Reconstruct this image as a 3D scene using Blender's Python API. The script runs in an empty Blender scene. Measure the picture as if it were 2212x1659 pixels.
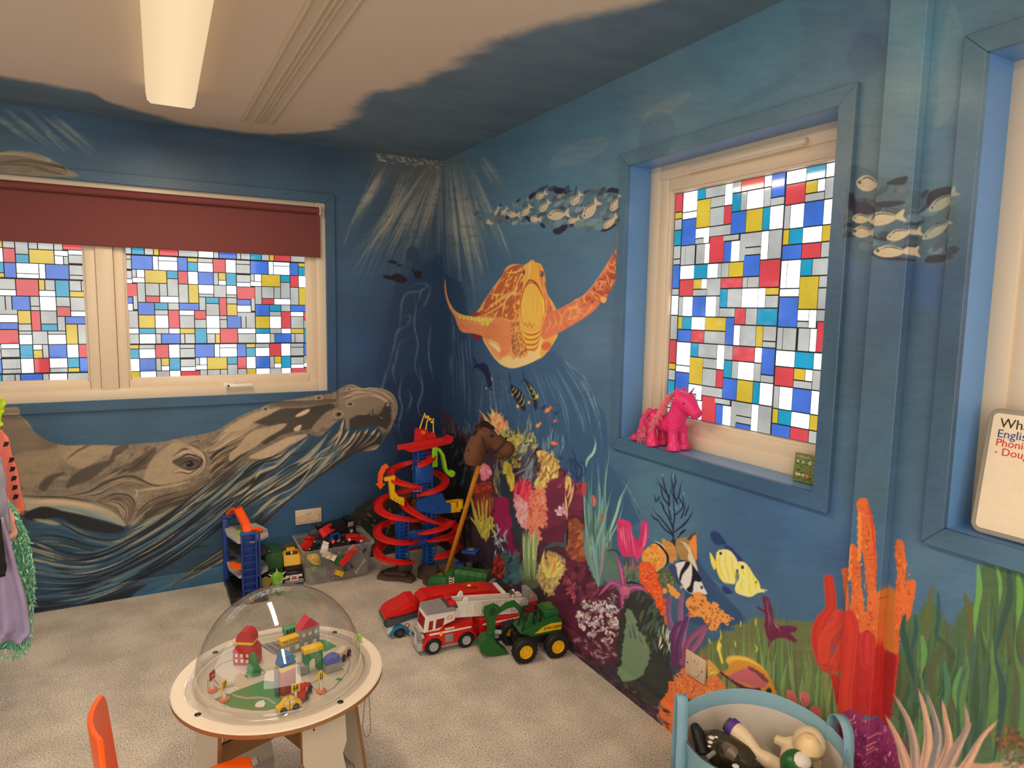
import bpy, bmesh, math, random
import numpy as np
from mathutils import Vector, Matrix, Euler

random.seed(7)
RNG = np.random.default_rng(11)
PI = math.pi
SC = bpy.context.scene
COL = SC.collection

# ------------------------------------------------------------------ camera
PW, PH = 2212,1659
FOC = 1440.7
YAW, PITCH, ROLL = 0.5068,-0.1103,0.0170
CAM = Vector((-1.6357,-3.8529,1.5107))
_f = Vector((math.cos(PITCH)*math.sin(YAW), math.cos(PITCH)*math.cos(YAW), math.sin(PITCH)))
_r0 = Vector((math.cos(YAW),-math.sin(YAW),0)); _u0 = _r0.cross(_f)
_r = _r0*math.cos(ROLL) + _u0*math.sin(ROLL)
_u = -_r0*math.sin(ROLL) + _u0*math.cos(ROLL)
cd = bpy.data.cameras.new('camera'); cam = bpy.data.objects.new('camera', cd); COL.objects.link(cam)
cd.sensor_width = 36.0; cd.lens = 36.0*FOC/PW; cd.clip_start = 0.02
cam.matrix_world = Matrix(((_r.x, _u.x, -_f.x, CAM.x),(_r.y, _u.y, -_f.y, CAM.y),(_r.z, _u.z, -_f.z, CAM.z),(0,0,0,1)))
SC.camera = cam

def ray(x, y):
    return _f + _r*((x-PW/2)/FOC) - _u*((y-PH/2)/FOC)
def hit(x, y, axis, val):
    """the point seen at photo pixel x, y on the plane axis = val (0 x, 1 y, 2 z)"""
    d = ray(x, y); t = (val-CAM[axis])/d[axis]
    return CAM + d*t
def fl(x, y, z=0.0): return hit(x, y, 2, z)

# ------------------------------------------------------------------ world, light, exposure
w = bpy.data.worlds.new('world'); SC.world = w; w.use_nodes = True
_bg = w.node_tree.nodes['Background']; _bg.inputs[0].default_value = (0.75,0.85,1.0,1); _bg.inputs[1].default_value = 1.0
SC.view_settings.view_transform = 'Standard'; SC.view_settings.look = 'None'
SC.view_settings.exposure = 0.0; SC.view_settings.gamma = 1.0; SC.view_settings.use_curve_mapping = False
SC.cycles.use_denoising = True
SC.cycles.max_bounces = 8; SC.cycles.diffuse_bounces = 4; SC.cycles.glossy_bounces = 4
SC.cycles.transmission_bounces = 8; SC.cycles.transparent_max_bounces = 16
SC.cycles.sample_clamp_indirect = 6.0
SC.cycles.caustics_reflective = False; SC.cycles.caustics_refractive = False

def area_light(name, loc, rot, sx, sy, power, color):
    ld = bpy.data.lights.new(name, 'AREA'); ld.shape = 'RECTANGLE'; ld.size = sx; ld.size_y = sy
    ld.energy = power; ld.color = color
    o = bpy.data.objects.new(name, ld); COL.objects.link(o); o.location = loc; o.rotation_euler = rot
    return o
# tubes of the ceiling fittings (in view, and further back in the room)
WARM = (1.0,0.80,0.56)
area_light('fitting_light', (-1.50,-1.45,2.300),(0,0,0.0),0.15,1.55,27, WARM)
area_light('fitting_light', (-1.50,-4.35,2.300),(0,0,0.0),0.15,1.55,32, WARM)
# unseen fill lamps added at the front and left walls to brighten the room
area_light('fill_light', (-1.9,-5.45,1.45),(PI/2,0,0),3.2,1.5,50,(1.0,0.90,0.78))
area_light('fill_light', (-3.9,-2.6,1.35),(0,-PI/2,0),1.5,3.0,21,(1.0,0.93,0.84))

# ------------------------------------------------------------------ helpers: materials
def lin(c):
    c = [v/255.0 for v in c[:3]]
    return tuple(v/12.92 if v <= 0.04045 else ((v+0.055)/1.055)**2.4 for v in c)
MATS = {}
def mat(name, rgb, rough=0.5, metal=0.0, spec=0.5, noise=0.06, nscale=60.0, bump=0.0, bscale=200.0, trans=0.0, alpha=1.0, coat=0.0, emit=None, estr=0.0, sss=0.0, ior=1.45):
    """procedural plastic, cloth or painted surface: colour broken up by noise, optional bump"""
    if name in MATS: return MATS[name]
    m = bpy.data.materials.new(name); m.use_nodes = True; nt = m.node_tree; N = nt.nodes; L = nt.links
    b = N['Principled BSDF']; c = lin(rgb)
    tc = N.new('ShaderNodeTexCoord'); nz = N.new('ShaderNodeTexNoise'); nz.inputs['Scale'].default_value = nscale; nz.inputs['Detail'].default_value = 3
    L.new(tc.outputs['Object'], nz.inputs['Vector'])
    mx = N.new('ShaderNodeMix'); mx.data_type = 'RGBA'
    mx.inputs[6].default_value = tuple(v*(1-noise) for v in c)+(1,); mx.inputs[7].default_value = tuple(min(1, v*(1+noise)) for v in c)+(1,)
    L.new(nz.outputs['Fac'], mx.inputs[0]); L.new(mx.outputs[2], b.inputs['Base Color'])
    b.inputs['Roughness'].default_value = rough; b.inputs['Metallic'].default_value = metal
    b.inputs['Specular IOR Level'].default_value = spec; b.inputs['Transmission Weight'].default_value = trans
    b.inputs['Alpha'].default_value = alpha; b.inputs['Coat Weight'].default_value = coat; b.inputs['IOR'].default_value = ior
    if emit: b.inputs['Emission Color'].default_value = lin(emit)+(1,); b.inputs['Emission Strength'].default_value = estr
    if bump > 0:
        n2 = N.new('ShaderNodeTexNoise'); n2.inputs['Scale'].default_value = bscale; n2.inputs['Detail'].default_value = 4
        L.new(tc.outputs['Object'], n2.inputs['Vector'])
        bp = N.new('ShaderNodeBump'); bp.inputs['Strength'].default_value = bump; bp.inputs['Distance'].default_value = 0.002
        L.new(n2.outputs['Fac'], bp.inputs['Height']); L.new(bp.outputs[0], b.inputs['Normal'])
    MATS[name] = m
    return m

# ------------------------------------------------------------------ helpers: meshes (each adds a shape to a bmesh)
def xf(loc=(0,0,0), rot=(0,0,0), sc=(1,1,1)):
    return Matrix.Translation(Vector(loc)) @ Euler(rot, 'XYZ').to_matrix().to_4x4() @ Matrix.Diagonal((sc[0], sc[1], sc[2],1))
def BM(): return bmesh.new()
def box(bm, lo, hi, bev=0.0, seg=2, rot=None, mi=0):
    lo = Vector(lo); hi = Vector(hi); c = (lo+hi)/2; s = hi-lo
    r = bmesh.ops.create_cube(bm, size=1.0); vs = r['verts']
    fs = list({f for v in vs for f in v.link_faces})
    bmesh.ops.scale(bm, vec=s, verts=vs)
    if bev > 0:
        es = list({e for v in vs for e in v.link_edges})
        g = bmesh.ops.bevel(bm, geom=es, offset=min(bev, 0.49*min(s)), segments=seg, affect='EDGES', profile=0.5)
        vs = list({v for f in g['faces'] for v in f.verts} | {v for v in vs if v.is_valid})
        fs = list({f for v in vs for f in v.link_faces})
    if rot: bmesh.ops.transform(bm, matrix=Euler(rot).to_matrix(), verts=vs)
    bmesh.ops.translate(bm, vec=c, verts=vs)
    for f in fs: f.material_index = mi
    return vs
def cyl(bm, p0, p1, r0, r1=None, n=20, cap=True, mi=0):
    p0 = Vector(p0); p1 = Vector(p1); r1 = r0 if r1 is None else r1
    d = p1-p0; q = d.to_track_quat('Z', 'Y').to_matrix().to_4x4()
    g = bmesh.ops.create_cone(bm, cap_ends=cap, segments=n, radius1=r0, radius2=max(r1,1e-5), depth=d.length, matrix=Matrix.Translation((p0+p1)/2) @ q)
    for f in {f for v in g['verts'] for f in v.link_faces}: f.material_index = mi
    return g['verts']
def sph(bm, c, r, sc=(1,1,1), rot=(0,0,0), n=20, m=12, mi=0):
    g = bmesh.ops.create_uvsphere(bm, u_segments=n, v_segments=m, radius=1.0, matrix=xf(c, rot, (r*sc[0], r*sc[1], r*sc[2])))
    for f in {f for v in g['verts'] for f in v.link_faces}: f.material_index = mi
    return g['verts']
def lathe(bm, prof, n=32, center=(0,0,0), axis='Z', mi=0, a0=0.0, a1=2*PI):
    """prof: list of (radius, height)"""
    full = abs(a1-a0-2*PI) < 1e-6; rings = []
    k = n if full else n+1
    for (r, h) in prof:
        ring = []
        for i in range(k):
            a = a0+(a1-a0)*i/n
            x, y, z = r*math.cos(a), r*math.sin(a), h
            if axis == 'X': x, y, z = h, r*math.cos(a), r*math.sin(a)
            if axis == 'Y': x, y, z = r*math.cos(a), h, r*math.sin(a)
            ring.append(bm.verts.new((x+center[0], y+center[1], z+center[2])))
        rings.append(ring)
    for a, b in zip(rings[:-1], rings[1:]):
        for i in range(k if full else k-1):
            j = (i+1) % k
            try: f = bm.faces.new((a[i], a[j], b[j], b[i])); f.material_index = mi
            except ValueError: pass
    return rings
def prism(bm, poly, t, plane='XZ', off=0.0, mi=0, bev=0.0):
    """extrude a 2-d outline by t; plane says which two axes the outline lies in"""
    def P(a, b, c):
        return {'XZ': (a, c, b), 'XY': (a, b, c), 'YZ': (c, a, b)}[plane]
    v0 = [bm.verts.new(P(a, b, off)) for a, b in poly]; v1 = [bm.verts.new(P(a, b, off+t)) for a, b in poly]
    fs = [bm.faces.new(v0), bm.faces.new(v1[::-1])]
    n = len(poly)
    for i in range(n):
        j = (i+1) % n
        fs.append(bm.faces.new((v0[i], v1[i], v1[j], v0[j])))
    bmesh.ops.recalc_face_normals(bm, faces=fs)
    for f in fs: f.material_index = mi
    if bev > 0:
        es = list({e for f in fs[:2] for e in f.edges})
        g = bmesh.ops.bevel(bm, geom=es, offset=bev, segments=2, affect='EDGES')
        for f in g['faces']: f.material_index = mi
    return v0+v1
def tube(bm, pts, rad, n=8, cap=True, mi=0, flat=None):
    """a tube along points; rad a number or one per point; flat=(a,b) squashes the section"""
    pts = [Vector(p) for p in pts]; rads = rad if hasattr(rad, '__len__') else [rad]*len(pts)
    rings = []; up = Vector((0,0,1)); prev = None
    for i, p in enumerate(pts):
        t = (pts[min(i+1, len(pts)-1)]-pts[max(i-1,0)])
        if t.length < 1e-9: t = Vector((0,0,1))
        t.normalize()
        if prev is None:
            s = t.cross(up)
            if s.length < 1e-3: s = t.cross(Vector((1,0,0)))
        else:
            s = prev-t*prev.dot(t)
            if s.length < 1e-4: s = t.cross(up)
        s.normalize(); prev = s; v = t.cross(s)
        fa, fb = flat if flat else (1,1)
        rings.append([bm.verts.new(p+(s*math.cos(2*PI*k/n)*fa+v*math.sin(2*PI*k/n)*fb)*rads[i]) for k in range(n)])
    for a, b in zip(rings[:-1], rings[1:]):
        for k in range(n):
            f = bm.faces.new((a[k], a[(k+1) % n], b[(k+1) % n], b[k])); f.material_index = mi
    if cap:
        bm.faces.new(rings[0][::-1]).material_index = mi; bm.faces.new(rings[-1]).material_index = mi
    return rings
def sweep(bm, pts, section, ups=None, closed=True, cap=True, mi=0):
    """carry a 2-d section (side, up) along points, kept upright"""
    pts = [Vector(p) for p in pts]; rings = []
    for i, p in enumerate(pts):
        t = (pts[min(i+1, len(pts)-1)]-pts[max(i-1,0)]).normalized()
        upv = Vector((0,0,1)) if ups is None else Vector(ups[i])
        s = t.cross(upv).normalized(); u2 = s.cross(t)
        rings.append([bm.verts.new(p+s*a+u2*b) for a, b in section])
    n = len(section)
    for a, b in zip(rings[:-1], rings[1:]):
        for k in range(n if closed else n-1):
            f = bm.faces.new((a[k], a[(k+1) % n], b[(k+1) % n], b[k])); f.material_index = mi
    if closed and cap:
        bm.faces.new(rings[0][::-1]).material_index = mi; bm.faces.new(rings[-1]).material_index = mi
def obj(name, bm, mats=None, parent=None, smooth=30, loc=None, label=None, kind=None, mod=None):
    """link a bmesh as ONE mesh object"""
    bmesh.ops.recalc_face_normals(bm, faces=bm.faces)
    me = bpy.data.meshes.new(name); bm.to_mesh(me); bm.free()
    if mats is not None:
        for m in (mats if isinstance(mats, (list, tuple)) else [mats]): me.materials.append(m)
    if smooth:
        me.polygons.foreach_set('use_smooth', [True]*len(me.polygons))
        try: me.set_sharp_from_angle(angle=math.radians(smooth))
        except Exception: pass
    o = bpy.data.objects.new(name, me); COL.objects.link(o)
    if parent: o.parent = parent
    if loc is not None: o.location = loc
    if label: o['label'] = label
    if kind: o['kind'] = kind
    return o
def thing(name, label, cat, loc=(0,0,0), rz=0.0, group=None, rot=None):
    o = bpy.data.objects.new(name, None); COL.objects.link(o); o.empty_display_size = 0.05
    o.location = loc; o.rotation_euler = rot if rot else (0,0, rz); o['label'] = label; o['category'] = cat
    if group: o['group'] = group
    return o
def tag(o, label, cat, group=None):
    o['label'] = label; o['category'] = cat
    if group: o['group'] = group
    return o
def struct(name, bm, m, parent=None, smooth=30, **k):
    o = obj(name, bm, m, parent, smooth, **k)
    if parent is None: o['kind'] = 'structure'
    return o
def copy_tree(o, parent=None):
    c = o.copy(); COL.objects.link(c)
    if parent is not None: c.parent = parent
    for ch in list(o.children): copy_tree(ch, c)
    return c
FONT = None
def text(name, body, size, m, parent, loc, rot, depth=0.0006, align='CENTER', sx=1.0, label=None):
    """lettering as real extruded type, turned into a mesh"""
    cu = bpy.data.curves.new(name, 'FONT'); cu.body = body; cu.size = size; cu.extrude = depth
    cu.align_x = align; cu.align_y = 'CENTER'; cu.resolution_u = 3
    t = bpy.data.objects.new(name, cu); COL.objects.link(t)
    bpy.context.view_layer.update()
    dg = bpy.context.evaluated_depsgraph_get()
    me = bpy.data.meshes.new_from_object(t.evaluated_get(dg))
    bpy.data.objects.remove(t); bpy.data.curves.remove(cu)
    me.name = name; me.materials.clear(); me.materials.append(m)
    o = bpy.data.objects.new(name, me); COL.objects.link(o); o.parent = parent
    o.location = loc; o.rotation_euler = rot; o.scale = (sx, 1,1)
    if label: o['label'] = label
    return o
# ------------------------------------------------------------------ mural painting: brushwork laid out flat, then fixed to the two walls
OX, OY, CW, CH = -420,-240,3100,2080
def vnoise(w, h, cell, cell_y=None, seed=0, octs=3):
    r = np.random.default_rng(seed); out = np.zeros((h, w), np.float32); amp = 1.0; tot = 0
    cy0 = cell_y or cell
    for o in range(octs):
        cx, cy = max(cell/2**o, 1.5), max(cy0/2**o, 1.5)
        gw, gh = int(w/cx)+3, int(h/cy)+3
        g = r.random((gh, gw)).astype(np.float32)
        X = np.arange(w)/cx; Y = np.arange(h)/cy
        x0 = X.astype(int); y0 = Y.astype(int); fx = (X-x0).astype(np.float32); fy = (Y-y0).astype(np.float32)
        fx = fx*fx*(3-2*fx); fy = fy*fy*(3-2*fy)
        row = g[:, x0]*(1-fx)+g[:, x0+1]*fx
        out += amp*(row[y0]*(1-fy)[:, None]+row[y0+1]*fy[:, None]); tot += amp; amp *= 0.5
    return out/tot
NZ = vnoise(CW, CH, 6, seed=3, octs=2)-0.5
NH = vnoise(CW, CH, 40,8, seed=4, octs=3)-0.5
NB = vnoise(CW, CH, 90, seed=5, octs=4)-0.5

def crom(pts, n=None, closed=False):
    P = np.array(pts, float)
    if len(P) < 3 and not closed:
        n = n or 6; t = np.linspace(0,1, n)[:, None]; return P[0]*(1-t)+P[-1]*t
    if closed: P = np.vstack([P[-1], P, P[0], P[1]])
    else: P = np.vstack([2*P[0]-P[1], P, 2*P[-1]-P[-2]])
    out = []
    for i in range(1, len(P)-2):
        d = np.linalg.norm(P[i+1][:2]-P[i][:2]); k = int(max(2, min(14, d/5))) if n is None else n
        t = np.linspace(0,1, k, endpoint=False)[:, None]
        a, b, c, e = P[i-1], P[i], P[i+1], P[i+2]
        out.append(0.5*((2*b)+(c-a)*t+(2*a-5*b+4*c-e)*t*t+(3*b-3*c+e-a)*t**3))
    if not closed: out.append(P[-2][None])
    return np.vstack(out)

class Canvas:
    def __init__(s, col): s.a = np.empty((CH, CW, 3), np.float32); s.a[:] = np.array(col, np.float32)
    def blend(s, x0, y0, m, col):
        h, w = m.shape; sub = s.a[y0:y0+h, x0:x0+w]
        sub += (np.asarray(col, np.float32)-sub)*m[..., None]
    def clipbox(s, x0, y0, x1, y1):
        return max(int(x0),0), max(int(y0),0), min(int(x1)+1, CW), min(int(y1)+1, CH)
    def stroke(s, pts, wd, col, a=1.0, taper=(0.3,0.3), soft=1.0, dry=0.0, smooth=True, clip=None):
        P = (crom(pts) if smooth else np.array(pts, float))-(OX, OY)
        n = len(P); t = np.linspace(0,1, n); W = np.full(n, wd/2.0) if not hasattr(wd, '__len__') else np.interp(t, np.linspace(0,1, len(wd)), wd)/2
        if taper[0] > 0: W = W*np.clip(t/taper[0],0.12,1)
        if taper[1] > 0: W = W*np.clip((1-t)/taper[1],0.12,1)
        pad = W.max()+soft+1
        bx = s.clipbox(P[:, 0].min()-pad, P[:, 1].min()-pad, P[:, 0].max()+pad, P[:, 1].max()+pad)
        x0, y0, x1, y1 = bx
        if x1 <= x0 or y1 <= y0: return
        M = np.zeros((y1-y0, x1-x0), np.float32)
        for i in range(n-1):
            p, q = P[i], P[i+1]; r = max(W[i], W[i+1])+soft+1
            a0, b0, a1, b1 = s.clipbox(min(p[0], q[0])-r, min(p[1], q[1])-r, max(p[0], q[0])+r, max(p[1], q[1])+r)
            if a1 <= a0 or b1 <= b0: continue
            X = np.arange(a0, a1, dtype=np.float32)[None]; Y = np.arange(b0, b1, dtype=np.float32)[:, None]
            d = q-p; L2 = max(d@d, 1e-6); u = np.clip(((X-p[0])*d[0]+(Y-p[1])*d[1])/L2,0,1)
            D = np.hypot(X-p[0]-u*d[0], Y-p[1]-u*d[1]); m = np.clip((W[i]+(W[i+1]-W[i])*u-D)/soft+0.5,0,1)
            sl = M[b0-y0:b1-y0, a0-x0:a1-x0]; np.maximum(sl, m, out=sl)
        if dry > 0: M *= np.clip(1.0-dry+dry*2.2*(NZ[y0:y1, x0:x1]+0.5+NH[y0:y1, x0:x1]),0,1)
        if clip is not None: M *= clip[y0:y1, x0:x1]
        s.blend(x0, y0, M*a, col)
    def mask(s, pts, smooth=True, soft=1.5, rough=0.0):
        P = (crom(pts, closed=True) if smooth else np.array(pts, float))-(OX, OY)
        pad = soft+rough*3+2
        x0, y0, x1, y1 = s.clipbox(P[:, 0].min()-pad, P[:, 1].min()-pad, P[:, 0].max()+pad, P[:, 1].max()+pad)
        if x1 <= x0 or y1 <= y0: return None
        X, Y = np.meshgrid(np.arange(x0, x1, dtype=np.float32), np.arange(y0, y1, dtype=np.float32))
        if rough > 0:
            X = X+NZ[y0:y1, x0:x1]*rough*4; Y = Y+NH[y0:y1, x0:x1]*rough*4
        ins = np.zeros(X.shape, bool)
        Q = np.roll(P, -1, axis=0)
        for (ax, ay),(bx, by) in zip(P, Q):
            if ay == by: continue
            r0, r1 = (min(ay, by)-y0-rough*2-1),(max(ay, by)-y0+rough*2+2)
            r0 = max(int(r0),0); r1 = min(int(r1)+1, X.shape[0])
            if r1 <= r0: continue
            xs, ys = X[r0:r1], Y[r0:r1]
            c = ((ay > ys) != (by > ys)) & (xs < (bx-ax)*(ys-ay)/(by-ay)+ax)
            ins[r0:r1] ^= c
        M = ins.astype(np.float32)
        k = int(round(soft))
        for _ in range(max(k, 1)):
            M[1:-1] = (M[:-2]+2*M[1:-1]+M[2:])/4; M[:, 1:-1] = (M[:, :-2]+2*M[:, 1:-1]+M[:, 2:])/4
        return x0, y0, M
    def poly(s, pts, col, a=1.0, smooth=True, soft=1.0, rough=0.0, dry=0.0, col2=None, var=0.0, clip=None):
        r = s.mask(pts, smooth, soft, rough)
        if r is None: return
        x0, y0, M = r; h, w = M.shape
        if dry > 0: M = M*np.clip(1.0-dry+dry*2.2*(NZ[y0:y0+h, x0:x0+w]+0.5+NH[y0:y0+h, x0:x0+w]),0,1)
        if clip is not None: M = M*clip[y0:y0+h, x0:x0+w]
        c = np.asarray(col, np.float32)
        if col2 is not None:
            k = np.clip(0.5+1.8*NB[y0:y0+h, x0:x0+w]+1.0*NH[y0:y0+h, x0:x0+w],0,1)[..., None]
            c = c*(1-k)+np.asarray(col2, np.float32)*k
        if var > 0: c = c*(1+var*(NH[y0:y0+h, x0:x0+w]+NZ[y0:y0+h, x0:x0+w])[..., None])
        s.blend(x0, y0, M*a, c)
    def full(s, pts, **k):
        F = np.zeros((CH, CW), np.float32); r = s.mask(pts, **k)
        if r: x0, y0, M = r; F[y0:y0+M.shape[0], x0:x0+M.shape[1]] = M
        return F
    def ell(s, c, rx, ry, ang, col, **k):
        t = np.linspace(0,2*PI, 14, endpoint=False); ca, sa = math.cos(ang), math.sin(ang)
        s.poly([(c[0]+rx*math.cos(q)*ca-ry*math.sin(q)*sa, c[1]+rx*math.cos(q)*sa+ry*math.sin(q)*ca) for q in t], col, **k)
    def flow(s, ca, cb, n, pal, wd, a=0.9, seg=(0.25,1.0), taper=(0.3,0.4), jit=0.0, dry=0.3, seed=1, clip=None, full=False):
        """many strokes running between two guide curves"""
        r = np.random.default_rng(seed); A = crom(ca, 10); B = crom(cb, 10); t = np.linspace(0,1,40)
        A = np.array([np.interp(t, np.linspace(0,1, len(A)), A[:, k]) for k in (0,1)]).T
        B = np.array([np.interp(t, np.linspace(0,1, len(B)), B[:, k]) for k in (0,1)]).T
        for i in range(n):
            f = (i+r.random())/n if full else r.random(); L = r.uniform(*seg); s0 = r.uniform(0,1-L) if L < 1 else 0
            i0, i1 = int(s0*39), max(int((s0+L)*39), int(s0*39)+3); C = A*(1-f)+B*f
            C = C[i0:min(i1,40)]; C = C+r.normal(0,1,2)*jit
            if len(C) < 3: continue
            c = np.array(pal[r.integers(len(pal))], float)*r.uniform(0.9,1.1)
            s.stroke(C[::3] if len(C) > 8 else C, r.uniform(*wd), c, a, taper=taper, dry=dry, clip=clip)
    def dabs(s, poly, n, pal, ln, wd, ang, aj=0.4, a=0.85, seed=1, dry=0.3, taper=(0.3,0.3), curve=0.0, clip=None):
        """short marks scattered inside an outline"""
        r = np.random.default_rng(seed); P = np.array(poly, float); lo, hi = P.min(0), P.max(0); Q = np.roll(P, -1,0)
        k = 0; tries = 0
        while k < n and tries < n*20:
            tries += 1; x, y = r.uniform(lo, hi)
            c = ((P[:, 1] > y) != (Q[:, 1] > y)) & (x < (Q[:, 0]-P[:, 0])*(y-P[:, 1])/(Q[:, 1]-P[:, 1]+1e-9)+P[:, 0])
            if c.sum() % 2 == 0: continue
            k += 1; L = r.uniform(*ln); t = ang+r.normal(0, aj) if aj < 3 else r.uniform(0,2*PI)
            dx, dy = math.cos(t)*L/2, math.sin(t)*L/2; b = r.normal(0,1)*curve*L
            col = np.array(pal[r.integers(len(pal))], float)*r.uniform(0.88,1.12)
            s.stroke([(x-dx, y-dy),(x-dy/L*b, y+dx/L*b),(x+dx, y+dy)], r.uniform(*wd), col, a, taper=taper, dry=dry, clip=clip)
    def fan(s, base, tips, pal, w0, w1, a=0.95, bend=0.15, dry=0.15, seed=2, forks=0):
        """branches or blades rising from one foot"""
        r = np.random.default_rng(seed)
        for (x, y) in tips:
            bx, by = base[0]+r.normal(0,1)*w0*0.6, base[1]
            mx, my = (bx+x)/2+r.normal(0,1)*bend*abs(y-by),(by+y)/2
            col = np.array(pal[r.integers(len(pal))], float)*r.uniform(0.92,1.08)
            s.stroke([(bx, by),((bx*2+mx)/3,(by*2+my)/3),(mx, my),(x, y)],[w0, w1], col, a, taper=(0,0.25), dry=dry)
            for _ in range(forks):
                t = r.uniform(0.4,0.8); px, py = mx+(x-mx)*t, my+(y-my)*t
                L = abs(y-by)*r.uniform(0.15,0.3); g = math.atan2(y-my, x-mx)+r.choice([-1,1])*r.uniform(0.4,0.8)
                s.stroke([(px, py),(px+L*0.6*math.cos(g), py+L*0.6*math.sin(g)),(px+L*math.cos(g*0.8-PI*0.1), py+L*math.sin(g))], w1*0.9, col, a, taper=(0,0.3))

def field(points, power=2.4):
    """a smooth field of colour through given spots"""
    s = 20; gy, gx = np.mgrid[0:CH:s, 0:CW:s].astype(np.float32)
    num = np.zeros(gy.shape+(3,), np.float32); den = np.zeros(gy.shape, np.float32)
    for x, y, c in points:
        w_ = 1.0/(((gx-(x-OX))**2+(gy-(y-OY))**2)/1e4+0.08)**(power/2)
        num += w_[..., None]*np.array(c, np.float32); den += w_
    g = num/den[..., None]
    X = np.clip(np.arange(CW)/s, 0, g.shape[1]-1.001); Y = np.clip(np.arange(CH)/s, 0, g.shape[0]-1.001)
    x0 = X.astype(int); y0 = Y.astype(int); fx = (X-x0)[None, :, None].astype(np.float32); fy = (Y-y0)[:, None, None].astype(np.float32)
    return (g[y0][:, x0]*(1-fx)+g[y0][:, x0+1]*fx)*(1-fy)+(g[y0+1][:, x0]*(1-fx)+g[y0+1][:, x0+1]*fx)*fy

def fix_to_wall(cv, name, origin, ustep, U, V, res, gain):
    """lay the brushwork on a wall: u runs along ustep from origin, v is the height"""
    nu, nv = int(U/res), int(V/res)
    uu = (np.arange(nu)+0.5)*res; vv = (np.arange(nv)+0.5)*res
    Wp = np.zeros((nv, nu, 3)); Wp[..., 0] = origin[0]+ustep[0]*uu[None]; Wp[..., 1] = origin[1]+ustep[1]*uu[None]; Wp[..., 2] = vv[:, None]
    D = Wp-np.array(CAM); z = D@np.array(_f); z = np.maximum(z, 0.25)
    px = PW/2+FOC*(D@np.array(_r))/z-OX; py = PH/2-FOC*(D@np.array(_u))/z-OY
    px = np.clip(px, 0, CW-1.01); py = np.clip(py, 0, CH-1.01)
    x0 = px.astype(int); y0 = py.astype(int); fx = (px-x0)[..., None]; fy = (py-y0)[..., None]; A = cv.a
    c = (A[y0, x0]*(1-fx)+A[y0, x0+1]*fx)*(1-fy)+(A[y0+1, x0]*(1-fx)+A[y0+1, x0+1]*fx)*fy
    c = np.clip(c/255.0,0,1); l = np.where(c <= 0.04045, c/12.92,((c+0.055)/1.055)**2.4)*np.array(gain)
    l = np.clip(l, 0,0.9); c = np.where(l <= 0.0031308, l*12.92,1.055*l**(1/2.4)-0.055)
    img = bpy.data.images.new(name, nu, nv, alpha=False); img.colorspace_settings.name = 'sRGB'
    px4 = np.ones((nv, nu, 4), np.float32); px4[..., :3] = c
    img.pixels.foreach_set(px4.ravel()); img.update(); img.pack()
    return img

def wall_paint(name, img, axis, sgn, U, V, rough=0.42, tone=1.0):
    """painted-wall material: brushwork by position on the wall, orange-peel relief and faint brush grain"""
    m = bpy.data.materials.new(name); m.use_nodes = True; nt = m.node_tree; N = nt.nodes; L = nt.links; b = N['Principled BSDF']
    g = N.new('ShaderNodeNewGeometry'); sp = N.new('ShaderNodeSeparateXYZ'); L.new(g.outputs['Position'], sp.inputs[0])
    mu = N.new('ShaderNodeMath'); mu.operation = 'MULTIPLY'; mu.inputs[1].default_value = sgn/U; L.new(sp.outputs[axis], mu.inputs[0])
    mv = N.new('ShaderNodeMath'); mv.operation = 'MULTIPLY'; mv.inputs[1].default_value = 1.0/V; L.new(sp.outputs[2], mv.inputs[0])
    cb = N.new('ShaderNodeCombineXYZ'); L.new(mu.outputs[0], cb.inputs[0]); L.new(mv.outputs[0], cb.inputs[1])
    t = N.new('ShaderNodeTexImage'); t.image = img; t.extension = 'EXTEND'; t.interpolation = 'Cubic'; L.new(cb.outputs[0], t.inputs[0])
    nz = N.new('ShaderNodeTexNoise'); nz.inputs['Scale'].default_value = 90; nz.inputs['Detail'].default_value = 5; L.new(g.outputs['Position'], nz.inputs['Vector'])
    mp = N.new('ShaderNodeMapRange'); mp.inputs[3].default_value = 0.90*tone; mp.inputs[4].default_value = 1.10*tone; L.new(nz.outputs['Fac'], mp.inputs[0])
    mx = N.new('ShaderNodeVectorMath'); mx.operation = 'SCALE'; L.new(t.outputs[0], mx.inputs[0]); L.new(mp.outputs[0], mx.inputs['Scale'])
    L.new(mx.outputs[0], b.inputs['Base Color'])
    b.inputs['Roughness'].default_value = rough; b.inputs['Specular IOR Level'].default_value = 0.35
    n2 = N.new('ShaderNodeTexNoise'); n2.inputs['Scale'].default_value = 260; n2.inputs['Detail'].default_value = 3; L.new(g.outputs['Position'], n2.inputs['Vector'])
    bp = N.new('ShaderNodeBump'); bp.inputs['Strength'].default_value = 0.25; bp.inputs['Distance'].default_value = 0.001
    L.new(n2.outputs['Fac'], bp.inputs['Height']); L.new(bp.outputs[0], b.inputs['Normal'])
    return m
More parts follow.
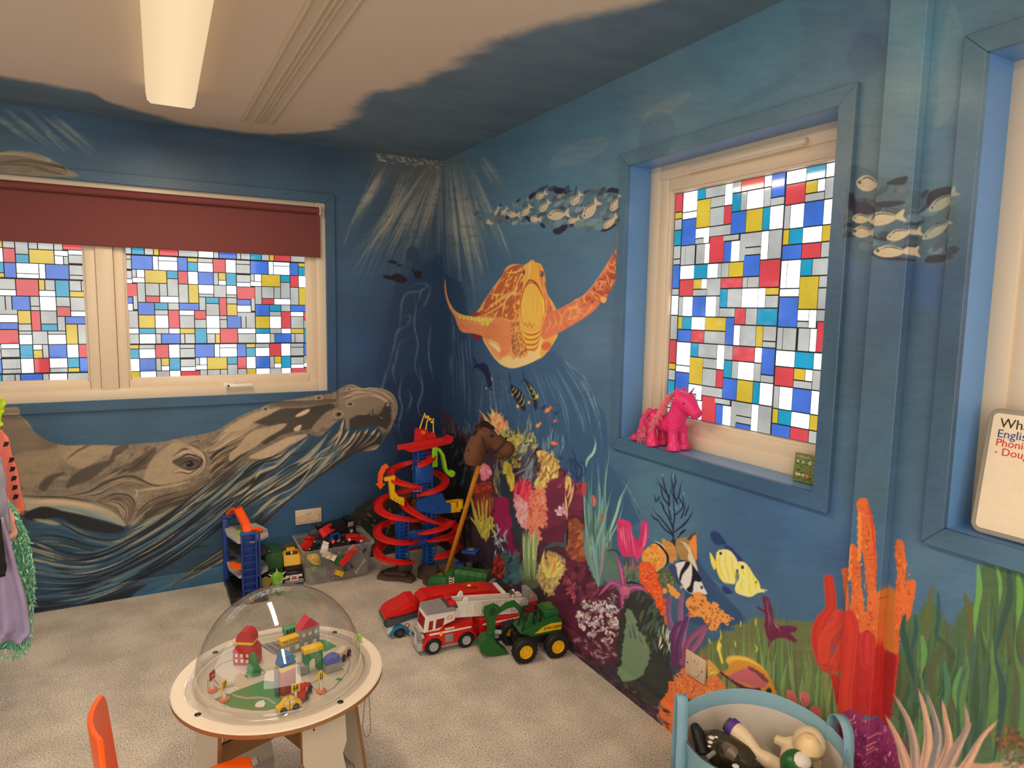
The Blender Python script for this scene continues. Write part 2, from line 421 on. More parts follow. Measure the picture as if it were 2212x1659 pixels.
# ---- back wall: deep blue water, shafts of light, far rock, the big whale
def Z(ox, oy, s): return lambda *p: [(ox+p[i]/s, oy+p[i+1]/s) for i in range(0, len(p),2)]
A3 = Z(0,820,3.95); B3 = Z(440,820,3.95); Z0 = Z(0,0,2.962); C3 = Z(700,300,3.3515); F3 = Z(0,1180,3.456)
bw = Canvas((50,80,105))
bw.a = field([(0,250,(62,84,98)),(150,300,(54,80,100)),(350,270,(46,62,78)),(550,300,(48,66,84)),(700,330,(50,68,84)),(300,350,(52,80,100)),(600,400,(56,82,102)),
    (760,420,(56,80,100)),(850,360,(86,92,92)),(930,360,(92,94,90)),(900,500,(58,76,92)),(780,600,(48,76,102)),(930,600,(36,56,80)),(900,700,(30,50,78)),
    (760,750,(40,70,104)),(860,780,(30,52,84)),(940,800,(26,46,76)),(900,900,(26,44,70)),(800,1000,(38,68,102)),(740,1060,(44,78,112)),(880,1000,(26,44,66)),
    (600,1150,(46,82,114)),(700,1130,(44,80,112)),(780,1150,(32,48,62)),(850,1120,(26,28,32)),(930,1000,(26,30,38)),(900,1100,(22,22,26)),(950,1200,(30,24,24)),
    (200,900,(50,78,98)),(400,920,(52,80,100)),(500,900,(52,80,102)),(-200,400,(56,80,100)),(-200,1000,(60,70,76)),(450,1280,(46,84,110)),(-300,100,(60,90,110))])  # water colours with some room shade painted in, darkest towards the corner
bw.a *= (1+0.12*NB+0.10*NH)[..., None]
# shafts of light in the far corner and top left
def shaft(cv, p, q, w0, w1, col, a, seed):
    r = np.random.default_rng(seed); p = np.array(p, float); q = np.array(q, float); d = (q-p)/np.linalg.norm(q-p); nn = np.array([-d[1], d[0]])
    for k in range(int(8+w1*1.3)):
        o = r.uniform(-1,1); s0 = r.uniform(0,0.45); s1 = r.uniform(0.5,1.0)
        A_, B_ = p+(q-p)*s0+nn*o*(w0+(w1-w0)*s0), p+(q-p)*s1+nn*o*(w0+(w1-w0)*s1)
        cv.stroke([A_, B_], r.uniform(1.5,7), col, a*r.uniform(0.25,0.9), taper=(0.2,0.6), soft=3, dry=0.5, smooth=True)
for i, (p, q, w0, w1, a) in enumerate([((838,345),(755,500),8,10,.30),((845,350),(745,520),8,14,.14),((935,352),(800,600),10,22,.24),((930,352),(745,600),10,26,.14),((950,352),(850,620),10,26,.18),((895,350),(760,640),10,22,.13),
        ((952,355),(905,560),6,18,.18),((875,355),(835,480),4,12,.12),((948,352),(950,620),5,10,.12)]):
    shaft(bw, p, q, w0, w1,(176,160,136), a, 30+i)
for i, (p, q) in enumerate([((10,235),(125,325)),((45,230),(172,348)),((75,232),(215,345)),((100,235),(232,350)),((-30,235),(90,318))]):
    shaft(bw, p, q, 4,9,(136,138,124),.26,60+i)
bw.dabs([(812,332),(960,350),(950,366),(820,350)],60,[(190,170,140),(160,150,130)],(5,14),(2,4),0.4, a=.5, seed=3)
for p, q in (((820,340),(755,490)),((757,492),(742,530))): bw.stroke([p, q],2.2,(190,165,135),.35, dry=.5, soft=2)
# far rock and its pale seams, dark fish
bw.poly([(895,580),(880,560),(878,540),(895,532),(905,545),(912,570),(935,562),(958,570),(958,820),(820,830),(835,700),(855,620),(870,600)],(28,48,76),.55, soft=5, rough=2)
bw.poly([(880,560),(884,538),(898,534),(906,556),(912,590),(885,590)],(40,58,80),.6, soft=3)
bw.poly([(838,825),(850,900),(862,1000),(900,1060),(958,1080),(958,830)],(24,40,66),.6, soft=8, rough=2)
seam = [[(880,622),(905,612),(925,615),(905,628),(880,632),(868,650),(864,690),(860,720)],[(862,690),(885,680),(880,700),(858,715),(850,750),(838,790)],[(933,612),(920,650),(906,672)],
        [(892,630),(898,660),(894,700),(902,745),(896,790),(910,830)],[(880,730),(862,742),(856,770),(848,800),(855,830)],[(845,780),(832,810),(824,850),(830,900)],[(870,800),(862,850),(868,880),(860,920),(868,950)],
        [(905,790),(912,840),(902,880),(915,910)],[(880,840),(888,860),(878,890)],[(912,620),(902,650)],[(850,860),(845,900),(858,930)],[(930,700),(925,760),(935,820)]]
for i, s_ in enumerate(seam):
    bw.stroke(s_, 3.5,(96,116,132),.45, dry=.6, soft=2); bw.stroke([(x+2, y+3) for x, y in s_],1.3,(140,152,158),.4, dry=.5)
bw.poly(C3(430,985,480,990,530,975,580,995,605,1025,560,1045,500,1025,440,1010),(26,20,34))
bw.poly(C3(460,885,500,878,530,895,520,908,480,900),(28,26,40)); bw.poly(C3(520,912,550,908,570,918,545,926),(28,28,42))
bw.poly(C3(650,960,700,955,708,985,690,1015,655,1000),(28,20,34)); bw.poly(C3(635,930,650,950,640,965),(28,22,36)); bw.stroke(C3(520,1050,545,1100,555,1140),1.5,(40,40,56),.7)
# grey rock top left above the window
bw.poly(Z0(-300,990,-100,960,0,975,60,962,150,970,250,985,330,1020,400,1060,450,1095,460,1140,-300,1090),(92,84,68), col2=(120,108,86), rough=1)
bw.flow(Z0(-100,985,100,975,300,1010,330,1030), Z0(-100,1000,100,990,300,1030,320,1040),16,[(140,126,102),(128,116,94)],(2,5), seed=6)
bw.flow(Z0(-60,1040,150,1020,380,1060,440,1110), Z0(-60,1080,150,1080,380,1120,440,1130),26,[(70,62,48),(112,100,78),(60,52,40)],(1,4), seed=7)
# ---- the whale
GR = (104,93,79); TAN = (140,121,98); CRM = (172,152,124); DK = (58,50,44); BK = (34,33,33); BL = (38,66,88); BL2 = (50,84,108); PG = (120,122,106); TG = (92,104,98)
OUT = A3(-800,300,0,238,165,235,178,300,240,370,280,430,350,490,430,530,540,560,700,560,850,555,1000,558,1120,552,1250,540,1400,530,1540,495,1700,470,1850,430,1950,370,2050,310) + \
      B3(470,245,560,205,700,175,850,150,960,130,1060,118,1140,90,1200,60,1270,45,1350,75,1430,70,1540,85,1600,120,1640,180,1655,270,1630,340,1600,420,1560,480,1500,570,1450,600,1370,610,1280,640,1200,690,1100,760,1000,830,900,900,800,980,700,1060,620,1140,520,1240,380,1330) + \
      [(500,1195),(440,1225),(380,1248),(318,1262),(296,1290),(0,1345),(-200,1380)]
WH = bw.full(OUT, soft=1)
bw.poly(OUT, GR, col2=(122,108,90), var=.25, soft=1)
cw = dict(clip=WH)
# underside: dark blue water and throat
THR = A3(-300,1100,250,1120,600,1130,1000,1230,1060,1250,1200,1200,1330,1090,1600,1010,1900,850,2100,760) + B3(480,700,640,640,850,470,1000,480,1200,330,1500,420,1500,570,1370,610,900,900,520,1240) + [(440,1240),(300,1295),(-200,1400)]
bw.poly(THR, (44,68,86), col2=(36,56,76), soft=3, **cw)
bw.poly([(-200,1270),(60,1290),(200,1290),(300,1262),(330,1270),(290,1300),(-200,1400)],(26,34,46), col2=(22,28,38), soft=4, **cw)
bw.poly(B3(1450,600,1280,645,1200,695,1000,835,800,985,620,1145,520,1245,420,1335,380,1270,520,1130,640,1020,780,900,920,780,1080,670,1200,600,1300,560),(42,45,50),.95, soft=3, rough=2, col2=(56,60,64), **cw)
# back patches
bw.poly(A3(-200,320,150,310,260,420,420,530,480,545,430,600,250,640,0,620),(94,82,66), col2=(112,98,80), soft=4, **cw)
bw.poly(A3(500,545,700,565,850,560,1000,565,1080,600,900,650,700,760,560,700,520,620),(146,128,102),.8, soft=4, dry=.2, **cw)
bw.poly(A3(120,650,420,590,560,560,520,700,400,850,220,930,150,800),(132,114,90),.8, soft=6, dry=.3, **cw)
for q, s_ in ((A3(1100,555,1060,610,960,680,930,720,960,620,990,570),1),(A3(980,680,900,760,780,850,640,900,560,930,620,820,760,740),3),(A3(780,560,700,600,620,650,570,695,600,650,700,580),1),(A3(560,790,450,870,400,950,330,930,400,830),4)):
    bw.poly(q, DK, .75, soft=s_+1, rough=1, dry=.25, **cw)
bw.flow(A3(1200,560,1050,700,900,800,700,900), A3(1500,540,1350,700,1150,800,800,960),90,[DK, (80,68,56), TAN, (90,78,64)],(2,9), a=.65, seg=(.15,.5), seed=8, **cw)
bw.poly(A3(1270,600,1340,590,1260,680,1180,760,1100,790,1090,740,1180,680), DK, .6, soft=4, dry=.4, **cw)
# head around the eye
bw.poly(A3(1500,530,1640,560,1760,620,1770,720,1700,800,1500,880,1350,900,1230,860,1280,700,1380,600),(150,132,106),.9, soft=5, dry=.15, **cw)
bw.flow(A3(1540,560,1640,550,1750,620,1770,720,1700,820,1560,880), A3(1560,600,1640,600,1710,650,1730,720,1680,790,1560,840),30,[CRM, TAN, (86,74,60)],(1,3), seed=9, **cw)
bw.poly(A3(1470,700,1540,660,1620,620,1700,660,1735,690,1700,750,1620,775,1540,750), DK, .85, soft=2, **cw)
for c_, w_, q in ((CRM, 3.5, A3(1500,655,1580,620,1650,635,1720,690)),(CRM, 3, A3(1480,790,1540,770,1620,790,1690,760)),(DK, 2, A3(1470,655,1560,600,1640,590)),(BK, 2.2, A3(1500,700,1560,660,1640,640,1720,680,1700,740,1620,765,1540,745)),(CRM, 2, A3(1560,665,1620,650,1690,680)),
                 (BK, 1.6, A3(1480,800,1560,790,1620,800,1740,720)),(DK, 1.6, A3(1520,600,1580,585,1610,600)),(DK, 2, A3(1620,540,1700,520,1690,545)),(TAN, 2, A3(1540,735,1600,750,1680,735))): bw.stroke(q, w_, c_, .95, **cw)
bw.ell(A3(1615,722)[0],14,7.5,-.35,(88,76,62)); bw.ell(A3(1622,722)[0],8.5,6.2,-.2,(16,15,16)); bw.ell(A3(1610,714)[0],1.6,1.2,0,(200,200,196)); bw.stroke(A3(1545,735,1580,705,1640,690,1690,700),2,(30,26,24))
# fold lines behind and below the eye
for w_, c_, q in ((5, DK, (560,990,750,960,900,880,1050,830,1150,832,1280,890,1380,905,1460,880)),(3, DK, (180,990,400,1000,560,1005,820,1045)),(2.5, BK, (820,1045,900,1000,1000,975,1100,990,1150,1050,1140,1130,1120,1200)),
                 (3, TAN, (600,1000,800,975,950,905,1080,860,1200,880,1330,930)),(6,(160,140,112),(1150,1000,1180,950,1300,930,1500,900,1650,860)),(3, CRM, (1160,1010,1175,960,1150,930)),(2, DK, (700,1000,860,970,980,900)),(2, BK, (1120,1260,1170,1150,1250,1060,1400,990,1560,950,1650,900))):
    bw.stroke(A3(*q), w_, c_, .9, dry=.15, **cw)
bw.poly(A3(820,1045,900,1000,1010,985,1100,1005,1150,1070,1130,1170,1070,1245,1020,1150,960,1090),(96,82,66), soft=2, **cw)
bw.flow(A3(850,1040,960,1010,1070,1020,1120,1100,1080,1230), A3(860,1050,930,1060,1000,1090,1040,1150,1070,1240),26,[CRM, TAN, DK, (120,100,78)],(1,3.5), seed=10, **cw)
bw.poly(A3(180,1015,350,1020,560,1030,800,1075,930,1110,1020,1170,1075,1240,1040,1245,900,1200,700,1150,500,1110,380,1090,220,1115),(158,142,116), col2=(136,134,116), soft=1.5, **cw)
bw.flow(A3(200,1020,560,1030,900,1100,1070,1240), A3(200,1060,560,1070,880,1140,1060,1240),20,[(174,152,122),(160,146,122)],(2,5), a=.6, seed=11, **cw)
bw.flow(A3(200,1100,560,1085,860,1160,1060,1245), A3(200,1120,560,1110,860,1190,1060,1250),14,[(112,130,124),(90,112,112)],(1.5,4), a=.7, seed=12, **cw)
bw.poly(A3(210,1150,330,1090,430,1090,560,1130,700,1160,900,1220,1040,1255,1060,1290,930,1310,700,1270,500,1180,260,1200),(28,30,34), soft=2, **cw)
# belly furrows
bw.flow(A3(240,1210,480,1200,750,1310,930,1360,1100,1320,1250,1200,1500,1080,1800,1000,2212,700), A3(220,1660,500,1640,900,1650,1300,1560,1500,1500,1750,1300,2000,1180,2150,1000,2300,900),240,[BL, BL2,(36,58,78), BK, (62,84,94),(96,106,98),(44,70,92)],(2,9), a=.85, seg=(.15,.5), seed=13, **cw)
fur = [(210,1170,500,1220,700,1320,900,1370,1060,1340,1200,1250),(290,1300,560,1370,800,1420,1000,1440,1150,1410,1260,1340,1400,1230,1800,1100,2212,780),(300,1410,520,1470,760,1490,900,1480),
       (220,1540,500,1580,760,1590,1000,1560,1300,1480,1500,1400,1700,1290),(220,1600,600,1640,900,1650,1100,1640),(1040,1660,1300,1560,1420,1480,1600,1400,1900,1330),(1300,1660,1440,1520,1560,1450,1900,1400),(900,1390,1100,1380,1300,1300,1600,1160,1900,1010,2212,720)]
for i, q in enumerate(fur): bw.stroke(A3(*q),[1.5,4.5,2], BK, .9, dry=.15, **cw)
for i, q in enumerate([(280,1190,420,1195,520,1230,440,1240),(310,1400,380,1400,460,1455,360,1430),(290,1510,420,1530,530,1540,420,1550,290,1530),(1040,1465,1300,1440,1500,1360,1620,1270,1700,1220,1640,1290,1500,1400,1250,1490,1110,1490),(960,1390,1180,1290,1320,1150,1600,1050,1500,1110,1300,1280,1120,1370)]):
    bw.poly(A3(*q),(150,138,112) if i < 3 else (126,128,110),.8, soft=1.5, dry=.3, **cw)
bw.flow(A3(1100,1250,1300,1080,1600,980,1900,860,2212,560), A3(940,1450,1250,1400,1600,1180,1900,960,2212,700),150,[(134,134,114),(110,118,106),(78,96,98),(158,146,120), BK, DK, (146,138,116)],(2,8), a=.85, seg=(.2,.6), seed=14, **cw)
bw.flow(A3(1150,1180,1300,1040,1600,940,1850,780,2100,560), A3(1160,1260,1350,1130,1700,1000,1950,820,2212,560),60,[(92,78,62),(60,52,44),(130,112,88)],(3,9), a=.8, seg=(.2,.6), seed=15, **cw)
g1 = [(40,1150),(180,1195),(300,1150),(430,1060),(560,950)]; g2 = [(40,1330),(190,1300),(330,1240),(450,1160),(600,1020)]
bw.flow(g1, g2,170,[(28,40,56),(52,82,104),(24,28,34),(64,92,108),(40,62,84),(84,104,110)],(2,9), a=.85, seg=(.15,.55), seed=171, **cw)
bw.flow(g1, g2,26,[(128,126,108),(146,138,114),(110,118,108)],(2,7), a=.85, seg=(.1,.3), seed=172, dry=.5, **cw)
for k in range(8):
    f_ = k/7.3; bw.stroke([(a_[0]*(1-f_)+b_[0]*f_, a_[1]*(1-f_)+b_[1]*f_+4*math.sin(k*2+i)) for i, (a_, b_) in enumerate(zip(g1, g2))],[2,4.5,2],(22,24,30),.9, dry=.15, **cw)
# head between eye and jaw (region B)
bw.flow(A3(1780,600,1850,560,1950,500,2212,400), A3(1780,900,1850,800,2000,700,2300,500),120,[DK, (80,70,58), TAN, (110,94,76), BK],(2,6), a=.85, seg=(.2,.7), seed=16, **cw)
bw.flow(B3(-100,560,60,540,200,430,400,330,560,240,680,235), B3(-80,640,100,620,260,520,430,420,600,320,700,290),20,[TAN, CRM, (150,130,104)],(2,7), a=.8, seg=(.3,.8), seed=17, **cw)
bw.poly(B3(400,350,560,290,680,250,900,240,1040,200,1120,230,1030,330,920,420,780,440,650,480,540,550,480,520,620,420,700,370,560,390),(66,58,50), col2=(52,46,42), soft=2, rough=1, **cw)
bw.poly(B3(170,440,330,330,480,270,650,240,560,300,420,370,330,430),(158,138,110),.95, soft=1.5, dry=.1, **cw)
bw.poly(B3(220,640,300,560,400,450,560,400,710,375,660,430,540,500,420,590,300,650,230,700),(158,138,110),.95, soft=2, dry=.15, **cw)
bw.poly(B3(390,660,520,590,700,500,880,465,850,520,740,570,640,660,500,680), CRM, .9, soft=1.5, dry=.1, **cw)
bw.poly(B3(910,250,880,290,800,320,780,310,850,265),(180,160,132), **cw); bw.poly(B3(770,415,820,385,838,390,820,430,780,442),(180,160,132), **cw)
bw.poly(B3(920,420,990,330,1060,270,1150,245,1130,310,1080,360,1000,420,960,450),(124,110,92), soft=2, dry=.2, **cw)
bw.poly(B3(560,215,760,195,960,190,1140,175,1060,210,900,225,700,235),(96,84,70), soft=1, **cw)
bw.poly(B3(1130,100,1250,60,1400,90,1560,110,1630,200,1640,290,1600,330,1560,230,1450,260,1380,280,1270,380,1220,430,1200,320,1160,250),(118,106,90), soft=3, dry=.2, **cw)
bw.flow(B3(1150,110,1300,80,1500,95,1620,180,1640,300), B3(1180,200,1320,150,1450,150,1560,210,1600,300),50,[CRM, TAN, (96,86,74),(150,134,110)],(1.5,6), a=.75, seg=(.15,.5), seed=18, **cw)
bw.poly(B3(1250,340,1300,310,1400,300,1450,240,1440,290,1500,290,1560,195,1600,230,1600,320,1570,420,1500,400,1420,400,1340,410,1300,420,1250,420),(56,50,46), soft=1.5, rough=1.2, **cw)
bw.ell(B3(1440,290)[0],5.5,4,-.4,(120,106,88), clip=WH); bw.ell(B3(1445,292)[0],3,2.2,-.4,(60,50,44), clip=WH)
for q, rx, ry in (((1248,210),6.5,3.6),((1150,297),8.5,6),((975,152),6,3),((525,250),5,3),((1240,85),3.4,1.6),((1420,80),2.6,1.4)):
    p_ = B3(*q)[0]; bw.ell(p_, rx+3, ry+2.5,-.2,(150,132,106), clip=WH); bw.ell(p_, rx, ry, -.2,(112,98,80), clip=WH); bw.ell((p_[0]+1, p_[1]), rx*.55, ry*.6,-.2,(34,28,26), clip=WH)
bw.ell(B3(1570,215)[0],3.5,3,0,(150,136,114)); bw.ell(B3(1510,335)[0],4,3.4,0,(28,26,26)); bw.ell(B3(1514,328)[0],2,1.5,0,(170,160,140))
# throat grooves of the head: long dark and pale bands down to the left
TH0 = B3(700,560,850,470,1000,420,1150,330,1220,310); TH1 = B3(1370,610,1450,560,1510,450)
grooves = [((900,470,780,560,650,680,480,720,300,840,100,1000,-60,1080),(880,520,760,640,640,760,520,830,350,960,120,1130,-80,1250)),
           ((1080,440,980,560,850,680,700,760,560,850,400,950,200,1120),(1150,470,1040,640,900,780,720,900,520,1010,360,1130,200,1260)),
           ((1200,440,1080,620,920,800,700,960,520,1070,400,1180),(1300,620,1120,720,960,840,760,1000,600,1130,450,1260))]
for i, (a_, b_) in enumerate(grooves):
    bw.flow(B3(*a_), B3(*b_),110,[BL, BL2,(58,86,98), PG, (150,140,116), BK, BK, (34,52,70),(166,150,122)],(2,8), a=.9, seg=(.2,.7), seed=20+i, **cw)
for q, w_, c_ in (((880,475,850,520,740,560,640,640,460,700,380,760,300,850,150,990,0,1070),4, BK),((700,580,560,680,430,740,370,790),3, BK),((1140,440,980,640,860,720,760,800,620,890,420,1060,360,1100),3, BK),((960,450,880,600,760,640,620,760,540,850),2.6, BK),
                  ((1190,480,1080,640,960,700,800,900,600,1000,500,1040,440,1080),3,(160,148,122)),((1220,340,1190,440,1100,560,1000,620,880,760,700,880,520,1010),4,(150,140,116)),((640,640,540,700,430,810,280,900,100,1060,0,1130),5,(112,118,108)),
                  ((520,760,470,800,440,850),7,(150,150,130)),((420,890,340,950,230,1010),6,(150,148,126)),((1170,560,1000,760,900,830,760,980,560,1080,420,1180),5,(140,132,112)),((1000,830,820,960,700,1050,560,1180,480,1250),4,(40,44,50)),((1120,740,980,820,860,920,760,1000,620,1120),6,(44,48,54)),
                  ((1270,640,1180,690,1060,770,960,850),6,(44,42,44)),((560,1060,420,1170,380,1190),4,(150,136,110)),((700,950,560,1040,470,1110),5,(160,146,118))):
    bw.stroke(B3(*q),[w_*.5, w_, w_*.6], c_, .9, dry=.2, **cw)
# pale fingers of the chin
for q in ((1200,340,1170,440,1100,540,1080,600),(1190,420,1150,520,1100,620),(1245,430,1200,510,1150,570,1120,620),(1310,440,1250,530,1180,600,1140,650),(1345,440,1290,530,1230,600,1180,660),(1410,420,1330,540,1270,600),(1480,420,1400,520,1320,590,1270,620),(1510,450,1460,520,1380,570,1310,610)):
    bw.stroke(B3(*q),[10,7,3],(44,40,38),.95, taper=(.1,.4), **cw); bw.stroke([(x-1, y-1) for x, y in B3(*q)],[6.5,4.4,1.5],(170,152,124),.95, taper=(.15,.4), **cw)
bw.poly(B3(1360,610,1420,570,1500,550,1490,580,1440,608),(176,146,104), **cw)
bw.poly(B3(1330,470,1500,480,1560,440,1560,520,1440,590,1280,640,1180,690),(40,36,34),.5, soft=3, **cw)
bw.stroke(B3(1130,95,1200,58,1270,45,1350,78,1430,70,1540,88,1620,140,1655,250,1630,340),2.5, CRM, .7, dry=.3)
bw.stroke(A3(178,305,240,370,290,440),2,(150,132,104),.8); bw.stroke(A3(1390,528,1480,490,1560,480),5, BK, .9, **cw)
# white strip low on the wall and the paint down to the carpet
bw.poly([(318,1262),(440,1225),(500,1195),(620,1160),(620,1260),(480,1262),(290,1298)],(44,82,106), soft=2, col2=(40,74,98))
bw.flow([(560,1130),(470,1190),(380,1250),(310,1285)],[(600,1130),(500,1200),(420,1240),(330,1285)],26,[(140,132,110),(120,120,104),(90,100,98), BK],(2,7), a=.85, seg=(.3,.8), seed=31)
# dark weeds and rocks behind the toys, near the corner
bw.poly([(560,1245),(640,1165),(700,1160),(740,1150),(760,1110),(800,1080),(860,1075),(958,1050),(958,1230),(560,1270)],(30,32,34), rough=3, soft=2, col2=(44,42,38))
bw.dabs([(745,1150),(800,1080),(860,1100),(950,1080),(950,1200),(760,1200)],120,[(52,60,40),(96,92,60),(80,40,34),(30,40,34),(120,80,50),(26,24,26)],(5,18),(2,6),-1.2, aj=.8, seed=33)
bw.poly([(590,1200),(640,1165),(700,1150),(690,1200),(620,1230)],(88,84,74), soft=3, rough=2, dry=.2)
for i, (x, y, c) in enumerate([(905,1090,(112,62,38)),(900,1180,(120,56,36)),(890,1150,(90,40,30)),(945,1110,(96,56,36)),(875,1060,(100,60,36)),(935,1180,(84,60,40)),(820,1090,(90,26,24))]):
    bw.ell((x, y),16,20,.2, c, soft=3, rough=2, var=.4)
bw.poly([(800,1240),(820,1215),(850,1205),(880,1225),(870,1245)],(120,100,78), rough=2)
# ---- right wall: sea turtle, shoal, reef
D3 = Z(940,740,3.95); E3 = Z(1300,100,2.765); G3 = Z(1080,1000,3.95); H3 = Z(1400,1050,3.687); I3 = Z(1652,1060,3.95); J3 = Z(1412,1059,2.765); K3 = Z(1000,380,5.53); L3 = Z(1812,340,1.8425); Q3 = Z(1900,0,5.53)
rw = Canvas((70,100,120))
rw.a = field([(965,355,(110,120,120)),(1040,340,(78,112,128)),(1150,330,(76,112,130)),(1300,260,(84,122,138)),(1450,200,(92,128,140)),(1420,230,(110,130,136)),(1600,150,(82,122,138)),(1700,60,(88,126,140)),(1500,320,(86,118,130)),
    (1300,380,(84,118,134)),(1250,350,(80,118,138)),(1000,450,(66,92,112)),(1100,450,(70,104,126)),(970,600,(46,68,92)),(1050,600,(56,84,110)),(1250,600,(66,98,126)),(1300,480,(74,108,132)),(980,750,(38,62,90)),(1000,850,(38,62,92)),(1100,850,(52,84,118)),
    (1300,750,(74,104,132)),(1290,850,(58,88,118)),(1330,900,(70,104,128)),(1150,950,(50,78,110)),(1400,1050,(72,108,128)),(1320,1020,(60,94,122)),(980,950,(40,58,80)),(1270,1100,(48,80,112)),(1440,1120,(70,108,130)),(1600,1100,(58,90,124)),(1700,1150,(56,90,128)),(1800,1120,(62,92,124)),
    (1560,1220,(54,88,124)),(1650,1300,(62,92,122)),(1750,1250,(62,96,128)),(1800,1200,(54,84,122)),(1880,1050,(64,88,102)),(1880,800,(62,84,98)),(1900,600,(70,92,116)),(1960,700,(56,78,96)),(1990,620,(54,78,108)),(2020,800,(56,80,98)),(1900,300,(100,122,130)),(1960,200,(112,138,140)),(1960,50,(98,134,142)),
    (2060,80,(80,118,134)),(2080,200,(106,128,138)),(2040,300,(74,104,126)),(2150,30,(86,112,124)),(1880,90,(74,96,118)),(1800,100,(84,112,124)),(1860,450,(74,96,116)),(2100,1250,(70,100,128)),(2020,1200,(70,98,118)),(2200,1230,(72,104,126)),(2400,700,(66,88,108)),(2500,1300,(70,100,120)),(1900,1300,(60,90,116)),
    (1300,1500,(30,30,34)),(1200,1350,(34,26,36)),(1450,1600,(30,34,36))])  # sea colours that also include the shade of the tower corner
rw.a *= (1+0.16*NB+0.08*NH)[..., None]
for c, rx, ry, a, k in (((1440,230),60,16,-.5,.4),((1650,200),80,12,-.5,.25),((1420,300),40,60,.2,.25),((1870,120),40,50,.3,.25),((1250,330),70,24,-.4,.3)):
    rw.ell(c, rx, ry, a, (128,140,138) if k > .26 else (62,84,104), a=k, soft=8, dry=.5)
rw.poly(Q3(640,1500,700,1200,720,600,820,100,900,60,1000,380,1010,800,920,1250,760,1480),(108,134,140),.45, soft=6, dry=.2)
rw.poly([(1990,560),(2030,560),(2030,660),(1985,650)],(58,88,130),.5, soft=6)
# light shafts
for i, (p, q, w0, w1, a) in enumerate([((965,352),(985,640),6,16,.26),((975,350),(1010,620),6,18,.28),((985,348),(1040,640),8,22,.22),((995,345),(1060,600),8,22,.2),((1005,340),(1105,570),8,14,.2),((1030,325),(1095,430),10,18,.14),((985,350),(1060,700),8,30,.12)]):
    shaft(rw, p, q, w0, w1,(170,164,144), a, 90+i)
for p, q in (((1076,485),(1102,560)),((990,480),(1008,560)),((1030,540),(1044,590)),((1000,400),(1006,470))): rw.stroke([p, q],2.5,(184,172,148),.5, dry=.4, taper=(.3,.5))
# blue hills under the turtle with pale runs
rw.poly([(955,900),(955,620),(975,600),(1000,620),(1010,680),(1020,760),(1026,860),(1030,950)],(34,56,84),.8, soft=5, rough=2)
rw.poly([(1085,900),(1100,810),(1140,780),(1190,760),(1215,775),(1245,800),(1265,830),(1290,870),(1308,900),(1312,960),(1318,1005),(1350,1030),(1362,1080),(1380,1130),(1250,1160),(1090,1100)],(46,78,112),.75, soft=3, rough=2)
rw.flow([(1040,790),(1036,900),(1030,960)],[(1220,770),(1290,880),(1310,1010)],60,[(110,140,160),(96,126,150),(128,152,164)],(1,3.5), a=.35, seg=(.15,.6), seed=40, dry=.6)
rw.flow([(962,640),(968,760),(972,900)],[(1012,690),(1020,800),(1024,950)],24,[(80,104,126),(96,118,136)],(1,3), a=.45, seg=(.15,.6), seed=41, dry=.6)
rw.flow([(1215,775),(1262,840),(1300,950)],[(1225,770),(1275,830),(1312,940)],10,[(130,154,166)],(1,2.4), a=.5, seg=(.2,.5), seed=42, dry=.5)
rw.flow([(1320,1010),(1360,1080),(1420,1190),(1540,1270),(1600,1330)],[(1330,1005),(1372,1080),(1440,1190),(1560,1265),(1610,1325)],16,[(110,136,152),(90,118,140)],(1.5,4), a=.4, seg=(.1,.4), seed=43, dry=.6)
rw.poly([(1500,1200),(1520,1230),(1570,1290),(1610,1340),(1560,1360),(1480,1330)],(36,60,96),.7, soft=4)
# ---- shoal of pale fish, darker ones behind
def fish(cv, x, y, L, Hh, ang, body, fin=None, dark=None, eye=True):
    ca, sa = math.cos(ang), math.sin(ang)
    T = lambda u, v: (x+u*L*ca-v*Hh*sa, y+u*L*sa+v*Hh*ca)
    cv.poly([T(-.5,.05), T(-.38,-.28), T(-.1,-.5),(T(.2,-.35)), T(.38,-.08), T(.38,.1), T(.15,.4), T(-.15,.48), T(-.4,.3)], body, soft=.6)
    cv.poly([T(.3,-.06), T(.5,-.42), T(.62,-.5), T(.55,-.05), T(.64,.38), T(.5,.3), T(.32,.08)], fin or body, soft=.6)
    if dark:
        cv.stroke([T(-.34,-.1), T(-.1,-.36), T(.15,-.28), T(.36,-.05)], max(1.0, Hh*.07), dark, .9)
        cv.stroke([T(-.3,.2), T(-.05,.2), T(.2,.1)], max(.8, Hh*.03),(140,126,106),.7)
        cv.stroke([T(-.22,-.2), T(-.18,.05), T(-.24,.25)], max(.8, Hh*.03),(130,116,96),.7)
    if eye and L > 14: cv.ell(T(-.36,-.02), max(1, Hh*.07), max(1, Hh*.07),0,(44,40,44))
rw.poly(K3(110,430,180,400,260,450,370,460,440,340,520,360,600,340,700,280,790,200,900,160,980,120,1090,150,1210,140,1260,190,1450,190,1620,170,1700,170,1770,140,1890,170,1890,600,1700,660,1600,650,1400,600,1230,650,1100,640,940,560,800,570,640,590,560,550,440,570,330,590,260,530,190,540),(82,108,120),.7, soft=2, rough=3, dry=.4)
rw.dabs(K3(370,460,600,330,790,200,980,130,1200,160,1620,180,1890,180,1890,600,1600,640,1230,620,950,570,560,560,380,560),170,[(66,82,92),(96,124,138),(54,64,78),(84,96,98),(112,138,148),(74,96,104)],(10,26),(5,12),-.6, aj=.5, a=.8, seed=50)
rw.dabs(K3(110,430,180,400,260,450,280,540,190,540),20,[(60,84,96),(78,104,116)],(5,10),(2,5),-.6, seed=51)
NV = (36,34,54)
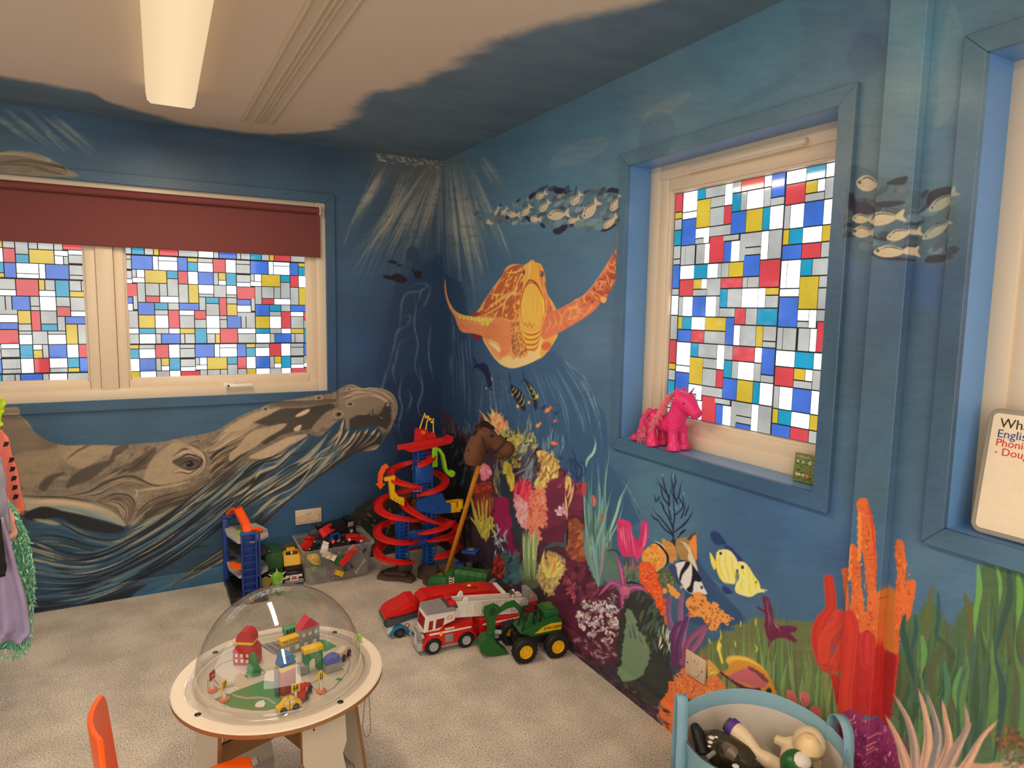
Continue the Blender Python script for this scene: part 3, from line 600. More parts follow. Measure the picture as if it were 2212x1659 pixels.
for q in ((1080,160,1130,138,1210,150,1215,200,1180,240,1100,200),(1700,200,1760,140,1830,150,1890,170,1885,210,1760,195),(1075,640,1150,620,1180,590,1250,585,1230,640,1150,700,1090,690),(790,230,850,195,880,190,850,250,800,285),(735,490,780,480,810,520,800,555),(920,560,960,570,990,610,950,625),(1280,570,1330,570,1330,605,1285,605),(1640,655,1700,630,1800,580,1840,580,1760,640,1690,668),(640,300,690,268,680,295,650,315),(440,340,460,330,450,370),(515,470,560,500,520,520),(1210,200,1275,185,1240,212)):
    rw.poly(K3(*q), NV, .95, soft=.8)
for x, y, L, h, a, b in ((905,180,14,6,-.5,(58,74,96)),(960,150,20,9,-.5,(50,66,92)),(1140,330,24,9,-.5,(110,136,148)),(1390,400,22,12,-.4,(118,140,158)),(1160,560,26,12,-.5,(100,126,138)),(1400,580,30,14,-.1,(100,124,128)),(1560,550,34,16,-.3,(104,128,134)),(1640,600,26,14,-.4,(100,124,134)),(1570,190,22,11,-.2,(76,92,96)),(620,560,14,9,-.5,(140,142,132)),(1160,240,16,11,-.4,(130,130,120)),(1700,480,20,8,-.6,(80,100,108)),(1480,190,16,8,-.5,(58,70,92))):
    p_ = K3(x, y)[0]; fish(rw, p_[0], p_[1], L, h, a, b, eye=False)
FC = (186,172,146); FD = (46,44,52)
for x, y, L, h, a in ((310,550,15,12,.6),(400,425,20,9,-1.0),(490,425,20,10,-.8),(600,460,24,15,.1),(755,420,27,15,-.8),(930,235,24,14,-.5),(975,370,28,15,-.8),(865,515,22,15,.1),(1130,465,44,23,-.1),(1350,285,32,17,-.85),(1520,410,46,24,-.8),(1320,530,24,14,-.3),(1830,330,40,18,-.95),(1760,555,38,16,-.75)):
    p_ = K3(x, y)[0]; fish(rw, p_[0], p_[1], L, h, a, FC, dark=FD)
# shoal over the pilaster
rw.poly(E3(1500,760,1560,730,1640,760,1760,800,1870,790,1880,860,1960,870,2090,830,2150,1000,2140,1280,1900,1290,1700,1260,1480,1230),(74,92,100),.75, soft=4, rough=3, dry=.3)
rw.dabs(E3(1500,780,1650,780,1880,880,2150,860,2120,1260,1700,1240,1480,1180),60,[(54,60,72),(84,98,100),(96,118,128),(64,74,84)],(20,46),(8,18),-.3, a=.8, seed=52)
for q in ((1500,870,1520,930,1580,930,1640,980,1560,1010,1500,1000),(1740,830,1790,800,1870,785,1850,830,1790,835),(1620,1110,1700,1150,1760,1140,1740,1170,1640,1140),(1960,870,2090,840,2060,900,1950,960),(1930,1290,1960,1250,2070,1250,2030,1290),(1650,1240,1860,1270,1860,1285,1720,1275),(1630,950,1780,930,1860,940,1740,970)):
    rw.poly(E3(*q),(46,46,58),.9, soft=1.2)
for x, y, L, h, a in ((1590,820,52,36,.15),(1550,1030,40,22,.1),(1560,1110,46,26,.1),(1720,1035,82,30,-.1),(1820,1130,58,24,-.25),(1770,1230,76,27,.0),(2000,1100,74,22,-.5),(2040,930,76,26,-.5)):
    p_ = E3(x, y)[0]; fish(rw, p_[0], p_[1], L, h, a, (176,164,138) if x < 1900 else (140,146,134), dark=FD)
    if x in (1770,1560,1590): rw.ell(E3(x-80 if x == 1770 else x-50, y-6)[0],3.2,3.2,0,(36,34,38)); rw.ell(E3(x-80 if x == 1770 else x-50, y-6)[0],1.2,1.2,0,(170,160,130))
# ---- the turtle
OG = (206,142,66); BR = (146,70,44); YL = (222,172,62); PK = (196,118,76); CR = (214,178,112)
SH = C3(1095,1290,1130,1220,1200,1110,1280,1000,1320,930,1380,905,1450,915,1560,900,1600,1000,1610,1110,1660,1190,1680,1260,1600,1330,1420,1330,1250,1320)
rw.poly(SH, (206,150,82)); SM = rw.full(SH, soft=1)
for q in ((1330,945,1390,915,1450,920,1440,945,1380,960),(1290,1010,1320,950,1370,965,1440,960,1430,1030,1370,1100,1300,1130,1200,1200,1240,1090),(1390,1110,1440,1020,1435,1110),(1150,1240,1180,1150,1230,1080,1210,1160,1190,1230),(1180,1240,1320,1150,1380,1130,1350,1220,1290,1290,1180,1280),(1300,1280,1370,1150,1425,1130,1420,1230,1390,1310,1310,1300),(1110,1280,1140,1240,1170,1255,1160,1285),(1595,1030,1610,1110,1620,1190,1660,1220,1640,1270,1600,1240),(1290,960,1315,950,1280,1020)):
    rw.poly(C3(*q), BR, .95, soft=.7, col2=(166,86,50), clip=SM)
rw.dabs(C3(1180,1260,1240,1090,1330,950,1440,930,1430,1300,1200,1290),90,[(222,170,70),(200,130,70), YL],(5,16),(1.2,4),-1.1, aj=.25, a=.9, seed=60, clip=SM)
for q in ((1100,1290,1180,1265,1290,1200,1350,1130,1420,1110),(1290,1290,1310,1180,1340,1130),(1200,1110,1230,1130,1300,1120),(1300,960,1370,970,1450,945),(1440,960,1400,1040,1380,1120),(1230,1300,1260,1240),(1600,1060,1620,1160,1670,1230)):
    rw.stroke(C3(*q),2.6,(230,176,96),.95)
# front left flipper (thin, sweeping into the corner)
rw.poly(C3(878,1015,884,1080,900,1160,935,1230,985,1270,1060,1290,1120,1295,1250,1300,1350,1340,1370,1420,1340,1520,1300,1560,1250,1490,1150,1440,1080,1410,1000,1400,970,1360,945,1290,900,1210,878,1130,870,1060),(190,112,72), col2=(204,130,84))
rw.poly(C3(935,1235,1000,1280,1120,1300,1250,1310,1340,1335,1330,1360,1200,1360,1100,1330,960,1280),(214,150,78), soft=.8)
rw.stroke(C3(878,1015,880,1100,900,1170,940,1240,1000,1275,1100,1290,1250,1305),2.2,(226,160,90))
for i in range(13):
    x = 985+i*27; rw.ell(C3(x, 1292+i*3.4)[0],3.2+i*.25,3+i*.45,.2,(232,188,92)); rw.stroke(C3(x+12,1280+i*3.2, x+14,1310+i*4),1,(140,80,40),.8)
for i in range(6): rw.ell(C3(1150+i*34,1335+i*2)[0],4.6,5.6,.1,(226,178,74)); rw.stroke(C3(1166+i*34,1315,1166+i*34,1362),1.1,(120,70,36),.8)
rw.poly(C3(1060,1275,1090,1255,1130,1260,1100,1290),(140,56,44)); rw.poly(C3(1070,1410,1150,1430,1110,1455,1085,1445),(110,34,40))
# belly
BE = C3(1150,1440,1260,1480,1330,1540,1400,1450,1600,1420,1690,1410,1660,1480,1600,1560,1500,1620,1380,1660,1290,1640,1220,1570)
rw.poly(BE, (206,176,112), col2=(214,186,130)); 
rw.poly(C3(1160,1440,1260,1490,1350,1500,1340,1590,1260,1600,1200,1530),(206,138,84), soft=1.5)
rw.poly(C3(1190,1470,1250,1490,1280,1530,1270,1545,1230,1510),(220,190,140))
rw.poly(C3(1150,1430,1240,1300,1350,1330,1370,1420,1350,1520,1290,1590,1270,1570,1280,1500,1230,1460),(188,110,68), col2=(200,124,78), soft=1)
rw.poly(C3(1590,1440,1640,1370,1690,1400,1640,1500,1600,1560,1560,1590),(214,150,60), soft=1.5); rw.ell(C3(1610,1500)[0],11,9,-.4,(186,96,56), soft=2)
rw.poly(C3(1280,1590,1400,1560,1560,1560,1560,1590,1440,1640,1340,1650),(206,180,122), soft=1.5)
# neck skin
rw.poly(C3(1350,1320,1430,1310,1450,1420,1480,1520,1460,1580,1400,1570,1370,1600,1350,1540,1375,1430),(200,142,78), soft=1.5)
rw.dabs(C3(1350,1330,1430,1320,1450,1440,1480,1530,1440,1580,1380,1590,1360,1500),130,[(130,70,40),(150,86,48),(112,60,38)],(3,10),(.9,2),1.5, aj=.35, seed=61)
# head and throat
HD = C3(1445,920,1480,895,1508,876,1530,895,1570,910,1590,960,1585,1010,1600,1080,1610,1200,1600,1330,1570,1440,1530,1540,1480,1520,1440,1440,1415,1320,1420,1180,1440,1060,1450,1000)
rw.poly(HD, (210,146,70), col2=(220,160,64)); HM = rw.full(HD, soft=1)
rw.poly(C3(1480,900,1508,878,1530,900,1540,1000,1520,1020,1490,1020,1470,1000),(214,152,58)); rw.poly(C3(1480,910,1500,895,1500,960,1478,1010),(226,170,96),.8)
rw.poly(C3(1440,1110,1470,1050,1500,1042,1535,1060,1570,1130,1580,1220,1565,1320,1550,1370,1500,1370,1450,1330,1428,1230),(212,158,62), col2=(222,170,76), soft=.8)
rw.stroke(C3(1435,1330,1422,1220,1440,1110,1470,1055,1500,1040,1540,1058,1578,1130,1588,1220,1580,1340,1555,1380),2.2,(140,76,40)); rw.stroke(C3(1452,1070,1490,1022,1530,1040,1565,1080),3,(112,62,52)); rw.stroke(C3(1560,1100,1590,1200,1582,1300),3.2,(232,196,60))
rw.flow(C3(1460,1100,1450,1200,1460,1330), C3(1550,1100,1560,1200,1540,1340),20,[(226,178,80),(200,144,56)],(1,3), a=.5, seed=62)
for k in range(8):
    y = 1365+k*19; rw.stroke(C3(1425+k*5, y, 1460, y+26,1510, y+36-k, 1560-k*3, y+16,1585-k*4, y-20),2.6,(150,74,44) if k % 2 else (226,180,64),.95, dry=.1)
for q in ((1430,1320,1450,1350,1460,1330,1475,1362,1490,1330,1505,1370,1520,1335,1540,1365),): rw.stroke(C3(*q),1.4,(146,76,40), smooth=False)
rw.ell(C3(1578,980)[0],4.2,7,.15,(44,44,56)); rw.stroke(C3(1564,950,1580,940,1592,965,1586,1010),1.5,(216,150,90)); rw.ell(C3(1576,972)[0],1.2,1.6,0,(150,160,170)); rw.ell(C3(1447,965)[0],2,5.5,.1,(50,46,50))
for k in range(7): rw.stroke(C3(1545+k*5,905+k*12,1560+k*4,940+k*16,1555+k*5,990+k*20),1.3,(170,92,50),.8)
rw.flow(C3(1590,1080,1600,1200,1600,1330), C3(1640,1180,1660,1250,1620,1400),26,[BR, (222,150,80),(200,110,70)],(1,3), seed=63)
# right flipper
FL = C3(1590,1330,1620,1260,1690,1235,1780,1190,1880,1130,1950,1060,2010,970,2050,900,2100,830,2130,760,2142,680,2150,668,2152,720,2142,850,2130,980,2080,1080,2045,1150,2040,1180,2010,1180,1960,1240,1880,1300,1780,1360,1690,1410,1600,1450,1570,1420)
rw.poly(FL, (186,104,70), col2=(198,120,82)); FM = rw.full(FL, soft=1)
rw.poly(C3(1600,1440,1690,1400,1880,1290,2000,1180,1900,1240,1760,1310,1640,1370),(196,108,72),.8, clip=FM, soft=2)
rw.dabs(C3(1900,1150,2000,1000,2130,800,2130,960,2050,1130,1950,1220),46,[BR, (158,72,46),(170,84,54)],(8,18),(5,11),-1.0, aj=.7, a=.85, seed=64, clip=FM)
rw.dabs(C3(1650,1290,1780,1210,1900,1150,1950,1220,1800,1330,1680,1390),40,[(206,130,88),(190,140,80),(176,94,66)],(8,20),(4,9),-.8, aj=.6, a=.6, seed=65, clip=FM)
lines = [(1690,1240,1720,1300,1700,1380),(1760,1200,1790,1250,1760,1330),(1740,1250,1800,1220,1850,1240,1840,1290),(1850,1150,1830,1200,1860,1260,1900,1280),(1900,1110,1880,1160,1920,1210),(1940,1080,1950,1130,2000,1170),(1900,1110,1950,1110,1990,1130,2030,1150),(1980,1010,2010,1040,2000,1080,2040,1110),(2010,970,2050,990,2060,1040,2080,1060),(2050,900,2060,950,2100,970,2120,960),(2080,860,2100,900,2130,900),(2110,810,2120,840,2138,850),(2040,930,2080,910,2110,930,2120,1000),(1660,1270,1680,1330,1640,1380),(1960,1060,2000,1030,2060,1040),(1620,1290,1640,1340,1600,1400),(1800,1180,1830,1160,1850,1180),(1870,1290,1920,1240,1960,1190)]
for q in lines: rw.stroke(C3(*q),2.2,(226,152,92),.95)
rw.stroke(C3(1690,1235,1880,1130,1990,1000,2060,890,2130,760),1.6,(220,150,110),.7); rw.poly(C3(2000,1150,2045,1150,2035,1185,2010,1182),(230,160,84)); rw.stroke(C3(2142,680,2148,770),3,(186,84,76))
# ---- fish below the turtle
rw.poly(D3(320,120,340,150,350,185,400,175,440,190,465,250,480,320,486,380,480,408,460,395,440,340,420,270,390,240,350,210,318,235,335,200,340,175),(26,30,62)); rw.stroke(D3(480,290,484,330),2.5,(150,160,60)); rw.ell(D3(436,390)[0],1.6,2.5,0,(150,170,80)); rw.ell(D3(476,385)[0],1,1,0,(180,190,200))
rw.stroke(D3(330,120,345,170,370,190),3,(26,30,62)); rw.stroke(D3(335,215,360,205,390,190),3,(26,30,62))
def stripy(q, stripes, tail, c0, c1, belly=True):
    rw.poly(D3(*q), c0, soft=.6); m_ = rw.full(D3(*q), soft=.6)
    for s_ in stripes: rw.stroke(D3(*s_),2.3, c1,.95, clip=m_)
    for s_ in tail: rw.stroke(D3(*s_),[1,2.4,1],(30,36,44),.9)
stripy((640,355,690,385,730,410,760,460,768,530,768,586,730,560,690,500,660,440),[(665,440,690,415,695,395),(685,480,715,445,722,410),(705,520,738,480,742,430),(722,550,755,520,758,470),(655,410,672,395,668,380)],[(632,235,638,310,650,365),(612,445,640,400,655,370)],(28,32,46),(168,172,84))
stripy((755,300,790,330,830,370,860,430,870,500,866,580,845,560,830,500,800,430,775,360),[(770,340,800,420,840,520),(800,380,820,400,815,360),(815,430,840,440,835,400),(830,480,855,480,852,440),(790,345,850,420,866,500)],[(752,210,752,280,765,310),(725,360,745,320,765,305)],(30,36,50),(140,156,92))
for x, y, a_, b_ in ((705,543,3.4,4.2),(658,445,1.6,3.2),(800,510,3,3.4),(872,460,2.4,5.5)): rw.ell(D3(x, y)[0], a_, b_, 0,(216,156,60))
rw.dabs(D3(530,270,580,270,600,360,595,450,530,460,525,330),18,[(38,56,84),(44,62,90)],(3,8),(1,2.6),.8, seed=66)
for x, y, L, h, a, c in ((962,575,17,9,2.5,(222,110,60)),(880,705,14,9,2.5,(222,120,60)),(1015,860,15,10,-2.9,(222,90,56)),(1022,668,9,5,2.6,(216,96,60)),(963,630,5,3,2,(190,70,60)),(1002,750,4,4,2,(170,66,60)),(925,552,12,5,2.4,(36,44,84)),(1035,603,11,7,2.8,(40,52,90)),(1050,535,8,4,.5,(48,66,104)),(1070,568,7,4,.3,(44,60,98)),(1110,805,5,3,.3,(40,56,80)),(1130,815,4,2,.3,(40,56,80)),(1075,985,8,4,.2,(40,56,88))):
    p_ = D3(x, y)[0]; fish(rw, p_[0], p_[1], L, h, a+PI, c, eye=False); 
    if L > 13: rw.stroke([(p_[0]-3, p_[1]-2),(p_[0]+2, p_[1]+3)],1.6,(240,190,80))
# ---- reef, left part (behind the hobby horse)
rw.poly([(955,900),(1000,930),(1060,950),(1110,930),(1150,950),(1200,1000),(1250,1040),(1262,1080),(1290,1200),(1300,1290),(1360,1400),(1440,1520),(1450,1600),(1200,1420),(950,1240)],(48,40,50), soft=3, rough=4, col2=(70,44,60))
rw.poly([(955,960),(1010,960),(1020,1100),(1010,1250),(955,1250)],(26,26,30), soft=5, rough=3)
rw.dabs([(955,900),(1010,880),(1020,980),(990,1080),(955,1050)],50,[(70,92,100),(96,116,118),(50,70,80),(130,138,120)],(10,30),(1,3),-1.4, aj=.2, a=.6, seed=70)
rw.dabs([(960,1080),(1010,1080),(1015,1230),(955,1230)],60,[(96,50,36),(60,34,30),(120,70,44),(40,34,34),(84,70,52)],(8,24),(3,8),-1.5, aj=.3, seed=71)
fanb = lambda f, b, t, pal, w0, w1, **k: rw.fan(f(*b)[0], f(*t), pal, w0, w1, **k)
# orange anemone behind the horse's mane
rw.fan((1080,935), D3(370,570,400,600,440,590,470,545,500,575,530,590,550,600,580,620,610,660,600,700,640,740,620,770,480,560,520,560),[(222,160,96),(208,136,84),(226,176,120)],5,4, a=.95, bend=.1, seed=72)
rw.dabs(D3(430,620,560,620,630,700,640,780,560,720),60,[(216,150,90),(200,120,80),(226,180,130)],(8,18),(2,4.5),-1.2, aj=.3, seed=73)
rw.dabs(D3(270,700,350,680,350,760,290,780),24,[(70,66,92),(50,54,80),(110,100,120)],(8,18),(1,2),-2.2, aj=.4, seed=74)
rw.poly(D3(370,1040,440,1040,480,1100,450,1160,400,1170),(206,110,124), soft=2, rough=2); rw.dabs(D3(370,1040,450,1040,480,1110,400,1160),40,[(230,160,166),(190,84,110),(220,130,140)],(8,16),(1.4,3),1.2, aj=.4, seed=75)
rw.poly(D3(320,1230,400,1180,500,1190,510,1260,500,1400,430,1500,340,1450,320,1320),(132,50,38), soft=2, rough=3, col2=(96,40,34)); rw.dabs(D3(330,1210,500,1190,500,1260,330,1280),50,[(176,70,48),(150,50,40)],(6,14),(1.5,3),.3, aj=.6, seed=76)
rw.flow(D3(340,1290,350,1400,380,1500), D3(500,1280,500,1400,480,1560),26,[(150,60,46),(110,44,36),(190,120,100)],(1,3), seed=77, a=.8)
rw.poly(D3(520,1320,590,1320,640,1400,660,1560,580,1640,510,1560,500,1400),(140,36,86), soft=2, rough=3, col2=(116,34,76))
# green tree coral low left
gt = [(300,1290),(330,1400),(290,1480),(360,1330),(400,1330),(440,1330),(480,1480),(520,1560),(505,1640),(560,1600)]
for x, y in gt:
    rw.stroke([D3(410,1659)[0], D3((x+420)/2,1560)[0], D3(x, y)[0]],[6,5,4],(170,164,66),.95, taper=(0,.15))
rw.dabs(D3(380,1480,470,1480,460,1659,390,1659),30,[(186,178,76),(150,150,60)],(10,26),(3,6),-1.4, aj=.3, seed=78)
for q in ((460,1480,490,1500,480,1560,510,1580),(430,1450,440,1380,450,1340),(320,1420,350,1500,390,1560),(500,1600,520,1640,480,1659)): rw.stroke(D3(*q),5,(176,170,70))
rw.stroke(G3(-60,100,-20,260,40,300),4,(170,166,70),.8)
# yellow-green bushes
rw.dabs(D3(560,760,700,740,840,780,880,860,830,960,760,960,700,900,620,900,560,860),150,[(150,152,100),(120,134,96),(170,170,110),(96,110,90),(60,76,74)],(8,22),(3,8),-1.3, aj=.4, a=.8, seed=79)
rw.dabs(D3(640,800,720,790,760,900,720,1060,640,1060,590,1000,560,900),110,[(190,176,80),(160,150,76),(206,190,96),(110,112,66)],(6,12),(4,8),.5, aj=3, a=.85, seed=80)
rw.dabs(D3(700,880,800,900,870,1000,880,1200,800,1250,720,1100),70,[(86,74,92),(60,66,80),(120,138,146),(70,88,96)],(16,40),(3,8),-1.1, aj=.3, a=.8, seed=81)
rw.dabs(D3(560,900,660,980,640,1200,520,1300,500,1000),60,[(74,92,96),(96,112,106),(54,70,80),(120,110,86)],(14,30),(3,8),-1.5, aj=.3, a=.75, seed=82)
rw.poly(D3(580,1030,640,1040,680,1160,680,1250,630,1270,590,1180),(206,186,66), rough=1.5, soft=1); rw.dabs(D3(580,1040,650,1060,680,1240,620,1260),30,[(222,204,84),(180,158,56)],(12,24),(2,4),1.4, aj=.15, seed=83)
for q in ((800,600,805,700,815,790),(790,640,785,720,795,790),(820,660,815,760),(855,810,860,900),(960,780,965,860,958,920),(975,850,970,930),(1000,900,1010,1000)): rw.stroke(D3(*q),3,(134,150,110),.7, dry=.4)
rw.dabs(D3(880,760,1020,760,1100,780,1100,940,1000,940,900,900),30,[(110,142,156),(120,150,140),(90,122,136)],(12,34),(1.4,3.5),-1.5, aj=.15, a=.55, seed=84)
# big tan-yellow corals
rw.poly(D3(870,940,920,910,980,960,1040,990,1060,1080,1040,1160,1080,1200,1060,1280,1000,1260,990,1400,970,1630,980,1400,960,1300,880,1260,850,1200,900,1080),(176,148,84), rough=3, soft=1, col2=(196,170,96))
rw.dabs(D3(860,930,1000,950,1060,1060,1070,1260,980,1300,850,1220,890,1080),140,[(206,186,110),(150,120,66),(190,150,90),(214,196,120),(130,96,60)],(8,22),(2.5,6),-1.25, aj=.4, a=.85, seed=85)
rw.flow(G3(410,180,420,400,415,600), G3(470,160,450,350,430,590),24,[(196,186,116),(170,160,90),(140,120,80)],(1.5,5), seed=86)
rw.poly(D3(980,1180,1250,1180,1260,1330,1240,1560,1180,1659,900,1659,940,1400),(112,44,66), rough=4, soft=2, col2=(90,40,62))
rw.dabs(D3(1060,1080,1240,1180,1260,1300,1150,1320,1060,1240),60,[(140,50,72),(96,44,60),(160,64,76)],(8,18),(4,8),-1, aj=.6, seed=87)
for q in ((1140,1090,1130,1200,1110,1280),(1120,1130,1115,1260),(1160,1160,1150,1260,1125,1330),(1185,1200,1160,1320,1130,1420),(1110,1280,1120,1420,1128,1540),(1150,1110,1145,1220)): rw.stroke(D3(*q),5,(196,184,108),.9, dry=.2)
for q in (G3(470,410,500,380,550,350,580,400,560,440,500,450), G3(500,560,560,520,600,540,580,600,520,600)): rw.dabs(q, 30,[(214,190,190),(200,160,180),(180,130,150)],(5,10),(3,6),-.6, aj=1, seed=88)
# crimson tuft, pink shag, salmon column
rw.fan(G3(220,330)[0], G3(120,170,135,140,160,110,185,120,205,100,230,140,250,130,265,160,275,200,150,160,215,130),[(190,44,66),(210,70,90),(170,36,60)],16,3, bend=.05, seed=89)
rw.dabs(G3(120,170,270,180,260,300,200,340,130,260),90,[(196,46,66),(216,84,100),(150,34,60)],(12,26),(1.4,3.4),-1.4, aj=.25, seed=90)
rw.poly(G3(115,260,160,280,220,340,250,440,240,560,190,560,150,480),(206,140,140), rough=3, soft=1); rw.dabs(G3(115,260,220,330,250,450,230,560,160,520),110,[(222,160,158),(196,120,126),(230,180,176)],(8,18),(1.6,3.2),-1.3, aj=.25, seed=91)
rw.poly(G3(260,240,380,230,400,400,380,560,330,700,260,680,230,560,250,420),(196,110,92), rough=4, soft=2, col2=(214,130,100)); rw.dabs(G3(260,240,390,240,390,520,300,680,240,600),120,[(214,130,104),(206,84,70),(222,150,124),(170,90,80)],(5,12),(2,5),-1.2, aj=1.0, a=.8, seed=92)
rw.poly(G3(-40,310,60,300,90,400,100,540,60,640,-30,560),(140,34,80), rough=3, soft=2); rw.poly(G3(90,560,120,700,180,820,100,800,60,700),(110,30,70), rough=2, soft=2)
rw.poly(G3(0,100,60,140,110,330,150,500,190,640,160,700,110,560,60,300,20,260),(40,56,64), rough=3, soft=2)
rw.dabs(G3(-50,540,50,550,60,700,40,900,-40,900),60,[(176,186,200),(120,136,150),(60,84,100),(220,220,224)],(6,20),(1.6,4),1.4, aj=.3, seed=93)
rw.dabs(G3(30,760,180,800,200,1000,40,1000),50,[(50,88,96),(34,60,70),(70,100,104)],(12,30),(6,14),-1, aj=.6, a=.8, seed=94)
rw.dabs(G3(-50,780,30,830,40,960,-40,960),30,[(160,44,32),(190,70,40),(110,30,30)],(8,18),(4,8),-1.2, seed=95)
# pale green stems
rw.flow(G3(190,560,200,760,210,1040), G3(330,560,310,760,300,1040),40,[(150,172,110),(120,150,96),(176,186,130),(80,110,80)],(1.5,4.5), seg=(.6,1), full=True, seed=96)
rw.poly(G3(180,840,320,840,320,1060,200,1060),(110,140,90),.5, soft=3, rough=2)
# yellow-orange bloom over shaggy tan
rw.poly(G3(340,880,420,760,480,780,560,820,560,900,520,1000,480,1100,420,1140,360,1080,320,980),(176,156,96), rough=5, soft=2, col2=(150,130,76)); rw.dabs(G3(330,880,540,850,540,1000,440,1140,340,1060),170,[(196,176,110),(150,130,80),(206,190,130),(120,110,70)],(8,18),(1.4,3.4),-1.0, aj=.7, seed=97)
rw.fan(G3(430,960)[0], G3(380,740,400,770,430,790,455,800,490,790,350,830,520,830,470,810,560,850),[(226,170,90),(232,196,104),(222,130,76)],10,5, bend=.1, seed=98)
# maroon rock with plum and white blossoms
rw.poly(G3(340,560,420,560,560,480,600,440,700,480,720,700,740,860,800,1000,860,1060,1000,1100,1060,1380,1060,1659,700,1659,560,1400,430,1250,460,1100,560,900,520,700,400,700),(74,32,50), rough=4, soft=2, col2=(96,42,62))
rw.poly(G3(600,480,690,500,740,760,700,840,600,800,560,700),(132,76,56), rough=4, soft=3, col2=(112,60,50)); rw.dabs(G3(590,500,700,520,740,780,640,830,570,720),50,[(170,100,60),(110,56,46),(150,80,56)],(8,16),(5,10),-1, aj=.6, a=.7, seed=99)
rw.stroke(G3(340,760,400,720,480,690,560,700,560,620,600,540),8,(56,88,92),.9, dry=.2); rw.stroke(G3(580,500,575,600,570,720),4,(28,26,30),.9)
rw.dabs(G3(560,850,760,870,860,1060,800,1250,620,1200,520,1050),70,[(96,44,64),(60,28,44),(120,56,76)],(10,24),(6,14),-1, aj=.7, a=.7, seed=100)
rw.dabs(G3(540,940,640,1000,640,1200,560,1160),20,[(150,60,84),(170,80,100)],(6,12),(3,6),-1.2, seed=101)
blob = G3(690,1200,760,1150,900,1180,960,1290,1040,1380,1050,1450,980,1500,900,1560,800,1500,700,1420,640,1340)
rw.dabs(blob, 150,[(196,186,184),(170,160,160),(216,204,200),(150,138,140)],(5,12),(4,9),-.8, aj=1.2, a=.85, seed=102); rw.dabs(blob, 90,[(60,36,46),(90,56,66)],(4,10),(1.5,3.5),-.8, aj=1.2, a=.8, seed=103)
rw.dabs(G3(640,1480,900,1500,1000,1620,1040,1660,900,1700,700,1560),60,[(130,116,120),(76,44,56),(160,150,150)],(6,14),(2,6),.7, aj=.5, a=.6, seed=104)
rw.dabs(G3(920,1130,1000,1120,1020,1250,980,1300,900,1220),26,[(206,206,200),(150,160,160),(90,110,116)],(8,20),(2,5),.8, aj=.5, seed=105)
# teal kelp
rw.poly(G3(720,560,900,560,960,760,900,980,840,1060,780,940,730,780),(74,112,118),.9, rough=3, soft=2)
for i, (x, y, w_) in enumerate([(700,180,5),(710,0,3.4),(735,60,3),(760,140,4),(800,40,4),(790,-60,3),(830,-40,4),(860,-120,4),(900,-60,4),(925,0,3.6),(850,120,5),(940,-150,4),(880,60,3),(960,200,4),(1000,100,4),(1090,180,5),(1060,330,3),(740,260,4),(780,300,5),(820,200,4),(905,260,4),(940,320,4)]):
    c = [(92,134,138),(120,160,148),(70,108,118),(106,140,120),(58,92,84)][i % 5]
    rw.stroke([G3(840,1050)[0], G3(780+(x-840)*.35+i % 3*30,760)[0], G3((x*2+820)/3+(-1)**i*22,420+y*.3)[0], G3(x, y)[0]],[3, w_+1.5, w_], c, .9, taper=(0,.3), dry=.15)
rw.flow(G3(730,560,760,800,840,1050), G3(960,560,940,800,860,1050),40,[(80,120,124),(110,150,150),(56,90,96),(140,160,150),(150,110,110)],(1,4), seg=(.3,.9), seed=106)
rw.stroke(D3(1280,1100,1300,1000,1350,940,1370,860,1352,785),[5,7,2],(128,168,150),.9); rw.stroke(D3(1300,1010,1350,940,1365,860),2,(176,200,176),.8)
rw.stroke(D3(1640,1210,1580,1330,1550,1450,1500,1600,1480,1700),[3,6,4],(140,180,158),.9)
rw.poly(G3(790,270,820,310,815,360,795,370),(196,96,80)); rw.poly(G3(870,430,890,450,870,520,858,480),(150,90,66))
# navy coral tree (small) near the slope
rw.fan(D3(1205,1190)[0], D3(1120,1000,1140,980,1165,960,1190,935,1215,960,1245,990,1240,1020,1180,980,1225,1050,1130,1060),[(34,52,92),(44,64,104)],4,2.6, forks=1, seed=107)
rw.poly(G3(700,180,735,160,740,260,715,290,690,240),(170,66,60),.8, soft=2)
# magenta horns, green rock below
rw.poly(G3(1000,500,1060,485,1120,520,1125,580,1160,660,1195,620,1210,500,1250,495,1270,570,1250,680,1210,780,1170,850,1150,800,1060,800,1010,700),(180,44,94), col2=(200,66,116), rough=1.2)
rw.flow(G3(1020,510,1030,650,1060,800), G3(1110,510,1140,680,1170,840),30,[(206,90,130),(160,30,80),(214,116,146)],(1.4,4), seed=108, a=.7); rw.flow(G3(1225,510,1210,640,1180,760), G3(1260,520,1250,680,1200,800),14,[(216,110,150),(170,40,90)],(1.4,3.5), seed=109, a=.8)
rw.poly(G3(930,720,1000,760,1040,900,1170,880,1180,1010,1060,1040,900,1020,880,900,920,800),(70,100,96), rough=3, soft=2, col2=(96,124,108)); rw.dabs(G3(1050,820,1150,830,1150,1000,1070,1000),40,[(70,92,66),(110,120,70),(46,66,60),(150,90,100)],(10,26),(1.5,4),-1.45, aj=.2, seed=110)
rw.stroke(G3(900,760,960,740,1000,760,1040,800),3,(26,30,34),.8); rw.stroke(G3(1000,1040,1120,1020,1210,1040),5,(24,26,28),.8)
rw.poly(G3(860,1090,980,1080,1050,1250,1090,1500,1080,1659,960,1500,900,1350,830,1200),(40,52,54),.0)
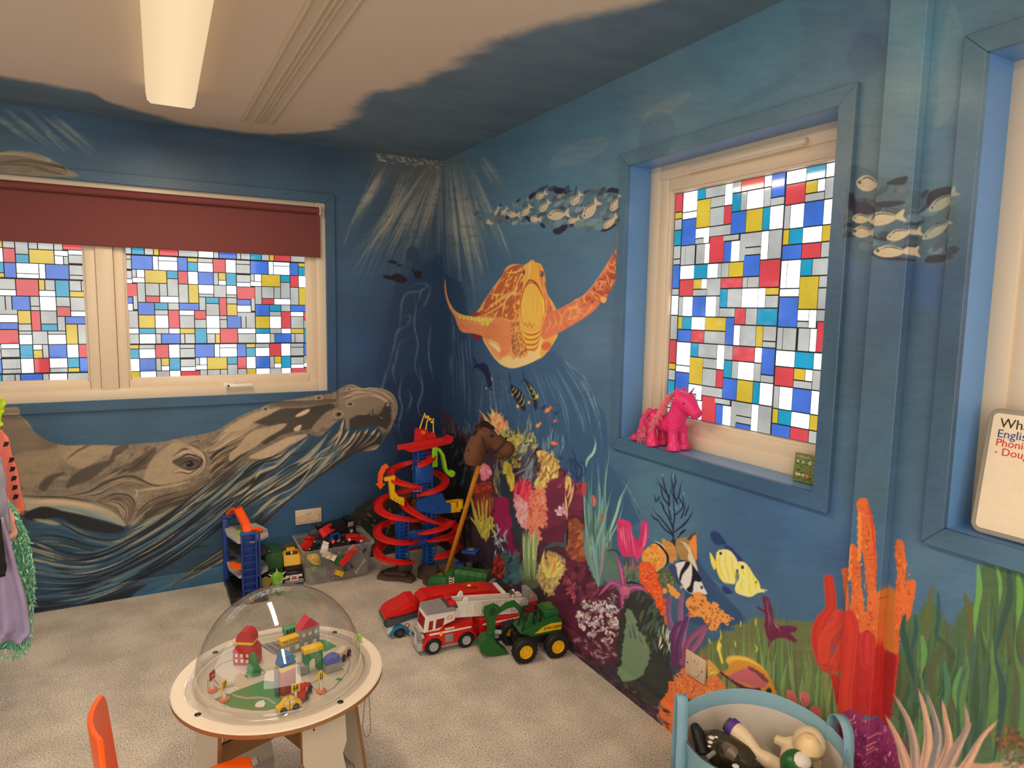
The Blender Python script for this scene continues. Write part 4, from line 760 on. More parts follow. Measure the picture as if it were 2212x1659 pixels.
# navy sea fan
tree = [((1480,690),(1478,560),(1490,440),(1480,300),(1500,200)),((1480,620),(1400,560),(1340,480),(1275,450)),((1470,600),(1380,480),(1330,430),(1300,370)),((1478,560),(1440,470),(1400,400),(1370,330),(1355,300)),((1440,360),(1390,290),(1370,200),(1320,150)),((1445,380),(1440,300),(1400,230),(1330,120)),
        ((1460,480),(1440,380),(1445,300),(1450,200)),((1490,590),(1560,530),(1620,460),(1650,380)),((1500,580),(1580,520),(1660,400)),((1490,450),(1560,380),(1560,280),(1570,230)),((1500,330),(1530,270),(1540,200),(1560,150)),((1495,300),(1480,220),(1460,120),(1470,80)),((1480,220),(1500,150),(1470,75)),((1520,350),(1470,260),(1465,180)),
        ((1490,680),(1540,610),(1590,570)),((1580,450),(1600,400),(1620,340)),((1400,400),(1385,350),(1345,330)),((1350,490),(1310,470),(1285,420)),((1560,380),(1540,320),(1510,260)),((1545,470),(1575,400),(1580,330)),((1440,300),(1400,180),(1385,80)),((1360,290),(1330,330),(1320,260))]
for i, t_ in enumerate(tree): rw.stroke([G3(*p)[0] for p in t_],[4.2 if i < 4 else 3.2,3,1.6],(30,36,66),.95, taper=(0,.35))
for q in ((1440,370,1460,400),(1480,80,1478,130),(1385,85,1390,120),(1570,240,1565,280),(1500,370,1502,400),(1540,340,1552,380)): rw.stroke(G3(*q),1.6,(150,170,190),.9)
rw.stroke(G3(1530,610,1590,565),5,(26,30,40)); rw.ell(G3(1480,690)[0],7,9,0,(30,34,40))
# tan cups behind the bannerfish
rw.poly(G3(1500,650,1600,630,1670,590,1675,700,1680,800,1660,850,1580,840,1520,800),(150,122,74), col2=(130,104,66), rough=1.5); rw.poly(G3(1600,640,1670,590,1665,640,1610,660),(70,54,44)); rw.poly(G3(1610,700,1665,610,1680,720,1675,830,1640,750),(206,122,60), soft=1.2)
rw.poly(G3(1370,650,1420,660,1480,690,1510,780,1480,860,1440,840,1400,740),(190,136,66), rough=2, col2=(160,112,60)); rw.poly(G3(1210,780,1300,690,1380,700,1420,760,1420,850,1360,915,1300,900,1280,840,1220,850),(196,138,62), rough=2, col2=(210,150,70))
rw.dabs(G3(1220,770,1300,700,1400,720,1410,860,1340,900,1290,840),50,[(226,160,70),(170,120,70),(214,110,50)],(5,12),(3,5),-.6, aj=1, seed=111)
rw.stroke(G3(1290,672,1360,700,1420,770,1430,850,1380,910),5,(22,26,48)); rw.stroke(G3(1290,668,1370,690,1430,770),1.6,(214,206,196)); rw.stroke(G3(1300,912,1350,925,1410,915),1.8,(214,200,180))
# green mossy ledge, orange wall coral
rw.poly(G3(1330,930,1420,900,1500,900,1560,1040,1480,1060,1380,1050),(72,84,60), rough=3, soft=1); rw.dabs(G3(1340,930,1500,910,1560,1040,1380,1040),50,[(110,124,86),(50,60,44),(130,140,110)],(6,12),(1,2.6),0, aj=1, seed=112)
rw.poly(G3(1200,850,1290,850,1330,920,1370,1050,1400,1150,1440,1250,1440,1350,1400,1390,1350,1280,1290,1130,1220,1040,1180,950),(206,80,40), rough=3, col2=(190,66,34)); rw.dabs(G3(1200,860,1290,870,1380,1100,1440,1300,1400,1370,1300,1130,1200,1000),120,[(222,104,50),(170,54,32),(230,124,70)],(4,9),(2,4),-1, aj=1.5, a=.8, seed=113)
for x, y, r_ in ((1405,1090,5),(1480,1100,7),(1510,1130,6),(1460,1080,6),(1440,1050,4),(1550,1060,3)): rw.ell(G3(x, y)[0], r_, r_*1.2,.3,(216,140,66), rough=1)
# bannerfish
BF = G3(1500,860,1560,838,1620,845,1650,890,1680,940,1720,1010,1740,1060,1770,1120,1700,1115,1640,1120,1580,1080,1530,1000,1500,920)
rw.poly(BF, (196,194,192)); m_ = rw.full(BF, soft=1)
rw.poly(G3(1590,840,1625,850,1600,900,1560,950,1540,1010,1530,990,1545,920,1570,880),(20,22,34), clip=m_); rw.poly(G3(1640,850,1660,880,1700,960,1720,1010,1660,1010,1640,1110,1590,1080,1620,1050,1640,960),(20,22,34), clip=m_)
rw.poly(G3(1640,860,1690,940,1722,1005,1680,1010,1655,940),(20,22,34)); rw.stroke(G3(1500,850,1560,835,1600,838),2.5,(20,22,34)); rw.ell(G3(1722,1062)[0],2.4,3.6,-.4,(50,30,34)); rw.poly(G3(1550,670,1620,740,1670,850,1690,930,1650,880,1600,810,1610,760),(190,178,150)); rw.stroke(G3(1540,668,1600,700,1640,780),1.8,(206,196,176))
rw.poly(G3(1440,880,1500,880,1520,980,1560,1050,1500,1010),(44,60,96),.9, soft=1.5)
# yellow butterfly fish and blue shadows
for q in ((1800,590,1860,590,1900,640,1935,685,1890,700,1840,700,1800,640),(1910,705,1960,710,2010,760,2080,840,2020,840,1960,780),(1895,1055,1940,1060,1985,1110,1930,1120,1900,1090)): rw.poly(G3(*q),(32,50,96),.95, soft=1)
YB = G3(1850,760,1900,738,1960,745,2010,800,2030,850,2030,960,2010,1030,1960,1030,1900,1010,1860,950,1845,860)
rw.poly(YB, (214,198,130)); m_ = rw.full(YB, soft=1)
for q in ((1885,770,1870,850,1900,960,1930,1010),(1930,750,1925,850,1950,960,1960,1020),(1975,770,1980,860,2000,950,2010,1010),(1850,780,1850,900,1900,1010)): rw.stroke(G3(*q),4,(222,184,52),.9, clip=m_)
YC = G3(2020,850,2070,840,2120,880,2170,960,2212,1020,2230,1080,2270,1100,2200,1110,2140,1145,2070,1130,2010,1100,2010,1040,2040,980,2030,900)
rw.poly(YC, (210,200,124)); m_ = rw.full(YC, soft=1)
for q in ((2050,850,2070,920,2090,960),(2110,880,2130,960,2120,1010),(2150,940,2180,1020,2200,1080),(2080,980,2060,1040,2070,1110),(2130,1020,2130,1080,2150,1130),(2170,1010,2180,1090)): rw.stroke(G3(*q),4,(222,190,50),.9, clip=m_)
rw.poly(G3(1790,760,1830,820,1850,870,1830,915,1800,850),(216,190,90)); rw.stroke(G3(1850,760,1850,900,1910,1020,2000,1035),1.6,(214,176,50)); rw.stroke(H3(880,820,955,832),3,(214,196,130))
for x, y, r_ in ((1883,772,2.6),(2070,890,3),(2027,920,1.6),(2187,1016,1.6)): rw.ell(G3(x, y)[0], r_, r_*1.3,0,(30,26,34))
# plum star
st = [((1060,1090),(1040,960),(1020,860),(985,780)),((1060,1080),(960,1020),(900,1070),(835,1140)),((1060,1100),(1150,1060),(1220,1080),(1290,1160)),((1050,1100),(1050,1200),(1060,1300),(1055,1380)),((1080,1110),(1130,1210),(1190,1320),(1180,1440))]
for t_ in st: rw.stroke([G3(*p)[0] for p in t_],[15,12,8,3],(136,60,112), taper=(0,.1)); rw.stroke([G3(*p)[0] for p in t_],[5,4,2],(176,106,132),.8, dry=.2)
rw.ell(G3(1065,1090)[0],11,11,0,(170,90,116), soft=2); rw.dabs(G3(1030,850,1060,1060,1240,1070,1100,1130,1180,1400,1050,1150,900,1080,1030,1040),60,[(200,140,150),(180,110,130),(140,60,100)],(2,5),(1,2.2),0, aj=1.5, seed=114)
# lower rock, sage corals, purple fingers, orange heads
rw.poly(G3(1060,1190,1180,1090,1260,1120,1380,1300,1420,1450,1450,1659,1480,2100,1060,1900,1000,1500),(36,40,40), rough=3, soft=2, col2=(50,54,50))
rw.dabs(G3(1180,1130,1280,1130,1400,1350,1420,1659,1250,1600,1200,1350),60,[(60,92,88),(30,34,34),(76,84,60),(48,66,60)],(12,34),(3,9),-1.3, aj=.3, a=.75, seed=115)
rw.poly(G3(1080,1240,1130,1280,1180,1400,1240,1500,1280,1659,1200,1800,1040,1800,1040,1640,1070,1400),(88,112,90), rough=2, col2=(110,132,104)); rw.flow(G3(1090,1300,1110,1500,1080,1700), G3(1180,1440,1220,1560,1240,1700),20,[(140,160,128),(70,92,74),(60,84,84)],(1,3.5), seed=116)
rw.poly(G3(1050,1540,1160,1500,1240,1580,1260,1700,1200,1820,1060,1840),(100,124,98), rough=2, soft=1); rw.dabs(G3(1350,1420,1450,1420,1450,1620,1370,1620),20,[(176,176,150),(120,128,110),(206,200,170)],(14,30),(2,4),-1.5, aj=.25, seed=117)
pur = [((1520,1700),(1490,1480),(1440,1300),(1450,1120)),((1530,1700),(1540,1400),(1540,1240),(1560,1100)),((1540,1700),(1560,1500),(1600,1320),(1680,1260)),((1550,1720),(1600,1540),(1680,1450),(1760,1380)),((1500,1720),(1480,1500),(1500,1400),(1560,1350)),((1530,1740),(1520,1560),(1550,1450),(1600,1300)),((1560,1700),(1640,1600),(1700,1520),(1760,1400))]
for i, t_ in enumerate(pur):
    q = [G3(*p)[0] for p in t_]; c = [(104,76,112),(112,80,116),(120,84,110),(126,62,100),(84,40,84),(78,44,84),(130,70,104)][i]
    rw.stroke(q, [16,13,12,10], c, taper=(0,.06), soft=1.5); rw.stroke([(x+3, y) for x, y in q],[4,3,3], tuple(min(255, v+34) for v in c),.5, soft=2, dry=.3)
orr = G3(1600,1150,1660,1120,1740,1120,1780,1200,1840,1200,1900,1270,1980,1340,1960,1380,1880,1380,1820,1420,1750,1370,1720,1300,1640,1310,1590,1240)
rw.poly(orr, (206,126,58), rough=4, col2=(216,140,70)); rw.dabs(orr, 140,[(226,150,76),(190,104,46),(120,60,40),(214,130,60)],(3,8),(2,4),-1, aj=1.5, a=.85, seed=118)
# grass bed and its blades
rw.poly([(1520,1400),(1560,1370),(1600,1350),(1660,1330),(1720,1340),(1780,1360),(1840,1420),(1880,1700),(1500,1700),(1500,1440)],(86,92,62), rough=5, soft=3, col2=(96,108,66))
rr = np.random.default_rng(5)
for i in range(150):
    x = rr.uniform(1500,1870); y0 = 1620+rr.uniform(-120,60); tp = np.interp(x, [1500,1600,1680,1740,1800,1870],[1390,1330,1300,1370,1370,1420])+rr.uniform(-10,90)
    c = [(104,132,78),(84,112,68),(122,120,72),(120,146,84),(70,92,60)][rr.integers(5)]
    rw.stroke([(x, y0),(x+rr.normal(0,5),(y0+tp)/2),(x+rr.normal(0,9), tp)],[3, rr.uniform(5,12),2], c, .75, taper=(0,.5), dry=.25)
for q in ((570,1120,580,1200,560,1260,595,1400),(690,1230,700,1290),(850,1260,870,1300,850,1330),(740,1070,735,1120),(860,1050,855,1120),(560,1250,580,1300),(480,1210,500,1260)): rw.stroke(H3(*q),4,(200,180,70),.8, dry=.2)
rw.poly(H3(560,1240,585,1260,575,1320,600,1400,585,1415,560,1330,545,1290),(206,190,66))
# maroon sponge
rw.poly(H3(910,890,935,878,960,900,985,960,1000,1040,1015,1130,1060,1110,1120,1110,1190,1125,1170,1160,1130,1170,1185,1225,1170,1245,1090,1210,1010,1220,975,1245,950,1200,925,1110,930,1020,870,975,870,955,925,985),(92,34,62), rough=.8); rw.stroke(H3(965,1230,958,1290),3,(92,34,62)); rw.flow(H3(940,900,960,1050,960,1200), H3(960,910,990,1050,1150,1150),20,[(150,90,116),(60,24,44),(120,56,84)],(1,2.6), seed=119)
# sunset wrasse
WR = H3(620,1370,680,1350,780,1360,880,1410,950,1490,1000,1580,1030,1680,960,1680,840,1660,720,1600,640,1540,560,1490,560,1470,600,1480,640,1440)
rw.poly(WR, (190,130,50), rough=1); m_ = rw.full(WR, soft=1)
rw.poly(H3(630,1530,720,1470,800,1450,880,1480,950,1560,930,1600,850,1600,740,1560),(176,92,100), soft=2, clip=m_); rw.poly(H3(560,1470,600,1490,700,1560,800,1600,900,1610,880,1680,760,1640,640,1560),(80,34,66), soft=1.5, clip=m_, rough=1.5)
rw.poly(H3(790,1440,860,1460,940,1530,960,1570,900,1540,840,1480),(96,46,66),.8, soft=1.5, clip=m_, rough=1.5); rw.poly(H3(620,1375,680,1352,790,1362,880,1415,960,1500,900,1450,800,1400,700,1390,640,1420),(200,160,60), clip=m_)
rw.stroke(H3(640,1420,620,1400,680,1370,780,1380,880,1430),1.5,(230,206,130)); rw.ell(H3(962,1632)[0],6,7,0,(26,34,40)); rw.ell(H3(955,1618)[0],2.4,1.6,0,(60,120,110))
rw.poly(H3(430,1310,480,1400,560,1470,620,1440,560,1490,480,1530,500,1440,440,1370),(150,80,66), soft=1); rw.poly(H3(480,1380,560,1460,560,1490,490,1540,470,1450),(190,150,70), soft=1); rw.flow(H3(480,1390,500,1450,560,1470), H3(480,1530,520,1500,570,1485),14,[(214,180,90),(130,80,56)],(1,2.4), seed=120)
# orange shag low, dark foot
rw.poly(H3(240,1520,300,1440,360,1500,450,1540,560,1520,610,1600,600,1680,200,1680,160,1560,200,1560),(206,98,52), rough=3, col2=(216,120,64)); rw.poly([(1430,1520),(1465,1480),(1480,1560),(1470,1640),(1440,1600)],(206,104,54), rough=4); rw.dabs(H3(160,1540,300,1450,560,1540,610,1640,200,1680),160,[(222,130,74),(190,76,40),(230,150,96)],(5,12),(2,4),-1.3, aj=1, seed=121)
# pink sponges
for q in ((1100,1640,1120,1620,1170,1650,1190,1720,1160,1740,1110,1700),(1210,1650,1240,1630,1290,1670,1280,1740,1230,1760,1220,1690),(1270,1800,1330,1740,1380,1790,1370,1860,1290,1860)): rw.poly(H3(*q),(190,108,104), soft=1.2, col2=(176,92,92)); 
rw.stroke(H3(1220,1640,1215,1700,1230,1750),2,(206,150,130))
# orange tall sponges and red fingers
OT = (180,84,44)
for q in (I3(840,90,880,48,930,55,950,130,985,230,1005,400,1015,620,1015,860,1060,880,1040,1000,1020,1350,900,1350,860,1100,930,1000,930,800,900,560,870,440,860,330,865,180,845,130),
          I3(750,465,800,430,850,480,870,600,880,700,895,715,880,800,910,960,920,1350,720,1350,790,950,805,800,785,650,800,560), I3(735,570,760,700,775,870,770,1000,700,1000,680,900,670,780,660,670,700,650,725,660),
          I3(1120,430,1150,412,1190,460,1195,520,1210,640,1200,800,1190,960,1160,1160,1140,1380,1080,1380,1100,1000,1120,800,1125,640,1110,560), I3(1200,780,1280,770,1280,900,1260,1000,1220,1180,1180,1050,1175,900,1190,830), I3(1040,830,1080,815,1110,900,1100,1380,1020,1380,1010,900)):
    rw.poly(q, OT, col2=(192,98,48), rough=1.4)
rw.poly(I3(1040,830,1080,820,1105,900,1095,1380,1020,1380),(150,96,40),.7, soft=2)
rw.dabs(I3(860,100,940,100,1000,500,1010,1300,800,1300,780,700,900,560),110,[(226,130,60),(176,70,36),(216,120,56),(150,54,34)],(5,14),(1.4,4),-1.4, aj=.6, a=.8, seed=122); rw.dabs(I3(1120,440,1190,480,1270,800,1200,1100,1110,1300),60,[(222,124,56),(170,70,36)],(5,14),(1.4,4),-1.5, aj=.5, a=.8, seed=123)
for i in range(12): rw.ell(I3(868+(-1)**i*3,190+i*34)[0],4.5,5.5,0,(222,122,52), a=.9); 
for i in range(8): rw.ell(I3(786+(-1)**i*6,480+i*36)[0],4.5,5,0,(220,116,52), a=.9)
for x, y in ((880,145),(940,180),(930,290),(940,410),(935,440),(965,940),(1040,900),(975,1020),(960,1080),(950,1120),(850,640),(860,720),(1150,540),(1150,640),(1230,880)): rw.stroke(I3(x-16, y-6, x, y+6, x+16, y-8),1.8,(130,44,34),.85)
rw.flow(I3(935,60,985,260,1010,600,1012,860), I3(925,80,970,260,995,600,1000,860),8,[(196,60,34)],(1.5,3.5), seg=(.5,1), seed=124)
RD = (168,46,38)
def finger(pts, wd, c=RD, hi=(206,84,74)):
    P = I3(*pts); rw.stroke(P, [w+4 for w in wd], hi, .45, soft=3, taper=(0,0)); rw.stroke(P, wd, c, soft=3, taper=(0,0)); rw.stroke([(x+2, y) for x, y in P],[w*.4 for w in wd],(184,54,38),.6, soft=4, taper=(0,0))
rw.poly(I3(400,1200,430,1100,480,1040,560,1000,640,1020,690,1100,700,1300,640,1500,560,1560,480,1520,420,1400),(168,60,48), soft=1.5, col2=(156,52,44)); rw.poly(I3(585,1340,605,1330,600,1400,585,1390),(60,96,130))
finger((545,760,560,900,560,1000,480,1120,450,1250,470,1400,520,1480),[20,22,20,26,24,16]); finger((640,1060,620,1130,530,1230,500,1340,500,1440),[22,22,22,16],(186,60,46)); finger((690,1260,640,1350,590,1460),[12,14,12],(190,62,46)); finger((690,1400,640,1480,600,1540),[12,12,10],(190,60,46)); finger((590,1590,620,1680,640,1800),[14,18,18])
rw.poly(I3(690,1100,740,1010,800,1000,850,1080,880,1200,990,1200,1020,1350,1120,1400,1180,1390,1240,1430,1260,1500,1230,1560,1180,1600,1150,1760,1250,1800,1240,1900,1100,2010,1000,1960,900,1880,700,1920,690,1700,680,1400),(166,42,36), col2=(148,36,34), soft=1.5)
finger((770,1060,790,1200,770,1350,760,1500,740,1700,740,1850),[28,30,30,28,28]); finger((930,1210,930,1320,930,1440),[22,26,22],(160,40,46),(200,70,66)); finger((1180,1430,1200,1480,1130,1600,1080,1700),[20,26,26,24]); rw.poly(I3(1020,1400,1070,1380,1120,1420,1100,1700,1080,1980,1010,1960),(120,22,24),.75, soft=3)
for q in ((860,1500,850,1700,860,1860),(940,1640,930,1760,950,1860),(1010,1500,990,1700)): rw.stroke(I3(*q),7,(150,28,32),.6, soft=3)
rw.stroke(I3(880,1900,960,1860,1060,1880),3,(150,30,30),.6)
# tall weed to the right
rw.poly(I3(1180,1150,1300,1050,1400,950,1600,1150,1700,980,1800,900,1850,620,2000,640,2300,720,2500,700,2700,2300,1200,2300,1150,1600),(62,86,60), soft=4, rough=5, col2=(74,96,66))
for i in range(110):
    x = rr.uniform(1940,2330); base = 1560+rr.uniform(-60,120); tp = np.interp(x, [1940,1985,2010,2060,2085,2110,2160,2330],[1360,1330,1270,1340,1290,1230,1225,1230])+rr.uniform(-8,170)
    c = [(66,96,58),(52,72,50),(76,78,54),(42,66,66),(84,118,64),(62,86,74)][rr.integers(6)]; dx = rr.normal(0,12)
    rw.stroke([(x-8, base),(x+dx, (base*1.4+tp)/2.4),(x-dx*.6,(base+tp*2)/3),(x+rr.normal(0,8), tp)],[5, rr.uniform(12,24), rr.uniform(8,14),3], c, .8, taper=(0,.6), dry=.2, soft=1.5)
for q, w_, c in (((1440,800,1400,1000,1380,1200,1330,1500),16,(84,90,56)),((1480,860,1480,1100,1440,1400),10,(44,76,78)),((1700,870,1760,1100,1700,1400),16,(84,84,54)),((1820,620,1830,850,1800,1050,1790,1300),14,(96,146,74)),((2080,660,2090,900,2010,1200,1950,1500),16,(44,72,64)),((2160,700,2180,900,2150,1200),16,(92,140,66)),((1980,640,2010,800,2000,1000),9,(96,146,74)),((1200,1050,1180,1200,1250,1500,1280,1700),14,(40,70,64)),((1280,1050,1290,1200,1240,1400),10,(40,74,80)),((1340,1230,1360,1400,1330,1600),14,(88,136,74)),((1680,1500,1620,1700,1640,1900),12,(84,132,76)),((1530,1450,1560,1700,1500,2000),14,(66,110,80))):
    rw.stroke(I3(*q),[w_*.5, w_, w_*.8,4], c, .9, taper=(.05,.3), dry=.1, soft=1.5)
# plum bark under the red sponge, pale hand coral, rusty bush
rw.poly(J3(1160,1340,1200,1300,1290,1330,1380,1400,1440,1420,1520,1560,1560,1700,1560,1900,1150,1900,1140,1500),(104,34,70), rough=4, soft=1, col2=(120,44,84)); rw.dabs(J3(1160,1350,1280,1330,1450,1450,1560,1700,1550,1850,1150,1850),220,[(170,90,110),(196,130,130),(80,24,60),(140,60,96)],(6,16),(1.6,4),-.9, aj=.5, a=.85, seed=125)
hand = [((1530,1780),(1500,1600),(1440,1450),(1380,1340)),((1560,1760),(1560,1550),(1520,1380),(1430,1210)),((1600,1760),(1640,1500),(1620,1330),(1580,1180)),((1640,1760),(1700,1500),(1670,1330),(1620,1200)),((1660,1760),(1760,1540),(1740,1350),(1720,1240)),((1700,1780),(1800,1550),(1870,1420),(1860,1270)),((1760,1800),(1880,1620),(1960,1480),(2060,1370)),((1800,1820),(1930,1720),(2040,1620)),((1520,1700),(1480,1560),(1430,1420)),((1720,1740),(1840,1500),(1900,1380))]
for i, t_ in enumerate(hand):
    q = [J3(*p)[0] for p in t_]; rw.stroke(q, [26,22,13,4],[(176,134,110),(150,124,110),(186,142,116),(120,112,112)][i % 4], taper=(0,.1), soft=2, dry=.1)
    rw.stroke([(x+4, y) for x, y in q],[6,4,2],(206,170,140),.6, dry=.3); rw.stroke([(x-5, y) for x, y in q],[5,4,1],(96,92,100),.5, dry=.3)
rw.poly(J3(1500,1700,1900,1640,2120,1620,2300,1700,2300,1900,1500,1900),(196,142,112),.8, soft=4, rough=3); rw.dabs(J3(2000,1440,2120,1420,2300,1460,2300,1650,2100,1620),120,[(110,64,44),(130,80,56),(84,56,40),(96,76,60)],(6,16),(3,8),-.5, aj=1, a=.85, seed=126); rw.dabs(J3(2080,1560,2300,1560,2300,1720,2100,1700),40,[(90,96,82),(110,110,96)],(10,20),(5,10),-.5, seed=127)
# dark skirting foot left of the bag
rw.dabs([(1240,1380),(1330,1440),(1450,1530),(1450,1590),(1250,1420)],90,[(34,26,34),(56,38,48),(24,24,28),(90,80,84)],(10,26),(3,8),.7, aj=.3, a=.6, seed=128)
# ------------------------------------------------------------------ the two painted walls
BU, RU, HV = 3.30,3.36,2.40
G = (1.50,1.52,1.60)
img_b = fix_to_wall(bw, 'mural_back', (0,0),(-1,0), BU, HV, 0.0019, G)
img_r = fix_to_wall(rw, 'mural_right', (0,0),(0,-1), RU, HV, 0.0015, G)
M_back = wall_paint('mural_paint_back', img_b, 0,-1, BU, HV)
M_right = wall_paint('mural_paint_right', img_r, 1,-1, RU, HV)
M_trim = wall_paint('mural_paint_woodwork', img_r, 1,-1, RU, HV, .32,.80)
del bw.a, rw.a
WT = 0.25
def wall_blocks(bm, axis, face, u0, u1, z1, holes):
    """a wall of blocks round its window openings; holes (ua, ub, za, zb)"""
    def bb(a, b, c, d):
        if b-a < 1e-4 or d-c < 1e-4: return
        if axis == 'y': box(bm, (a, face, c),(b, face+WT, d))
        else: box(bm, (face, a, c),(face+WT, b, d))
    hs = sorted(holes); cur = u0
    for (a, b, c, d) in hs:
        bb(cur, a, 0, z1); bb(a, b, 0, c); bb(a, b, d, z1); cur = b
    bb(cur, u1,0, z1)
X0, Y0 = -4.0,-5.6
bm = BM(); wall_blocks(bm, 'y', 0.0, X0, WT, 2.4,[(-3.02,-0.705,1.028,2.094)]); wall_back = struct('wall_back', bm, M_back)
bm = BM(); wall_blocks(bm, 'x', 0.0, Y0,0.0,2.4,[(-3.99,-3.015,1.01,2.09),(-2.690,-1.797,1.010,2.062)]); wall_right = struct('wall_right', bm, M_right)
M_plain = mat('wall_blue_emulsion', (120,150,176), rough=.6, noise=.05, nscale=3, bump=.15)
bm = BM(); box(bm, (X0-WT, Y0,0),(X0, WT, 2.4)); struct('wall_left', bm, M_plain)
bm = BM(); box(bm, (X0-WT, Y0-WT, 0),(WT, Y0,2.4)); struct('wall_front', bm, M_plain)
# ------------------------------------------------------------------ floor and ceiling
m = mat('carpet', (176,162,146), rough=1.0, spec=0.1, noise=0.0); nt = m.node_tree; N = nt.nodes; L = nt.links; b = N['Principled BSDF']
g = N.new('ShaderNodeNewGeometry'); n1 = N.new('ShaderNodeTexNoise'); n1.inputs['Scale'].default_value = 190; n1.inputs['Detail'].default_value = 3; n1.inputs['Roughness'].default_value = .7
n2 = N.new('ShaderNodeTexNoise'); n2.inputs['Scale'].default_value = 5.5; n2.inputs['Detail'].default_value = 4; L.new(g.outputs['Position'], n1.inputs[0]); L.new(g.outputs['Position'], n2.inputs[0])
cr = N.new('ShaderNodeValToRGB'); cr.color_ramp.elements[0].position = .36; cr.color_ramp.elements[0].color = lin((140,127,115))+(1,); cr.color_ramp.elements[1].position = .64; cr.color_ramp.elements[1].color = lin((240,228,214))+(1,)
e = cr.color_ramp.elements.new(.5); e.color = lin((216,204,190))+(1,)
L.new(n1.outputs['Fac'], cr.inputs[0]); mr = N.new('ShaderNodeMapRange'); mr.inputs[1].default_value = .35; mr.inputs[2].default_value = .65; mr.inputs[3].default_value = .80; mr.inputs[4].default_value = 1.10; L.new(n2.outputs['Fac'], mr.inputs[0])
sc_ = N.new('ShaderNodeVectorMath'); sc_.operation = 'SCALE'; L.new(cr.outputs[0], sc_.inputs[0]); L.new(mr.outputs[0], sc_.inputs['Scale']); L.new(sc_.outputs[0], b.inputs['Base Color'])
bp = N.new('ShaderNodeBump'); bp.inputs['Strength'].default_value = .9; bp.inputs['Distance'].default_value = .006; L.new(n1.outputs['Fac'], bp.inputs['Height']); L.new(bp.outputs[0], b.inputs['Normal'])
b.inputs['Sheen Weight'].default_value = .2
bm = BM(); box(bm, (X0-WT, Y0-WT, -0.05),(WT, WT, 0.0)); floor = struct('floor', bm, m)
# ceiling: cream plaster, blue sea paint feathered along both mural walls
m = mat('ceiling_paint', (214,196,172), rough=.8, noise=0.0); nt = m.node_tree; N = nt.nodes; L = nt.links; b = N['Principled BSDF']
g = N.new('ShaderNodeNewGeometry'); sp = N.new('ShaderNodeSeparateXYZ'); L.new(g.outputs['Position'], sp.inputs[0])
n1 = N.new('ShaderNodeTexNoise'); n1.inputs['Scale'].default_value = 2.6; n1.inputs['Detail'].default_value = 6; n1.inputs['Roughness'].default_value = .62; L.new(g.outputs['Position'], n1.inputs[0])
def mth(op, a, c=None, v=None):
    q = N.new('ShaderNodeMath'); q.operation = op
    for i, s in enumerate((a, c)):
        if s is None: continue
        if isinstance(s, (int, float)): q.inputs[i].default_value = s
        else: L.new(s, q.inputs[i])
    return q.outputs[0]
X_, Y_ = sp.outputs[0], sp.outputs[1]
cvx = N.new('ShaderNodeFloatCurve')                    # how far the blue reaches in from the back wall, by x
L.new(mth('DIVIDE', X_, -3.0), cvx.inputs[1]); cu = cvx.mapping.curves[0]
for i, (a, c) in enumerate([(0,.60),(.20,.50),(.263,.32),(.298,.17),(.37,.07),(.457,.08),(.517,.17),(.577,.30),(.60,.41),(1,.40)]):
    if i < 2: cu.points[i].location = (a, c) if i == 0 else (a, c)
    else: cu.points.new(a, c)
cvy = N.new('ShaderNodeFloatCurve')                    # and from the right wall, by y
L.new(mth('DIVIDE', Y_, -4.0), cvy.inputs[1]); cu = cvy.mapping.curves[0]
for i, (a, c) in enumerate([(0,.80),(.14,.73),(.25,.75),(.30,.64),(.39,.59),(.46,.54),(.53,.40),(.60,.30),(1,.3)]):
    if i < 2: cu.points[i].location = (a, c)
    else: cu.points.new(a, c)
for q in (cvx, cvy): q.mapping.update()
db = mth('SUBTRACT', mth('MULTIPLY', Y_, -1.0), cvx.outputs[0]); dr = mth('SUBTRACT', mth('MULTIPLY', X_, -1.0), cvy.outputs[0])
dd = mth('MINIMUM', db, dr); dd = mth('ADD', dd, mth('MULTIPLY', mth('SUBTRACT', n1.outputs['Fac'],.5),.26))
mr = N.new('ShaderNodeMapRange'); mr.inputs[1].default_value = -.05; mr.inputs[2].default_value = .05; mr.interpolation_type = 'SMOOTHSTEP'; L.new(dd, mr.inputs[0])
n3 = N.new('ShaderNodeTexNoise'); n3.inputs['Scale'].default_value = 4; n3.inputs['Detail'].default_value = 5; mpp = N.new('ShaderNodeMapping'); mpp.inputs['Scale'].default_value = (1,2.5,1); L.new(g.outputs['Position'], mpp.inputs[0]); L.new(mpp.outputs[0], n3.inputs[0])
mb = N.new('ShaderNodeMix'); mb.data_type = 'RGBA'; mb.inputs[6].default_value = lin((84,110,130))+(1,); mb.inputs[7].default_value = lin((124,146,160))+(1,); L.new(n3.outputs['Fac'], mb.inputs[0])
mx = N.new('ShaderNodeMix'); mx.data_type = 'RGBA'; L.new(mr.outputs[0], mx.inputs[0]); L.new(mb.outputs[2], mx.inputs[6]); mx.inputs[7].default_value = lin((226,206,182))+(1,)
L.new(mx.outputs[2], b.inputs['Base Color'])
bp = N.new('ShaderNodeBump'); bp.inputs['Strength'].default_value = .3; bp.inputs['Distance'].default_value = .002; n4 = N.new('ShaderNodeTexNoise'); n4.inputs['Scale'].default_value = 160; L.new(g.outputs['Position'], n4.inputs[0]); L.new(n4.outputs['Fac'], bp.inputs['Height']); L.new(bp.outputs[0], b.inputs['Normal'])
bm = BM(); box(bm, (X0-WT, Y0-WT, 2.4),(WT, WT, 2.5)); ceiling = struct('ceiling', bm, m)
CREAM = mat('ceiling_strip_paint', (214,196,168), rough=.5)
bm = BM()
box(bm, (-.075,0,-.004),(.075,4.9,0))
for x in (-.062,-.018,.0,.018,.062): box(bm, (x-.0035,0,-.010),(x+.0035,4.9,-.003),.001,1)
